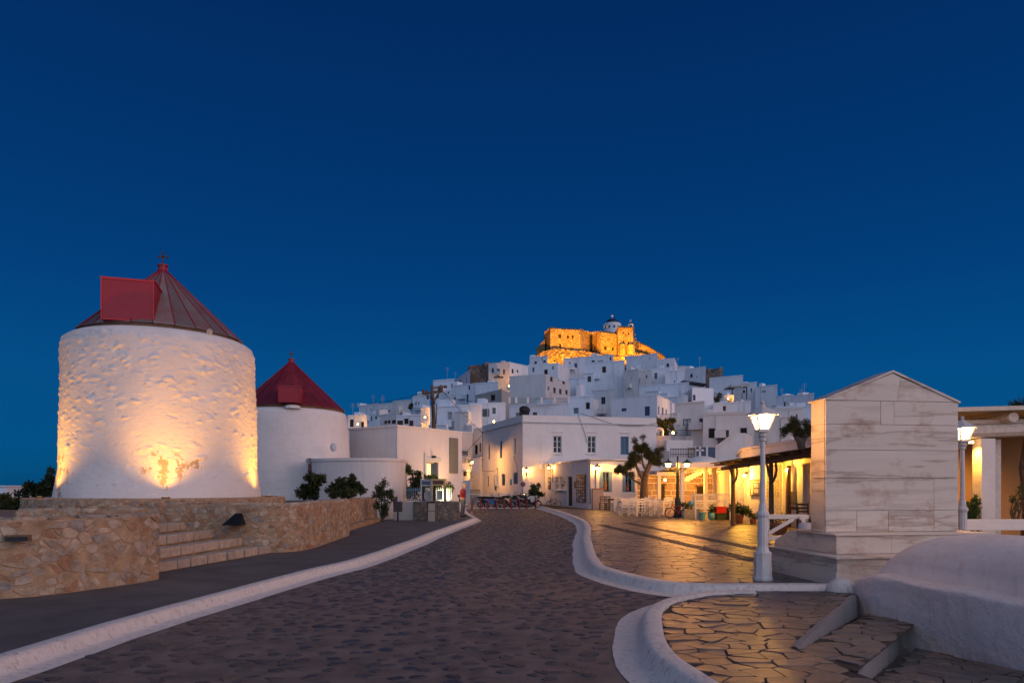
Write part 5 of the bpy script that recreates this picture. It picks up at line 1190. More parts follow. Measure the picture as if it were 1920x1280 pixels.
# ---- whitewashed vaulted tomb, front right
tb = empty('vaulted_tomb', (5.5, 7.5, -.2), 'low whitewashed barrel vaulted tomb with rounded ledge in the foreground', 'tomb')
ax0 = Vector((4.72, 9.75, 0)); axd = Vector((.50, -2.6, 0)).normalized()            # foot of the left wall runs from the back tip towards the camera
axn = Vector((-axd.y, axd.x, 0)) 
if axn.x < 0: axn = -axn
rr_ = np.random.RandomState(4); nu, nv = 70, 46; vs = []; fs = []
Lt = 7.0
for i in range(nu):
    t = i / (nu - 1); e = t * Lt; grow = min(1, (e / .55) ** .55) if e > 0 else 0.0; g2 = 0 if e < .30 else math.sin(min(1, (e - .30) / .62) * math.pi / 2) ** .6
    for j in range(nv):
        f = j / (nv - 1)
        lo = (1 - grow) * .22
        if f < .34:   k = f / .34; w = -.04 * k + .03; z = -.75 + (1.15 - lo) * k
        elif f < .46: k = (f - .34) / .12; a = k * math.pi / 2; w = .055 * (1 - math.cos(a)) - .01; z = .40 - lo + .05 * math.sin(a)
        elif f < .56: k = (f - .46) / .10; w = .045 + .30 * k; z = .45 - lo + .01 * k
        else:         k = (f - .56) / .44; a = math.pi * k; w = .33 + 1.9 * (1 - math.cos(a)) / 2; z = .455 - lo + .56 * g2 * max(0, math.sin(a)) ** .55
        z += .012 * math.sin(e * 5 + f * 9) + rr_.normal(0, .002); w += .014 * math.sin(e * 3.1 + f * 14)
        p = ax0 + axd * e + axn * (w * max(.25, grow) + (1 - grow) * .2); vs.append((p.x, p.y, z))
fs = [(i * nv + j, i * nv + j + 1, (i + 1) * nv + j + 1, (i + 1) * nv + j) for i in range(nu - 1) for j in range(nv - 1)]; fs.append(tuple(range(nv)))
MB().add(vs, fs).build('vault', plaster('tomb_whitewash', (.78, .73, .70), (.42, .38, .36), .5, 2.2, .045), tb, smooth=True)
MB().ball(ax0 + Vector((.06, .15, .12)), (.22, .2, .2), 16, 10).build('kerb_end', M['kerb'], tb, smooth=True)

# ---- taverna
tv = empty('taverna_building', (12.5, 30, .13), 'yellow lit white taverna building behind the timber pergola', 'taverna')
poly = [(10.6, 22), (10.6, 31), (10.75, 32), (13.8, 46), (16, 46), (14, 22)]
MB().prism(poly, .1, 2.78).build('wall', M['white'], tv)
MB().prism([(10.45, 21.9), (10.45, 31.1), (10.65, 32.1), (13.7, 46.1), (16.1, 46.2), (14.05, 21.9)], 2.785, 2.93).build('coping', M['white'], tv)
MB().prism([(11.3, 22.5), (11.3, 33.5), (13.2, 40), (15.4, 40), (13.9, 22.5)], 2.94, 3.42).build('upper_parapet', M['white'], tv)
MB().prism([(11.22, 22.4), (11.22, 33.6), (13.15, 40.1), (15.5, 40.1), (14.0, 22.4)], 3.425, 3.54).build('upper_coping', M['white'], tv)
def onX(x, y, X=10.6, q=.0):                                 # photo pixel on the wall X = const
    Y = X / ((x - 960) / F); return Vector((X - q, Y, ZY(y, Y)))
def xboard(x0, x1, y0, y1, mat, name, q=.03, t=.05, parent=tv):
    a, b = onX(x0, y0, q=q), onX(x1, y1, q=q); z1_ = (a.z + onX(x1, y0).z) / 2; z0_ = (b.z + onX(x0, y1).z) / 2
    return MB().box((a.x, (a.y + b.y) / 2, (z0_ + z1_) / 2), (t, abs(a.y - b.y), z1_ - z0_)).build(name, mat, parent)
fr = xboard(1408, 1435, 898, 930, M['wood'], 'picture_frame'); xboard(1411, 1432, 902, 927, M['wood_pale'], 'mount', .06, .02, fr); xboard(1415, 1428.5, 904, 925.5, M['wood'], 'inner_frame', .075, .02, fr)
xboard(1417.5, 1426, 906, 914, M['frame_white'], 'print', .09, .01, fr); xboard(1417.5, 1426, 916, 924, M['frame_white'], 'print', .09, .01, fr)
xboard(1436.5, 1461, 900, 931, plain('tan_panel', (.40, .30, .19), .8), 'wall_panel'); xboard(1481, 1496, 921, 945, M['navy'], 'chalkboard', .04); xboard(1500, 1511, 872, 942, M['cement_light'], 'wall_pillar', .05, .12)
def lattice(parent, a, b, z0, z1_, mat, gap=.16, r=.018, name='lattice'):
    a = Vector(a); b = Vector(b); d = b - a; W_ = d.xy.length; u = d / W_; m = MB(); h = z1_ - z0
    pt = lambda s_, z: Vector((a.x + u.x * s_, a.y + u.y * s_, z0 + z))
    n = int((W_ + h) / gap) + 1
    for k in range(n + 1):
        s_ = k * gap; x0, y0 = (s_, 0) if s_ <= W_ else (W_, s_ - W_); x1, y1 = (s_ - h, h) if s_ >= h else (0, s_)
        if math.hypot(x1 - x0, y1 - y0) > .02: m.bar(pt(x0, y0), pt(x1, y1), r * 1.6, r * .8); m.bar(pt(W_ - x0, y0) + Vector((.0, -.012, 0)), pt(W_ - x1, y1) + Vector((.0, -.012, 0)), r * 1.6, r * .8)
    for p, q in ((pt(0, 0), pt(W_, 0)), (pt(0, h), pt(W_, h)), (pt(0, 0), pt(0, h)), (pt(W_, 0), pt(W_, h))): m.bar(p, q, r * 3)
    return m.build(name, mat, parent)
for x, lab in ((1398, 'tall cream lattice screen by the terracotta fern pot'), (1469, 'tall cream lattice screen behind the second pergola post')):
    q = onX(x, 975); o = empty('lattice_screen', (q.x - .35, q.y, .13), lab, 'lattice', 'cream lattice screens'); lattice(o, (q.x - .72, q.y - .05, 0), (q.x - .05, q.y - .02, 0), .14, 2.55, M['wood_pale'], .13, .016)
pg = empty('timber_pergola', (8.7, 24, .13), 'dark rough timber pergola with forked posts in front of the taverna', 'pergola')
MB().tube([(8.75, 28.4, 2.40), (8.7, 26, 2.47), (8.68, 23, 2.52), (8.7, 19.5, 2.62), (8.8, 16, 2.66)], [.08, .10, .10, .11, .1], 8).build('front_beam', M['wood'], pg)
for (X, Y) in ((8.64, 26.7), (8.8, 23.2), (8.75, 18.6)):
    MB().tube([(X, Y, .12), (X + .02, Y + .02, 1.2), (X, Y, 2.46)], [.10, .085, .075], 8).build('post', M['wood'], pg)
    for s_ in (-1, 1): MB().tube([(X, Y, 1.75), (X + .05, Y + s_ * .22, 1.95), (X + .05, Y + s_ * .36, 2.2), (X, Y + s_ * .42, 2.46)], [.05, .045, .045, .04], 7).build('brace', M['wood'], pg)
for k in range(15): Y = 28.2 - k * .86; MB().tube([(8.35, Y, 2.55 + rs.uniform(-.02, .02) + k * .012), (10.55, Y + .1, 2.66 + k * .008)], .045, 6).build('rafter', M['wood'], pg)
for k in range(26): x = 8.3 + k * .088; MB().box((x, 22.2, 2.70 + (x - 8.3) * .05 + rs.uniform(-.01, .01)), (.07, 12.6, .025), rx=-.011).build('roof_lath', M['wood'], pg)
# post bulbs under the pergola
for x, y, lab in ((1396, 891, 'bright bulb lamp by the first lattice screen'), (1476, 881, 'bright bulb lamp by the second lattice screen')):
    q = onX(x, y, 10.35); o = empty('bulb_lamp', q, lab, 'lamp', 'bulbs under the timber pergola'); MB().ball(q, .075, 10, 8).build('bulb', M['lamp_far'], o); MB().box(q + Vector((.06, 0, .12)), (.14, .05, .1)).build('bracket', M['iron'], o); point(q + Vector((-.14, -.1, -.02)), 240, (1, .46, .05), .07, o)
MB().box(onX(1478, 937, 10.35), (.14, .16, 2.35)).build('brown_post', M['brown'], pg)
# porch with stone back wall
pw = empty('stone_back_wall', (11, 46, .13), 'wall of large pink stone blocks with pale joints behind the taverna porch', 'wall')
MB().box((11.2, 46.3, 1.55), (5.6, .5, 2.9)).build('wall_core', M['white'], pw)
sb = pieces('pink_block_stone', ((.30, .22, .19), (.34, .26, .22), (.27, .21, .19), (.37, .28, .23)), .85, .6, .02, 5, .3); z = .16; jr = random.Random(9)
while z < 2.35:
    h = jr.choice((.34, .42, .5)); x = 8.45
    while x < 13.7:
        w = jr.uniform(.5, 1.15); w = min(w, 13.75 - x)
        if w > .2: MB().add(*stone_mesh([(x + .025, z + .025), (x + w - .025, z + .02), (x + w - .03, z + h - .02), (x + .02, z + h - .025)], lambda a, b, hh: (a, 46.05 - hh, b), jr.uniform(.015, .05), -.02, .015)).build('stone_block', sb, pw, fix=False)
        x += w
    z += h
for x0, x1, y0, y1, nm in ((1237, 1246, 909, 936, 'doorway'), (1307, 1320, 912, 926, 'niche')):
    a, b = P(x0, y0, 45.97), P(x1, y1, 45.97); MB().box((a + b) / 2, (abs(b.x - a.x), .14, a.z - b.z)).build(nm, M['void'], pw); MB().box((a + b) / 2 + Vector((0, -.02, (a.z - b.z) / 2 + .05)), (abs(b.x - a.x) + .2, .2, .1)).build('lintel', M['brown'], pw)
pc = empty('white_porch', (10.5, 41, .13), 'white flat roofed porch on slim columns over the taverna tables', 'porch')
a, b, c_, d = Vector((9.1, 38, 2.78)), Vector((13.0, 37.2, 2.86)), Vector((13.8, 46, 2.62)), Vector((9.6, 46, 2.58))
MB().slab([a, b, c_, d], (0, 0, .08)).build('canopy', M['white'], pc); MB().bar(a + Vector((0, -.06, .06)), b + Vector((0, -.06, .06)), .1, .30).build('fascia', M['white'], pc)
a, b = Vector((8.9, 42, 2.42)), Vector((10.3, 41.8, 2.44)); MB().slab([a, b, b + Vector((.3, 4.1, 0)), a + Vector((.1, 4.1, 0))], (0, 0, .07)).build('canopy', M['white'], pc); MB().bar(a + Vector((0, -.05, .02)), b + Vector((0, -.05, .02)), .1, .24).build('fascia', M['white'], pc)
for (X, Y, h) in ((9.07, 42.1, 2.4), (9.55, 38.3, 2.78), (12.4, 38, 2.8), (11.35, 40, 2.75)): MB().box((X, Y, h / 2 + .07), (.2, .2, h - .13)).build('column', M['white'], pc)
for k in range(4): X = 9.9 + k * .95; MB().bar((X, 38.1, 2.72), (X + .3, 45.9, 2.52), .09, .13).build('beam', M['white'], pc)
for k in range(3): X, Y = 11.3 + k * .38, 38.3 + k * 1.2; MB().tube([(X, Y, 2.7), (X + .05, Y, 1.6), (X - .03, Y, .2)], [.12, .09, .13], 9).build('curtain', plain('cream_curtain_%d' % k, (.55, .42, .28), .9), pc)
for k in range(5):
    q = P(1289 + k * 5.5, 897.5 - k * 2.9, 39 + k * 1.3); o = empty('hanging_lamp', q, ('first', 'second', 'third', 'fourth', 'fifth')[k] + ' of five yellow hanging lamps under the porch, from the front', 'lamp', 'five yellow hanging lamps')
    MB().lathe(q, [(.02, .16), (.10, .08), (.15, -.06), (.12, -.12)], 10).build('lamp_shade', glow('shade_glow', (1, .6, .1), 2.2) if k == 0 else bpy.data.materials['shade_glow'], o); MB().bar(q + Vector((0, 0, .16)), (q.x, q.y, 2.62), .015).build('cord', M['iron'], o)
    point(q + Vector((0, 0, -.25)), 120, (1, .40, .06), .08, o)
q = Vector((10.0, 44.6, 2.1)); o = empty('porch_lamp', q, 'warm lamp over the porch doorway on the stone wall', 'lamp'); MB().ball(q, .09, 10, 8).build('bulb', M['lamp_far'], o); MB().bar(q, q + Vector((0, 1.4, .1)), .03).build('bracket', M['iron'], o); point(q + Vector((0, -.2, 0)), 150, (1, .40, .08), .08, o)

# ---- upper structures behind the taverna
a = [P(1341, 840, 60), P(1378, 811.5, 60), P(1398, 811.5, 60), P(1398, 880, 60), P(1341, 880, 60)]
o = empty('sloping_stair_wall', (18.5, 60, 0), 'white stair wall with sloping top behind the taverna', 'wall'); MB().slab(a, (2, 4, 0)).build('wall', M['white'], o); MB().bar(a[0] + Vector((0, -.05, .05)), a[1] + Vector((0, -.05, .05)), .3, .12).build('coping', M['white'], o)
house('square blue shaded house block with bell arch left of the lit alley', [(1229, 64), (1257, 63)], 820, [], 'white', 6, 0, 0, coping=.12)
q = P(1236, 819, 64.4); o = empty('bell_arch', q, 'small white arched belfry on the blue shaded block', 'belfry'); m = MB()
pr_ = [Vector((q.x + .32 * math.cos(t), q.y, q.z + .5 + .34 * math.sin(t))) for t in np.linspace(0, math.pi, 9)]
m.tube([Vector((q.x + .32, q.y, q.z))] + pr_ + [Vector((q.x - .32, q.y, q.z))], .1, 8).build('arch', M['white'], o, smooth=True); MB().lathe((q.x - .3, q.y - .1, q.z + .1), [(.16, -.1), (.14, .2), (.05, .3)], 10).build('bell', M['iron'], o)
o = empty('chapel_dome', P(1316, 866, 52), 'low white chapel dome with a cross behind the porch roof', 'chapel'); q = P(1316, 868, 52)
MB().lathe((q.x, q.y, 0), [(1.35, 0), (1.35, q.z - .05), (1.3, q.z)] + [(1.22 * math.cos(t), q.z + .55 * math.sin(t)) for t in np.linspace(.1, 1.5, 8)], 28).build('dome', M['white'], o, smooth=True, auto=40)
zc = q.z + .54; MB().bar((q.x - .15, q.y, zc), (q.x - .15, q.y, zc + .75), .12).bar((q.x - .45, q.y, zc + .45), (q.x + .15, q.y, zc + .45), .12).build('cross', M['white'], o)
o = empty('alley_fence', P(1280, 858, 57), 'dark iron lattice fence above the porch, left of the chapel cross', 'fence'); a, b = P(1257, 857, 57), P(1303, 857, 57)
m = MB(); m.bar(a + Vector((0, 0, .7)), b + Vector((0, 0, .7)), .06); m.bar(a + Vector((0, 0, .25)), b + Vector((0, 0, .25)), .05)
for k in range(16): p = a.lerp(b, k / 15); m.bar(p, p + Vector((0, 0, .72)), .035)
m.build('bars', M['iron'], o); lattice(o, a.lerp(b, .72), b, a.z, a.z + .75, M['iron'], .16, .02)
q = P(1274, 838, 60); o = empty('alley_wall', (q.x, 60, 0), 'orange lit alley wall and steps under the star like lamp', 'wall'); MB().box((q.x, 61, 2.4), (1.7, 1.6, 4.9)).build('wall', M['white'], o); MB().box((q.x + .5, 62.5, 2.9), (2.4, 1.2, 6)).build('back_wall', M['white'], o)
for x0, x1 in ((1303, 1325), (1325, 1342)):
    a, b = P(x0, 838, 58), P(x1, 858, 58); o = empty('blue_gate', (a.x, 58, 0), 'blue lattice gate beside the chapel cross' if x0 < 1310 else 'solid blue gate right of the chapel cross', 'gate'); MB().box(((a.x + b.x) / 2, 58, (a.z + b.z) / 2), (b.x - a.x - .1, .08, a.z - b.z)).build('panel', M['slate'], o); MB().box((a.x, 58, a.z - .6), (.16, .2, 1.4)).build('gate_post', M['white'], o)

# ---- building at the right edge
rb_ = empty('roadside_cafe', (13, 18, .13), 'cafe porch with white column, log beams and amber lit doorway at the right edge', 'cafe')
wallm = plaster('ochre_plaster', (.33, .19, .08), amount=.2)
MB().box((15.5, 20.4, 1.9), (9.0, .3, 3.6)).build('back_wall', wallm, rb_)
MB().box((11.75, 17.0, 1.48), (.34, .34, 2.7)).build('column', M['white'], rb_); MB().box((12.12, 17.2, 1.48), (.26, .2, 2.7)).build('column', M['wood_pale'], rb_)
MB().tube([(10.6, 17.0, 2.98), (13, 16.8, 3.06), (17, 16.5, 3.14)], .17, 10).build('front_beam', M['wood_pale'], rb_)
MB().bar((10.9, 17.1, 3.24), (17, 16.9, 3.34), .2, .1).build('plank', M['wood_pale'], rb_)
for X, Y in ((12.2, 16.6), (13.6, 16.4), (15.2, 16.3)): MB().tube([(X, Y, 3.33), (X + .25, 20.3, 3.36)], .12, 12).build('log_beam', M['wood_pale'], rb_)
MB().slab([(10.4, 16.6, 3.46), (17, 16.0, 3.58), (17, 20.6, 3.6), (10.4, 20.6, 3.5)], (0, 0, .1)).build('roof', M['wood_pale'], rb_)
MB().box((11.0, 18.8, 1.6), (.3, 3.3, 3.0)).build('side_wall', plaster('rough_ochre', (.34, .22, .12), amount=.5, scale=2), rb_)
MB().tube([(12.98, 17.2, .1), (13.05, 17.2, 1.3), (12.92, 17.2, 2.1), (13.1, 17.2, 2.9)], [.16, .15, .13, .17], 9).build('trunk_post', M['bark'], rb_)
for X, Y in ((11.40, 16.95), (12.75, 18.6)):
    q = Vector((X, Y, 2.72)); MB().lathe(q, [(.06, 0), (.05, .06)], 10).build('downlight', M['lamp_far'], rb_); spot(q + Vector((0, 0, -.03)), q + Vector((.1, .9 if X > 12 else .1, -2)), 420 if X > 12 else 160, 140, (1, .46, .06), 1, .06, rb_)
rl = empty('white_rail', (12, 15.2, .13), 'white painted board rail in front of the cafe', 'rail')
MB().box((11.9, 15.2, .80), (3.6, .08, .24)).build('top_board', M['frame_white'], rl); MB().box((11.9, 15.25, .36), (3.6, .06, .14)).build('lower_board', M['frame_white'], rl)
for X in (10.2, 11.9, 13.6): MB().box((X, 15.3, .50), (.12, .1, .78)).build('post', M['frame_white'], rl)
# white fence between lantern and monument
fn = empty('white_fence', (7.2, 18, .13), 'white timber fence with diagonal brace between lantern and monument', 'fence'); a, b = P(1436, 968, 18.2), P(1512, 968, 18.2); c_, d = P(1436, 1008, 18.2), P(1512, 1008, 18.2)
MB().bar(a, b, .07, .12).build('top_rail', M['frame_white'], fn); MB().bar(c_, d, .07, .12).build('bottom_rail', M['frame_white'], fn); MB().bar(P(1440, 1000, 18.1), P(1488, 972, 18.1), .06, .09).build('brace', M['frame_white'], fn); MB().bar(P(1500, 968, 18.1), P(1518, 990, 18.1), .06, .09).build('brace', M['frame_white'], fn)
for x in (1438, 1512): q = P(x, 965, 18.25); MB().box((q.x, q.y, (q.z + .13) / 2), (.1, .1, q.z - .13)).build('post', M['frame_white'], fn)
q = G(1525, 1006, .13); q = Vector((q.x * 16.5 / q.y, 16.5, .13)); o = empty('round_planter', q, 'rounded whitewashed planter against the monument left side', 'planter'); MB().lathe(q, [(.34, 0), (.36, .4), (.33, .62), (.24, .66), (.22, .55)], 18).build('pot', M['white'], o, smooth=True)
# ================================================================ plants
def crown(blobs, n, size, mat, parent, seed=1, name='crown', asp=.45, droop=.2, shell=.25):
    r = np.random.RandomState(seed); q = []
    for b in blobs:                                          # break every clump into smaller, uneven tufts
        for _ in range(5):
            d_ = r.normal(size=3); d_ /= np.linalg.norm(d_); q.append((Vector(b[0]) + Vector(tuple(d_ * b[1] * r.uniform(.2, .95))), b[1] * r.uniform(.28, .62), b[2] if len(b) > 2 else 1.0))
    blobs = q; w = np.array([b[1] ** 2 for b in blobs]); w = w / w.sum(); idx = r.choice(len(blobs), n, p=w)
    C = np.array([tuple(b[0]) for b in blobs])[idx]; Rr = np.array([b[1] for b in blobs])[idx]; Zs = np.array([b[2] if len(b) > 2 else 1.0 for b in blobs])[idx]
    d = r.normal(size=(n, 3)); d /= np.linalg.norm(d, axis=1)[:, None]; rad = Rr * (shell + (1 - shell) * r.uniform(0, 1, n)) * r.uniform(.45, 1.12, n) ** .5
    p = C + d * rad[:, None]; p[:, 2] = C[:, 2] + (p[:, 2] - C[:, 2]) * Zs
    ax = d + r.normal(size=(n, 3)) * .8; ax[:, 2] -= droop; ax /= np.linalg.norm(ax, axis=1)[:, None]
    t = np.cross(ax, r.normal(size=(n, 3))); t /= np.linalg.norm(t, axis=1)[:, None]; s_ = size * r.uniform(.6, 1.3, n)[:, None]
    v = np.stack([p, p + ax * s_ * .5 + t * s_ * asp * .5, p + ax * s_, p + ax * s_ * .5 - t * s_ * asp * .5], 1).reshape(-1, 3)
    m = MB(); m.v = [tuple(x) for x in v.tolist()]; m.f = [(4 * i, 4 * i + 1, 4 * i + 2, 4 * i + 3) for i in range(n)]
    return m.build(name, M[mat], parent, fix=False)
def bush(label, base, blobs, n, size, mat, seed, cat='bush', name='bush', asp=.45, stems=5, group=None, extra=None):
    o = empty(name, base, label, cat, group); b = Vector(base); m = MB(); r = np.random.RandomState(seed)
    for k in range(stems):
        q = Vector(blobs[k % len(blobs)][0]); m.tube([b + Vector((r.uniform(-.06, .06), r.uniform(-.06, .06), 0)), b.lerp(q, .5) + Vector((r.uniform(-.1, .1), r.uniform(-.1, .1), 0)), q], [.025, .018, .008], 5)
    m.build('stem', M['bark'], o); crown(blobs, n, size, mat, o, seed, 'crown', asp)
    if extra: crown(extra[0], extra[1], size, extra[2], o, seed + 50, 'crown', asp)
    return o
def B(x, y, Y, rpx, zs=1.0, dy=0.0): return (P(x, y, Y + dy), rpx / F * Y, zs)
bush('dark leafy shrub left of a pair in front of the low round house', P(582, 935, 26.6), [B(575, 912, 26.6, 15), B(592, 900, 26.6, 15), B(604, 898, 26.6, 8), B(565, 922, 26.6, 13), B(590, 922, 26.6, 15), B(580, 893, 26.6, 9)], 2600, .13, 'leaf_dark', 3, extra=([B(595, 895, 26.4, 14), B(562, 925, 26.4, 10)], 420, 'leaf'))
bush('dark leafy shrub right of a pair in front of the low round house', P(648, 935, 26.2), [B(640, 908, 26.2, 15), B(655, 905, 26.2, 14), B(625, 920, 26.2, 14), B(668, 912, 26.2, 14), B(648, 922, 26.2, 18), B(676, 920, 26.2, 9)], 2800, .13, 'leaf_dark', 4, extra=([B(630, 924, 26, 12), B(662, 922, 26, 12)], 380, 'leaf'))
bush('grey green oleander like plant in the bed beside the litter bin', P(718, 978, 28.4), [B(716, 915, 28.4, 9), B(720, 905, 28.4, 6), B(708, 925, 28.4, 10), B(726, 925, 28.4, 10), B(716, 940, 28.4, 14), B(733, 928, 28.4, 8), B(738, 934, 28.4, 5), B(720, 958, 28.4, 10, 1.3), B(705, 912, 28.4, 5)], 2600, .12, 'leaf', 5, asp=.28, stems=9)
bush('dark bush against the sky left of the large windmill', P(78, 940, 27), [B(85, 905, 27, 16), B(98, 893, 27, 14), B(70, 915, 27, 16), B(92, 922, 27, 18), B(52, 922, 27, 12), B(40, 930, 27, 8), B(105, 910, 27, 14)], 3000, .15, 'leaf_dark', 6)
bush('low olive bush at the far left edge behind the terrace', P(20, 968, 20), [B(15, 940, 20, 14), B(32, 942, 20, 10), B(5, 945, 20, 14), B(25, 955, 20, 14), B(-15, 945, 20, 18), B(10, 930, 20, 7)], 2400, .10, 'leaf', 7)
bush('climbing vine and bush behind the telephone booths', P(790, 940, 35), [B(780, 910, 35, 17), B(800, 912, 35, 17), B(770, 925, 35, 14), B(822, 912, 35, 14), B(838, 912, 34.5, 10), B(846, 918, 34.5, 7), B(768, 880, 35, 9), B(778, 890, 35, 10), B(763, 872, 35, 6), B(788, 898, 35, 10), B(812, 903, 35, 11)], 4200, .13, 'leaf_dark', 8, stems=8, extra=([B(768, 878, 34.6, 9), B(800, 898, 34.4, 11), B(815, 902, 34.4, 12), B(840, 912, 34, 9)], 1000, 'leaf_green'))
bush('rounded dark bush beside the motorbikes at the corner house', P(1003, 946, 56.5), [B(1003, 918, 56.5, 12), B(994, 922, 56.5, 8), B(1012, 924, 56.5, 9), B(1004, 932, 56.5, 13)], 2200, .17, 'leaf_dark', 9, extra=([B(1003, 915, 56, 11)], 300, 'leaf_green'))
bush('broad olive tree clump above the lit alley steps', P(1248, 825, 67), [B(1238, 793, 67, 10), B(1252, 795, 67, 13), B(1246, 806, 67, 13), B(1260, 806, 67, 8), B(1235, 788, 67, 7), B(1258, 790, 67, 8)], 2400, .22, 'leaf', 10, 'tree', 'olive_tree')
bush('brownish climbing bush left of the amber house lamp on the hill', P(1346, 775, 100), [B(1344, 748, 100, 5), B(1350, 742, 100, 5), B(1342, 758, 100, 5), B(1356, 755, 100, 6), B(1365, 756, 100, 5), B(1344, 766, 100, 4)], 1200, .3, 'leaf_tree', 11)
bush('small dark shrub on the skyline beside the blue balcony house', P(770, 770, 124), [B(771, 758, 124, 3), B(770, 764, 124, 3)], 300, .3, 'leaf_dark', 12)
# tamarisk by the shop
o = empty('tamarisk_tree', (8.15, 42, .13), 'forked tamarisk tree with loose foliage in front of the shop front', 'tree'); T = lambda x, y, dy=0.: P(x, y, 42 + dy)
m = MB(); m.tube([(8.15, 42, .1), T(1207, 925), T(1208, 905), T(1209, 893)], [.30, .24, .22, .2], 10)
m.tube([T(1209, 895), T(1214, 880), T(1219, 868), T(1226, 858), T(1232, 848)], [.19, .16, .15, .1, .05], 9); m.tube([T(1208, 900), T(1200, 888), T(1194, 876), T(1190, 862), T(1188, 848)], [.15, .11, .09, .06, .03], 8)
m.tube([T(1206, 908), T(1198, 905), T(1188, 900), T(1178, 890), T(1166, 881)], [.11, .08, .06, .04, .02], 7); m.tube([T(1212, 882), T(1206, 872), T(1203, 855), T(1204, 835)], [.1, .07, .05, .02], 7); m.tube([T(1219, 868), T(1216, 850), T(1212, 832)], [.1, .06, .02], 7)
m.build('trunk', M['bark'], o, smooth=True)
crown([B(1186, 868, 42, 12), B(1180, 875, 42, 9), B(1192, 855, 42, 12), B(1195, 840, 42, 9), B(1190, 827, 42, 4, 1.8), B(1206, 835, 42, 6, 1.4), B(1205, 820, 42, 3, 2), B(1225, 858, 42, 12), B(1234, 850, 42, 9), B(1218, 852, 42, 10), B(1230, 866, 42, 8), B(1210, 845, 42, 8), B(1162, 879, 42, 9, .8), B(1170, 884, 42, 5), B(1184, 890, 42, 4), B(1240, 842, 42, 4)], 15000, .22, 'leaf_tree', o, 15, asp=.13, droop=.0, shell=.05)
# round headed tree by the monument
o = empty('round_headed_tree', (10.4, 25.0, .13), 'round headed tree with leaning trunk rising through the pergola by the monument', 'tree'); T = lambda x, y: P(x, y, 25)
MB().tube([(11.1, 24.9, .1), T(1528, 900), T(1518, 870), T(1506, 850), T(1502, 835), T(1500, 822)], [.14, .13, .12, .13, .14, .12], 9).tube([T(1502, 835), T(1488, 815)], [.1, .04], 7).tube([T(1502, 835), T(1514, 815)], [.1, .04], 7).build('trunk', M['bark'], o, smooth=True)
crown([B(1480, 803, 25, 15), B(1495, 797, 25, 17), B(1512, 802, 25, 16), B(1470, 806, 25, 10), B(1498, 812, 25, 17), B(1522, 810, 25, 12), B(1485, 790, 25, 9)], 8000, .10, 'leaf_tree', o, 16, asp=.2, shell=.05)
# cafe plants
bush('bright green potted shrub lit beside the cafe column', (11.15, 16.6, .13), [B(1822, 945, 16.6, 9), B(1830, 938, 16.6, 7), B(1818, 960, 16.6, 9), B(1828, 960, 16.6, 8), B(1826, 975, 16.6, 8), B(1803, 960, 16.6, 6), B(1802, 975, 16.6, 6)], 1300, .085, 'leaf_green', 20)
bush('thin bare branched sapling in a dark trough at the right edge', P(1905, 985, 15.9), [B(1900, 935, 15.9, 8), B(1908, 942, 15.9, 8), B(1914, 930, 15.9, 8), B(1906, 955, 15.9, 5), B(1916, 915, 15.9, 7)], 300, .06, 'leaf', 21, 'tree', 'sapling', stems=7)
q = P(1907, 982, 15.9); o = empty('trough', q, 'dark trough planter on the cafe rail at the right edge', 'planter'); MB().box(q, (.42, .2, .1)).box(q + Vector((0, 0, .05)), (.46, .24, .03)).build('body', M['iron'], o)
bush('spiky palm like plant on the cafe roof against the sky', P(1905, 782, 19), [B(1904, 765, 19, 9), B(1916, 764, 19, 9), B(1910, 770, 19, 9)], 700, .22, 'leaf_dark', 22, asp=.1)
bush('plant spilling from the planter at the monument side', P(1525, 986, 16.5), [B(1524, 978, 16.5, 7), B(1530, 972, 16.5, 6), B(1517, 982, 16.5, 5)], 500, .09, 'leaf', 23, asp=.25)
# far white house at the left edge
o = empty('far_white_house', P(15, 925, 60), 'low white house at the far left edge beside the sea', 'house'); q = P(16, 925, 60)
MB().box((q.x, q.y, q.z - 1), (2.6, 4, 3.2)).build('wall', M['white_far'], o); MB().box((q.x, q.y, q.z + .65), (2.8, 4.2, .12)).build('coping', M['white_far'], o)
tag(MB().add([(-60, 18, .55), (-13, 18, .75), (-13, 75, .3), (-60, 75, -.2)], [(0, 1, 2, 3)]).build('headland', plain('headland_scrub', (.06, .05, .035), .95, var=.5, scale=2, bmp=.8), fix=False), kind='structure')

# ================================================================ street things
o = empty('utility_pole', P(814, 810, 46), 'brown wooden utility pole with cross arms and transformer above the village', 'utility pole'); T = lambda x, y: P(x, y, 46)
MB().tube([(T(815, 800).x, 46, 0), T(813, 780), T(811, 745), T(810, 722)], [.16, .14, .11, .09], 9).build('pole', M['bark'], o, smooth=True)
MB().bar(T(792, 738), T(830, 733), .14, .16).build('cross_arm', M['bark'], o); MB().bar(T(796, 738) + Vector((0, -.15, 0)), T(812, 752) + Vector((0, -.15, 0)), .06).bar(T(826, 735) + Vector((0, -.15, 0)), T(812, 752) + Vector((0, -.15, 0)), .06).build('brace', M['bark'], o)
for x, y in ((793, 733), (802, 744), (821, 742), (828, 728), (800, 735), (823, 731)): MB().lathe(T(x, y), [(.05, -.15), (.09, -.05), (.06, 0), (.1, .07), (.03, .16)], 8).build('insulator', M['bark'], o)
MB().lathe(T(827, 733), [(.11, 0), (.13, .08), (.13, .34), (.08, .4)], 10).build('transformer', M['bark'], o); MB().box(T(835, 725), (.22, .16, .18)).build('switch_box', M['bark'], o); MB().bar(T(812, 728), T(836, 724), .07).build('cross_arm', M['bark'], o)
for x, d in ((812.5, .2), (816.5, -.12)): MB().tube([T(x, 795) + Vector((d, -.1, 0)), T(x - 1, 760) + Vector((d * 1.4, -.15, 0)), T(x + (6 if d < 0 else -8), 740) + Vector((0, -.1, 0))], .03, 5).build('cable', M['iron'], o)
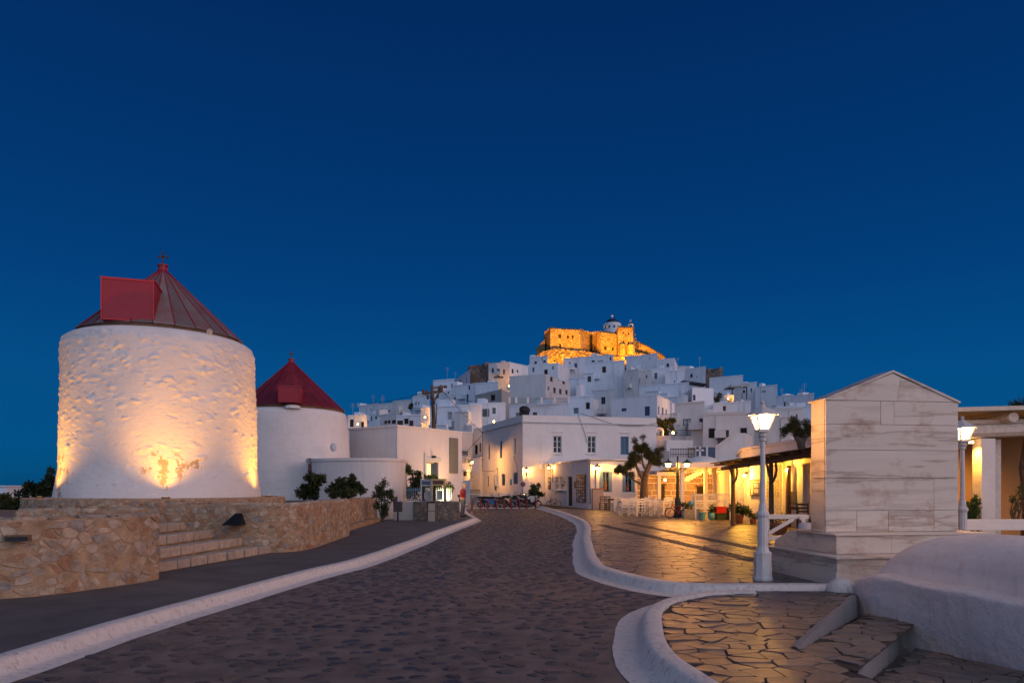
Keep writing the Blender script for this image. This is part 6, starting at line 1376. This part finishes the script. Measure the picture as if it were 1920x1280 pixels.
for pts in ([T(830, 733), P(880, 790, 55), P(905, 812, 69)], [T(793, 737), P(740, 752, 60), P(690, 757, 80)], [P(869, 852, 60), P(886, 836, 62), P(904, 815, 69)]):
    q = [Vector(p) for p in pts]; c_ = []
    for k in range(13): t = k / 12; c_.append((q[0] * (1 - t) ** 2 + q[1] * 2 * t * (1 - t) + q[2] * t * t))
    MB().tube(c_, .022, 5).build('overhead_wire', M['iron'], o)

# booth wall, booths, bin, post
rubble_wall('booth_wall', 'low grey rubble wall in front of the telephone booths', [P(775, 0, 31.2)[:2], P(820, 0, 31.0)[:2], P(860, 0, 31.0)[:2]], .13, .97, .35, -1, .24, .19, 40, mats=('mortar_grey', 'rubble_grey'))
o = empty('cement_wall', P(758, 960, 31.3), 'smooth grey cement wall panel left of the telephone booths', 'wall'); MB().box(((758 - 960) / F * 31.4, 31.4, .55), (.95, .3, .86)).build('wall', M['cement'], o)
for k, x in enumerate((803, 822)):
    b = Vector(((x + 1 - 960) / F * 31.9, 31.9, .13)); o = empty('telephone_booth', b, ('grey blue telephone booth with closed side panel above the low wall', 'telephone booth with yellow frame standing for its lit top above the low wall')[k], 'telephone booth', 'two telephone booths')
    w, d, h = (.62, .7, 1.86) if k else (.50, .7, 1.84); col = plain('booth_metal_%d' % k, (.42, .44, .50) if not k else (.55, .42, .20), .5, .2); m = MB()  # warm light on the second booth is put into its yellow frame colour
    if k == 0: b = b + Vector((-.10, .1, 0))
    for i in (-1, 1):
        for j in (-1, 1): m.box(b + Vector((i * (w / 2 - .03), j * (d / 2 - .03), h / 2)), (.06, .06, h))
    m.box(b + Vector((0, 0, h - .14)), (w + .01, d + .01, .28)); m.box(b + Vector((0, 0, h + .015)), (w + .06, d + .06, .03)); fr_ = m.build('frame', col, o)
    MB().box(b + Vector((0, -d / 2 - .008, h - .14)), (w - .12, .012, .17)).build('sign_panel', M['slate'] if not k else M['brown'], fr_)
    blue = M['slate']
    for sx2 in (-1, 1):
        pm = MB(); xx = b.x + sx2 * (w / 2 - .03); 
        for (za, zb2, y0, y1) in ((.75, .82, -.3, .3), (1.50, 1.57, -.3, .3), (.75, 1.57, -.3, -.22), (.75, 1.57, .22, .3)): pm.box((xx, b.y + (y0 + y1) / 2, b.z + (za + zb2) / 2), (.035, y1 - y0, zb2 - za))
        pn = pm.build('side_panel', blue, o); MB().box((xx, b.y, b.z + 1.16), (.008, .44, .68)).build('pane', M['dark'], pn)
    pm = MB(); 
    for (x0, x1, za, zb2) in ((-.26, .26, .74, .84), (-.26, -.19, .84, 1.55), (.19, .26, .84, 1.55)): pm.box(b + Vector(((x0 + x1) / 2 * w / .62, d / 2 - .02, (za + zb2) / 2)), ((x1 - x0) * w / .62, .03, zb2 - za))
    pm.build('back_panel', blue, o); MB().box(b + Vector((.02, .16, 1.12)), (.24, .16, .42)).box(b + Vector((-.08, .07, 1.14)), (.05, .05, .22)).build('telephone', M['frame_white'], o)
b = Vector(((827 - 960) / F * 32.4, 32.5, 1.15)); o = empty('wall_floodlight', b + Vector((.4, .2, 0)), 'small bright floodlight glowing low behind the booths', 'floodlight'); q = P(835, 937, 33.2); MB().box(q, (.16, .1, .12)).build('housing', M['iron'], o); MB().box(q + Vector((0, .06, .02)), (.13, .02, .09)).build('lens', M['lamp_far'], o); spot(q + Vector((0, .1, .1)), onface(Vector((-6.38, 38, 0)), Vector((3.21, 4.7, 0)).normalized(), 815, 850), 420, 130, (1, .55, .22), 1, .1, o)
b = Vector(((809 - 960) / F * 30.3, 30.3, .13)); o = empty('concrete_post', b, 'pale square concrete service post in front of the low grey wall', 'post'); MB().box(b + Vector((0, 0, .22)), (.28, .24, .44)).box(b + Vector((0, 0, .63)), (.27, .23, .36), taper=.97).build('body', plaster('pale_concrete', (.42, .37, .31), amount=.5, scale=2), o); MB().box(b + Vector((0, -.0, .445)), (.29, .25, .02)).box(b + Vector((0, 0, .83)), (.32, .28, .05)).build('cap', M['iron'], o); MB().bar(b + Vector((-.16, -.05, 0)), b + Vector((-.16, -.05, .8)), .05).build('pipe', M['iron'], o)
b = Vector(((746 - 960) / F * 29.9, 29.9, .13)); o = empty('litter_bin', b, 'dark litter bin on a pole with pale bag rim near the booths', 'bin'); MB().bar(b, b + Vector((0, 0, .5)), .06).build('pole', M['iron'], o); MB().box(b + Vector((0, 0, .66)), (.34, .3, .46), taper=1.08).build('bin', plain('bin_brown', (.07, .055, .06), .6), o); MB().box(b + Vector((0, 0, .92)), (.38, .34, .09), taper=.9).build('bag', M['tail'], o)
o = empty('booth_fence', P(800, 935, 33.6), 'blue grey bar fence behind the telephone booths', 'fence'); m = MB(); a, b = P(763, 918, 33.6), P(846, 918, 33.6); m.bar(a, b, .05).bar(P(763, 937, 33.6), P(846, 937, 33.6), .05)
for k in range(22): q = a.lerp(b, k / 21); m.bar(q - Vector((0, 0, .75)), q + Vector((0, 0, .12)), .03)
m.build('bars', M['blue_light'], o)

# man in a red jacket
def skinned(name, nodes, edges, mat, parent, lv=2, root=0):
    me = bpy.data.meshes.new(name); off = origin_of(parent); me.from_pydata([tuple(Vector(n[:3])) for n in nodes], edges, []); ob = bpy.data.objects.new(name, me); COL.objects.link(ob); ob.parent = parent
    ob.modifiers.new('skin', 'SKIN'); sv = me.skin_vertices[0].data
    for i, n in enumerate(nodes):
        sv[i].radius = (n[3], n[4] if len(n) > 4 else n[3]); sv[i].use_root = (i == root)
    sub = ob.modifiers.new('sub', 'SUBSURF'); sub.levels = lv; sub.render_levels = lv; me.materials.append(mat); return ob
mb = G(868, 968, .13); man = empty('person', mb, 'man in red jacket and grey blue trousers standing at the end of the low wall', 'person', rz=R(-8))
# faces +X, slight stoop, hands in jacket pockets
nodes = [(0, 0, .90, .125, .15), (.0, 0, 1.10, .12, .15), (.02, 0, 1.30, .12, .165), (.03, 0, 1.40, .085, .10), (.06, 0, 1.475, .055), (.09, 0, 1.53, .07), (.10, 0, 1.60, .082, .075), (.09, 0, 1.67, .06),
         (0, .09, .82, .09), (.03, .10, .48, .06), (-.01, .11, .10, .04), (.05, .115, .035, .035), (.14, .12, .02, .028), (0, -.09, .82, .09), (-.02, -.10, .48, .06), (-.08, -.10, .10, .04), (-.02, -.10, .035, .035), (.07, -.10, .02, .028),
         (.02, .20, 1.36, .065), (-.06, .25, 1.12, .048), (.10, .22, .95, .036), (.02, -.20, 1.36, .065), (-.06, -.25, 1.12, .048), (.10, -.22, .95, .036)]
edges = [(0, 1), (1, 2), (2, 3), (3, 4), (4, 5), (5, 6), (6, 7), (0, 8), (8, 9), (9, 10), (10, 11), (11, 12), (0, 13), (13, 14), (14, 15), (15, 16), (16, 17), (2, 18), (18, 19), (19, 20), (2, 21), (21, 22), (22, 23)]
body = skinned('body', nodes, edges, M['skin'], man)
jn = [(0, 0, .86, .16, .185), (.0, 0, 1.08, .155, .185), (.015, 0, 1.28, .15, .19), (.03, 0, 1.41, .10, .12), (.01, .21, 1.345, .085), (-.07, .26, 1.11, .068), (.08, .225, .96, .056), (.01, -.21, 1.345, .085), (-.07, -.26, 1.11, .068), (.08, -.225, .96, .056)]
skinned('jacket', jn, [(0, 1), (1, 2), (2, 3), (2, 4), (4, 5), (5, 6), (2, 7), (7, 8), (8, 9)], M['jacket'], man)
tn = [(0, 0, .90, .14, .165), (0, .09, .80, .105), (.03, .10, .48, .08), (-.01, .11, .09, .066), (0, -.09, .80, .105), (-.02, -.10, .48, .08), (-.08, -.10, .09, .066)]
skinned('trousers', tn, [(0, 1), (1, 2), (2, 3), (0, 4), (4, 5), (5, 6)], M['jeans'], man)
MB().ball((.065, 0, 1.655), (.095, .088, .075), 12, 8).build('hair', M['hair'], man, True, True)
m = MB()
for y in (.115, -.10): m.ball((.06 if y > 0 else -.01, y, .045), (.13, .055, .05), 10, 6)
m.build('shoes', M['rubber'], man, True, True)
m = MB().ball((.185, 0, 1.595), (.022, .016, .026), 8, 6); m.ball((.10, .083, 1.60), (.022, .012, .03), 8, 6).ball((.10, -.083, 1.60), (.022, .012, .03), 8, 6); m.build('nose_and_ears', M['skin'], man, True, True)
m = MB().ball((.172, .03, 1.622), .010, 6, 4).ball((.172, -.03, 1.622), .010, 6, 4).box((.178, 0, 1.55), (.012, .045, .008)); m.build('eyes_and_mouth', M['brown'], man, False, True)

# bollards
for k, x in enumerate((885, 900.6, 914.7, 930.6, 945.6, 958.6, 974, 987, 1004)):
    b = Vector(((x - 960) / F * 51.4, 51.4, 0)); o = empty('red_bollard', b, ('first', 'second', 'third', 'fourth', 'fifth', 'sixth', 'seventh', 'eighth', 'ninth')[k] + ' red bollard counted from the man towards the shop', 'bollard', 'red bollards in a row')
    MB().lathe(b, [(.075, 0), (.06, .04), (.055, .66), (.045, .71), (.01, .73)], 8).build('tube', M['red'], o); MB().lathe(b, [(.11, 0), (.11, .02), (.07, .03)], 8).build('foot', M['red'], o)
o = empty('bollard_kerb', (.2, 51.9, 0), 'low pale kerb strip behind the red bollards', 'kerb'); MB().box((-.3, 51.95, .04), (6.6, .25, .1), rz=-.01).build('strip', M['cement_light'], o)

def wheel(parent, c, r, ax, spokes=10, tyre=.05, rimmat='grey_metal'):
    w = MB().torus(c, r - tyre, tyre, ax, 20, 6).build('wheel', M['rubber'], parent, True, True); m = MB().torus(c, r - tyre * 1.7, .012, ax, 20, 5); c = Vector(c)
    for k in range(spokes): a = 2 * math.pi * k / spokes; m.bar(c, c + Vector((math.cos(a), 0, math.sin(a))) * (r - tyre * 1.6), .012 if spokes > 8 else .03)
    m.lathe(c - Vector((0, 0, 0)), [(.03, -.03), (.03, .03)], 8); m.build('rim', M[rimmat], w, False, True); return w
def motorbike(loc, rz, label, col, scooter, scale=1.0):
    o = empty('motorbike', loc, label, 'motorbike', 'motorbikes parked by the bollards', rz); o.scale = (scale,) * 3; bm_ = M[col]; r = .27 if scooter else .32
    wheel(o, (.64, 0, r), r, (0, 1, 0), 6 if scooter else 12, .055); wheel(o, (-.62, 0, r), r, (0, 1, 0), 6 if scooter else 12, .06)
    m = MB()
    if scooter: m.slab([(-.80, -.14, .62), (-.78, -.14, .74), (-.05, -.14, .72), (.02, -.14, .45), (.30, -.14, .36), (.50, -.14, .95), (.60, -.14, .92), (.48, -.14, .28), (-.30, -.14, .26), (-.45, -.14, .50)], (0, .28, 0))
    else: m.slab([(.38, -.11, .95), (.42, -.11, .80), (.12, -.11, .68), (-.15, -.11, .76), (-.2, -.11, .84), (.1, -.11, .98)], (0, .22, 0)).slab([(-.35, -.07, .80), (-.95, -.07, .92), (-.98, -.07, .88), (-.4, -.07, .70)], (0, .14, 0)).slab([(.55, -.07, .72), (.95, -.07, .66), (.98, -.07, .70), (.55, -.07, .80)], (0, .14, 0)).slab([(.45, -.16, .62), (.3, -.16, .85), (.05, -.16, .60), (.2, -.16, .45)], (0, .32, 0))
    m.build('body', bm_, o, False, True)
    m = MB(); m.tube([(-.85, 0, .86), (-.4, 0, .84), (-.1, 0, .84), (.05, 0, .90)], [.07, .11, .10, .05], 8).build('seat', M['rubber'], o, True, True)
    MB().box((.05, 0, .42), (.42, .24, .32)).lathe((.0, 0, .5), [(.1, 0), (.1, .2)], 8).bar((-.1, 0, .35), (-.62, 0, r), .06).build('engine', M['iron'], o, False, True)
    m = MB()
    for y in (-.07, .07): m.bar((.64, y, r), (.42, y, 1.0), .04)
    m.build('fork', M['grey_metal'], o, False, True)
    MB().tube([(.30, -.36, 1.08), (.40, -.15, 1.02), (.42, 0, 1.0), (.40, .15, 1.02), (.30, .36, 1.08)], .018, 6).build('handlebar', M['iron'], o, False, True)
    MB().ball((.56, 0, .92), (.07, .09, .09), 10, 6).build('headlight', M['frame_white'], o, True, True)
    for y in (-.3, .3): MB().ball((.36, y, 1.22), (.02, .06, .045), 8, 6).bar((.36, y, 1.08), (.36, y, 1.2), .012).build('mirror', M['iron'], o, False, True)
    MB().tube([(.1, -.15, .28), (-.3, -.17, .28), (-.8, -.18, .40)], [.03, .04, .055], 8).build('exhaust', M['grey_metal'], o, True, True)
    MB().box((-.92, 0, .78), (.04, .12, .06)).build('tail_light', M['red_bright'], o, False, True); MB().bar((.02, .12, .3), (-.05, .3, 0), .025).build('kickstand', M['iron'], o, False, True)
M['scooter_blue'] = plain('scooter_blue', (.02, .16, .42), .3); M['bike_black'] = plain('bike_black', (.02, .022, .026), .35); M['bike_white'] = plain('bike_white', (.62, .60, .56), .35)
motorbike(P(927, 0, 53.2).xy.to_3d(), R(6), 'bright blue scooter behind the middle red bollards', 'scooter_blue', True, .95)
motorbike(P(947, 0, 53.0).xy.to_3d(), R(12), 'dark scooter right of the blue scooter', 'bike_black', True, .95)
motorbike(P(993, 0, 53.0).xy.to_3d(), R(-8), 'white and black trail motorbike nearest the kerb corner', 'bike_white', False, 1.0)
motorbike(P(982, 0, 55.0).xy.to_3d(), R(-65), 'tall dark motorbike parked behind the white trail bike', 'bike_black', False, 1.1)
motorbike(P(960, 0, 56.5).xy.to_3d(), R(20), 'dark motorbike behind the row under the corner house windows', 'bike_black', False, 1.0)
motorbike(P(914, 0, 54.6).xy.to_3d(), R(15), 'dark scooter at the alley end of the motorbike row', 'bike_black', True, .95)
motorbike(P(971, 0, 53.6).xy.to_3d(), R(-25), 'grey scooter squeezed in left of the white trail bike', 'grey_metal', True, .95)
# bicycles
def bicycle(loc, rz, label, col, s=1.0, disc=None):
    o = empty('bicycle', loc, label, 'bicycle', None, rz); o.scale = (s,) * 3; r = .33
    for x in (-.48, .50):
        w = wheel(o, (x, 0, r), r, (0, 1, 0), 14, .03, 'grey_metal' if not disc else disc)
    h, s_, bb, rear, fr_ = (.36, 0, .82), (-.18, 0, .80), (-.05, 0, .30), (-.48, 0, r), (.50, 0, r)
    MB().bar(h, (-.16, 0, .70), .035).bar(h, bb, .04).bar(bb, s_, .035).bar(bb, rear, .025).bar((-.16, 0, .70), rear, .022).build('frame', M[col], o, False, True)
    MB().bar((.34, 0, .92), (.40, 0, .70), .035).bar((.40, .04, .70), (.50, .04, r), .025).bar((.40, -.04, .70), (.50, -.04, r), .025).build('fork', M[col], o, False, True)
    MB().tube([(.26, -.27, 1.0), (.33, -.1, .97), (.33, .1, .97), (.26, .27, 1.0)], .014, 6).bar((.33, 0, .97), (.34, 0, .88), .03).build('handlebar', M['iron'], o, False, True)
    MB().box((-.21, 0, .86), (.26, .14, .06), taper=.8).bar(s_, (-.2, 0, .86), .03).build('saddle', M['rubber'], o, False, True)
    MB().torus(bb, .09, .012, (0, 1, 0), 14, 5).bar((-.05, .08, .30), (.08, .08, .22), .02).bar((-.05, -.08, .30), (-.18, -.08, .38), .02).box((.1, .1, .2), (.09, .08, .02)).box((-.2, -.1, .39), (.09, .08, .02)).build('crank', M['iron'], o, False, True); return o
q = P(1038.5, 0, 52.5); bicycle((q.x, 52.5, .13), R(160), 'small dark bicycle leaning by the shop display windows', 'iron', .72)
M['pink'] = plain('pink_paint', (.55, .20, .28), .45)
bicycle((8.0, 32.9, .14), R(178), 'pink and red child bicycle leaning behind the double lamp post', 'red', .78, 'pink')
# no parking sign
b = Vector(((980.5 - 960) / F * 54, 54, 0)); o = empty('no_parking_sign', b, 'round blue no parking sign with red rim and cross by the motorbikes', 'sign'); zc = ZY(907.5, 54)
MB().bar(b, b + Vector((0, 0, zc + .15)), .05).build('pole', M['grey_metal'], o); d_ = MB().lathe((0, 0, 0), [(.20, -.01), (.20, .01)], 20); d_.v = [(b.x + x, b.y - .05 + z, zc + y) for x, y, z in d_.v]; dsk = d_.build('disc', M['blue'], o)
MB().torus((b.x, b.y - .065, zc), .18, .022, (0, 1, 0), 20, 5).bar((b.x - .12, b.y - .068, zc - .12), (b.x + .12, b.y - .068, zc + .12), .035, .012, (0, 1, 0)).bar((b.x - .12, b.y - .072, zc + .12), (b.x + .12, b.y - .072, zc - .12), .035, .012, (0, 1, 0)).build('red_cross', M['red_bright'], dsk)
# hoop racks along the alley side of the corner house
for k, x in enumerate((901, 911, 921, 932)):
    b = Vector(((x - 960) / F * 57, 57, 0)); o = empty('hoop_rack', b, ('first', 'second', 'third', 'fourth')[k] + ' white metal hoop behind the scooters, counted from the alley', 'rack', 'white metal hoops'); MB().tube([b + Vector((-.16, 0, 0)), b + Vector((-.16, 0, .82)), b + Vector((-.1, 0, .9)), b + Vector((.1, 0, .9)), b + Vector((.16, 0, .82)), b + Vector((.16, 0, 0))], .035, 6).build('hoop', M['frame_white'], o)
o = empty('low_rail', (-1.5, 58, 0), 'long low pale rail behind the scooters', 'rail'); MB().bar(P(878, 926, 58), P(968, 926, 58), .07).build('rail', M['frame_white'], o)
for x in (880, 900, 925, 950, 967): q = P(x, 926, 58); MB().bar((q.x, q.y, 0), q, .06).build('post', M['frame_white'], o)
o = empty('green_railing', (-4.0, 64, 0), 'greenish bar railing at the mouth of the alley', 'railing'); m = MB(); a, b = P(882, 918, 62), P(900, 918, 62); m.bar(a, b, .05).bar(P(882, 934, 62), P(900, 934, 62), .05)
for k in range(9): q = a.lerp(b, k / 8); m.bar((q.x, q.y, .05), q, .04)
m.build('bars', M['green_iron'], o)

# ================================================================ taverna furniture
def chair(mat):
    o = empty('chair', (0, 0, 0), 'x', 'chair')
    for x in (-.19, .19):
        MB().bar((x, -.19, 0), (x, -.19, .45), .04).build('leg', M[mat], o, False, True); MB().bar((x, .19, 0), (x, .22, .92), .04).build('leg', M[mat], o, False, True)
    MB().box((0, 0, .45), (.43, .43, .035)).build('seat', M[mat], o, False, True)
    for z in (.62, .74, .87): MB().box((0, .21, z), (.36, .025, .06)).build('back_slat', M[mat], o, False, True)
    m = MB()
    for z in (.18, .30): m.bar((-.19, -.19, z), (.19, -.19, z), .024).bar((-.19, .2, z), (.19, .2, z), .024).bar((-.19, -.19, z + .04), (-.19, .2, z + .04), .024).bar((.19, -.19, z + .04), (.19, .2, z + .04), .024)
    m.build('stretcher', M[mat], o, False, True); return o
M['chair_white'] = plain('chair_white', (.70, .66, .60), .55, var=.08); M['chair_dark'] = plain('chair_olive', (.08, .07, .035), .6)
proto = chair('chair_white')
spots = [(1154, 40.5, 200, 'leftmost white chair, beside the dark chairs'), (1163, 38.5, 160, 'white chair behind the left end of the front tables'), (1171, 35.6, 185, 'front left white chair facing the shop'), (1186, 35.0, 175, 'second white chair from the left in the front row'), (1199, 35.2, 190, 'third white chair from the left in the front row'),
         (1211, 36.0, 165, 'fourth white chair from the left in the front row, turned sideways'), (1228, 34.6, 180, 'white chair just left of the pink bicycle'), (1190, 39.8, 10, 'white chair behind the table under the tree'), (1178, 38.8, 100, 'white chair turned sideways between the left tables'), (1232, 38.0, 95, 'white chair tucked under the table by the porch column'), (1216, 39.5, -10, 'white chair on the far side of the right table'), (1247, 36.6, 200, 'white chair left of the double lamp post'), (1258, 40.0, 20, 'white chair inside the porch near the doorway')]
for i, (x, Y, rz, lab) in enumerate(spots):
    c_ = proto if i == 0 else copy_tree(proto); c_.location = ((x - 960) / F * Y, Y, .145); c_.rotation_euler = (0, 0, R(rz)); tag(c_, lab, 'chair', 'white taverna chairs')
dk = chair('chair_dark')
for i, (x, Y, rz, lab) in enumerate(((1130, 44.5, 180, 'dark olive chair beside the meter cabinet'), (1141, 44.2, 150, 'dark olive chair next to the small wooden table'))):
    c_ = dk if i == 0 else copy_tree(dk); c_.location = ((x - 960) / F * Y, Y, .145); c_.rotation_euler = (0, 0, R(rz)); tag(c_, lab, 'chair', 'dark olive chairs')
for i, (x, Y, rz, lab) in enumerate(((1492, 26.0, 40, 'dark chair in front of the chalkboard under the pergola'), (1508, 24.6, 140, 'dark chair near the monument under the pergola'), (1520, 26.4, -30, 'dark chair at the back under the pergola'))):
    c_ = copy_tree(dk); c_.location = ((x - 960) / F * Y, Y, .145); c_.rotation_euler = (0, 0, R(rz)); tag(c_, lab, 'chair', 'dark chairs under the pergola')
def table(loc, mat, label, rz=0, w=.8):
    o = empty('table', loc, label, 'table', None, rz); MB().box((0, 0, .74), (w, w, .035)).build('table_top', M[mat], o, False, True)
    MB().box((0, 0, .68), (w - .12, w - .12, .08)).build('apron', M[mat], o, False, True)
    for x in (-1, 1):
        for y in (-1, 1): MB().bar((x * (w / 2 - .06), y * (w / 2 - .06), 0), (x * (w / 2 - .06), y * (w / 2 - .06), .72), .05).build('leg', M[mat], o, False, True)
for x, Y, lab in ((1174, 37.3, 'white square table at the left end of the taverna terrace'), (1197, 37.3, 'white square table in front of the tamarisk'), (1228, 36.4, 'white square table behind the pink bicycle'), (1252, 38.8, 'white square table by the porch columns')): table(((x - 960) / F * Y, Y, .145), 'chair_white', lab, .1)
table(((1150 - 960) / F * 44, 44, .145), 'brown', 'small brown wooden table beside the dark chairs', 0, .7)
table(((1506 - 960) / F * 25.6, 25.6, .145), 'brown', 'small dark table under the timber pergola')
# white lattice bench fence, pots, crates, globe
o = empty('lattice_fence', (9.3, 31.6, .13), 'white lattice fence panel on legs behind the aqua pots', 'fence'); a, b = P(1304, 952, 31.6), P(1372, 952, 31.6)
lattice(o, (a.x, 31.6, 0), (b.x, 31.6, 0), .66, 1.0, M['frame_white'], .13, .02); lattice(o, (a.x + .3, 33.2, 0), (b.x + .5, 33.2, 0), .95, 1.28, M['frame_white'], .13, .02)
for x in (a.x, (a.x + b.x) / 2 + .5, b.x): MB().bar((x, 31.6, .13), (x, 31.6, 1.08), .07).build('post', M['frame_white'], o)
for x in (a.x + .3, b.x + .5): MB().bar((x, 33.2, .13), (x, 33.2, 1.3), .07).build('post', M['frame_white'], o)
def pot(x, y, Y, prof, mat, label, plant=None, group='pots by the lattice fence'):
    b = Vector(((x - 960) / F * Y, Y, .14)); o = empty('plant_pot', b, label, 'pot', group); MB().lathe(b, prof, 18, False).build('pot', M[mat], o, smooth=True, auto=40); MB().lathe(b, [(prof[-1][0] * .9, prof[-1][1] - .05), (.01, prof[-1][1] - .04)], 14).build('soil', M['joint'], o)
    if plant: crown([(b + Vector((dx, 0, prof[-1][1] + dz)), rr) for dx, dz, rr in plant[0]], plant[1], plant[2], plant[3], o, int(x), 'foliage', .25)
pot(1316.5, 0, 31.2, [(.01, 0), (.12, 0), (.165, .32), (.175, .32), (.175, .36), (.15, .36)], 'aqua', 'aqua bucket shaped pot, left one of two')
pot(1334, 0, 31.2, [(.01, 0), (.10, 0), (.17, .12), (.175, .22), (.15, .32), (.165, .35), (.14, .35)], 'aqua', 'rounded aqua pot with a green plant', ([(0, .12, .16), (.05, .25, .1)], 260, .12, 'leaf_green'))
pot(1386, 0, 28.4, [(.01, 0), (.14, 0), (.17, .28), (.19, .28), (.19, .34), (.16, .34)], 'terracotta', 'terracotta pot with a spreading fern beside the lattice screen', ([(0, .15, .24), (-.18, .22, .18), (.2, .2, .2), (.05, .35, .18), (.32, .05, .14)], 700, .17, 'leaf_green'))
pot(1462, 0, 22.3, [(.01, 0), (.2, 0), (.26, .25), (.28, .25), (.28, .31), (.24, .31)], 'terracotta', 'wide terracotta pot behind the white fence brace', ([(0, .1, .2)], 120, .1, 'leaf'))
pot(1283, 0, 33.0, [(.01, 0), (.12, 0), (.15, .3), (.17, .3), (.15, .34)], 'frame_white', 'white pot with a leafy plant left of the blue globe', ([(0, .2, .2), (-.12, .3, .15), (.14, .28, .15)], 350, .13, 'leaf_green'))
pot(1412, 0, 27.6, [(.01, 0), (.10, 0), (.13, .2), (.11, .22)], 'terracotta', 'small pot with low greenery at the foot of the lattice screen', ([(0, .1, .18), (.15, .05, .12)], 260, .12, 'leaf'))
b = Vector(((1350.5 - 960) / F * 31.2, 31.2, .14)); o = empty('red_crate', b + Vector((0, 0, .31)), 'bright red plastic crate on a dark green box', 'crate'); MB().box(b + Vector((0, 0, .46)), (.44, .36, .28)).box(b + Vector((0, 0, .585)), (.47, .39, .05)).build('body', M['red_bright'], o)
o = empty('green_crate', b, 'dark green box under the red crate', 'crate'); MB().box(b + Vector((0, 0, .15)), (.42, .36, .30)).build('body', plain('green_plastic', (.03, .05, .015), .5), o); MB().box(b + Vector((0, 0, .285)), (.45, .39, .03)).build('rim', M['green_iron'], o)
b = Vector(((1366 - 960) / F * 31.3, 31.3, .14)); o = empty('dark_bin', b, 'dark green bin right of the red crate', 'bin'); MB().box(b + Vector((0, 0, .27)), (.36, .36, .54), taper=1.06).build('body', M['green_iron'], o); MB().box(b + Vector((0, 0, .56)), (.42, .42, .04)).build('lid', M['green_iron'], o)
b = Vector(((1296 - 960) / F * 33.0, 33.0, .14)); o = empty('blue_globe', b, 'pale blue globe ball on a small stone plinth', 'globe'); MB().box(b + Vector((0, 0, .22)), (.8, .4, .44)).build('plinth', M['rubble'], o); MB().lathe(b, [(.10, .44), (.03, .5), (.03, .56)], 10).build('stand', M['brown'], o); MB().ball(b + Vector((0, 0, .70)), .155, 16, 10).build('ball', plain('globe_blue', (.16, .36, .42), .4, var=.3, scale=12), o, True)
print('OBJS', len(bpy.data.objects), 'TRIS', sum(len(o.data.polygons) for o in bpy.data.objects if o.type == 'MESH'))
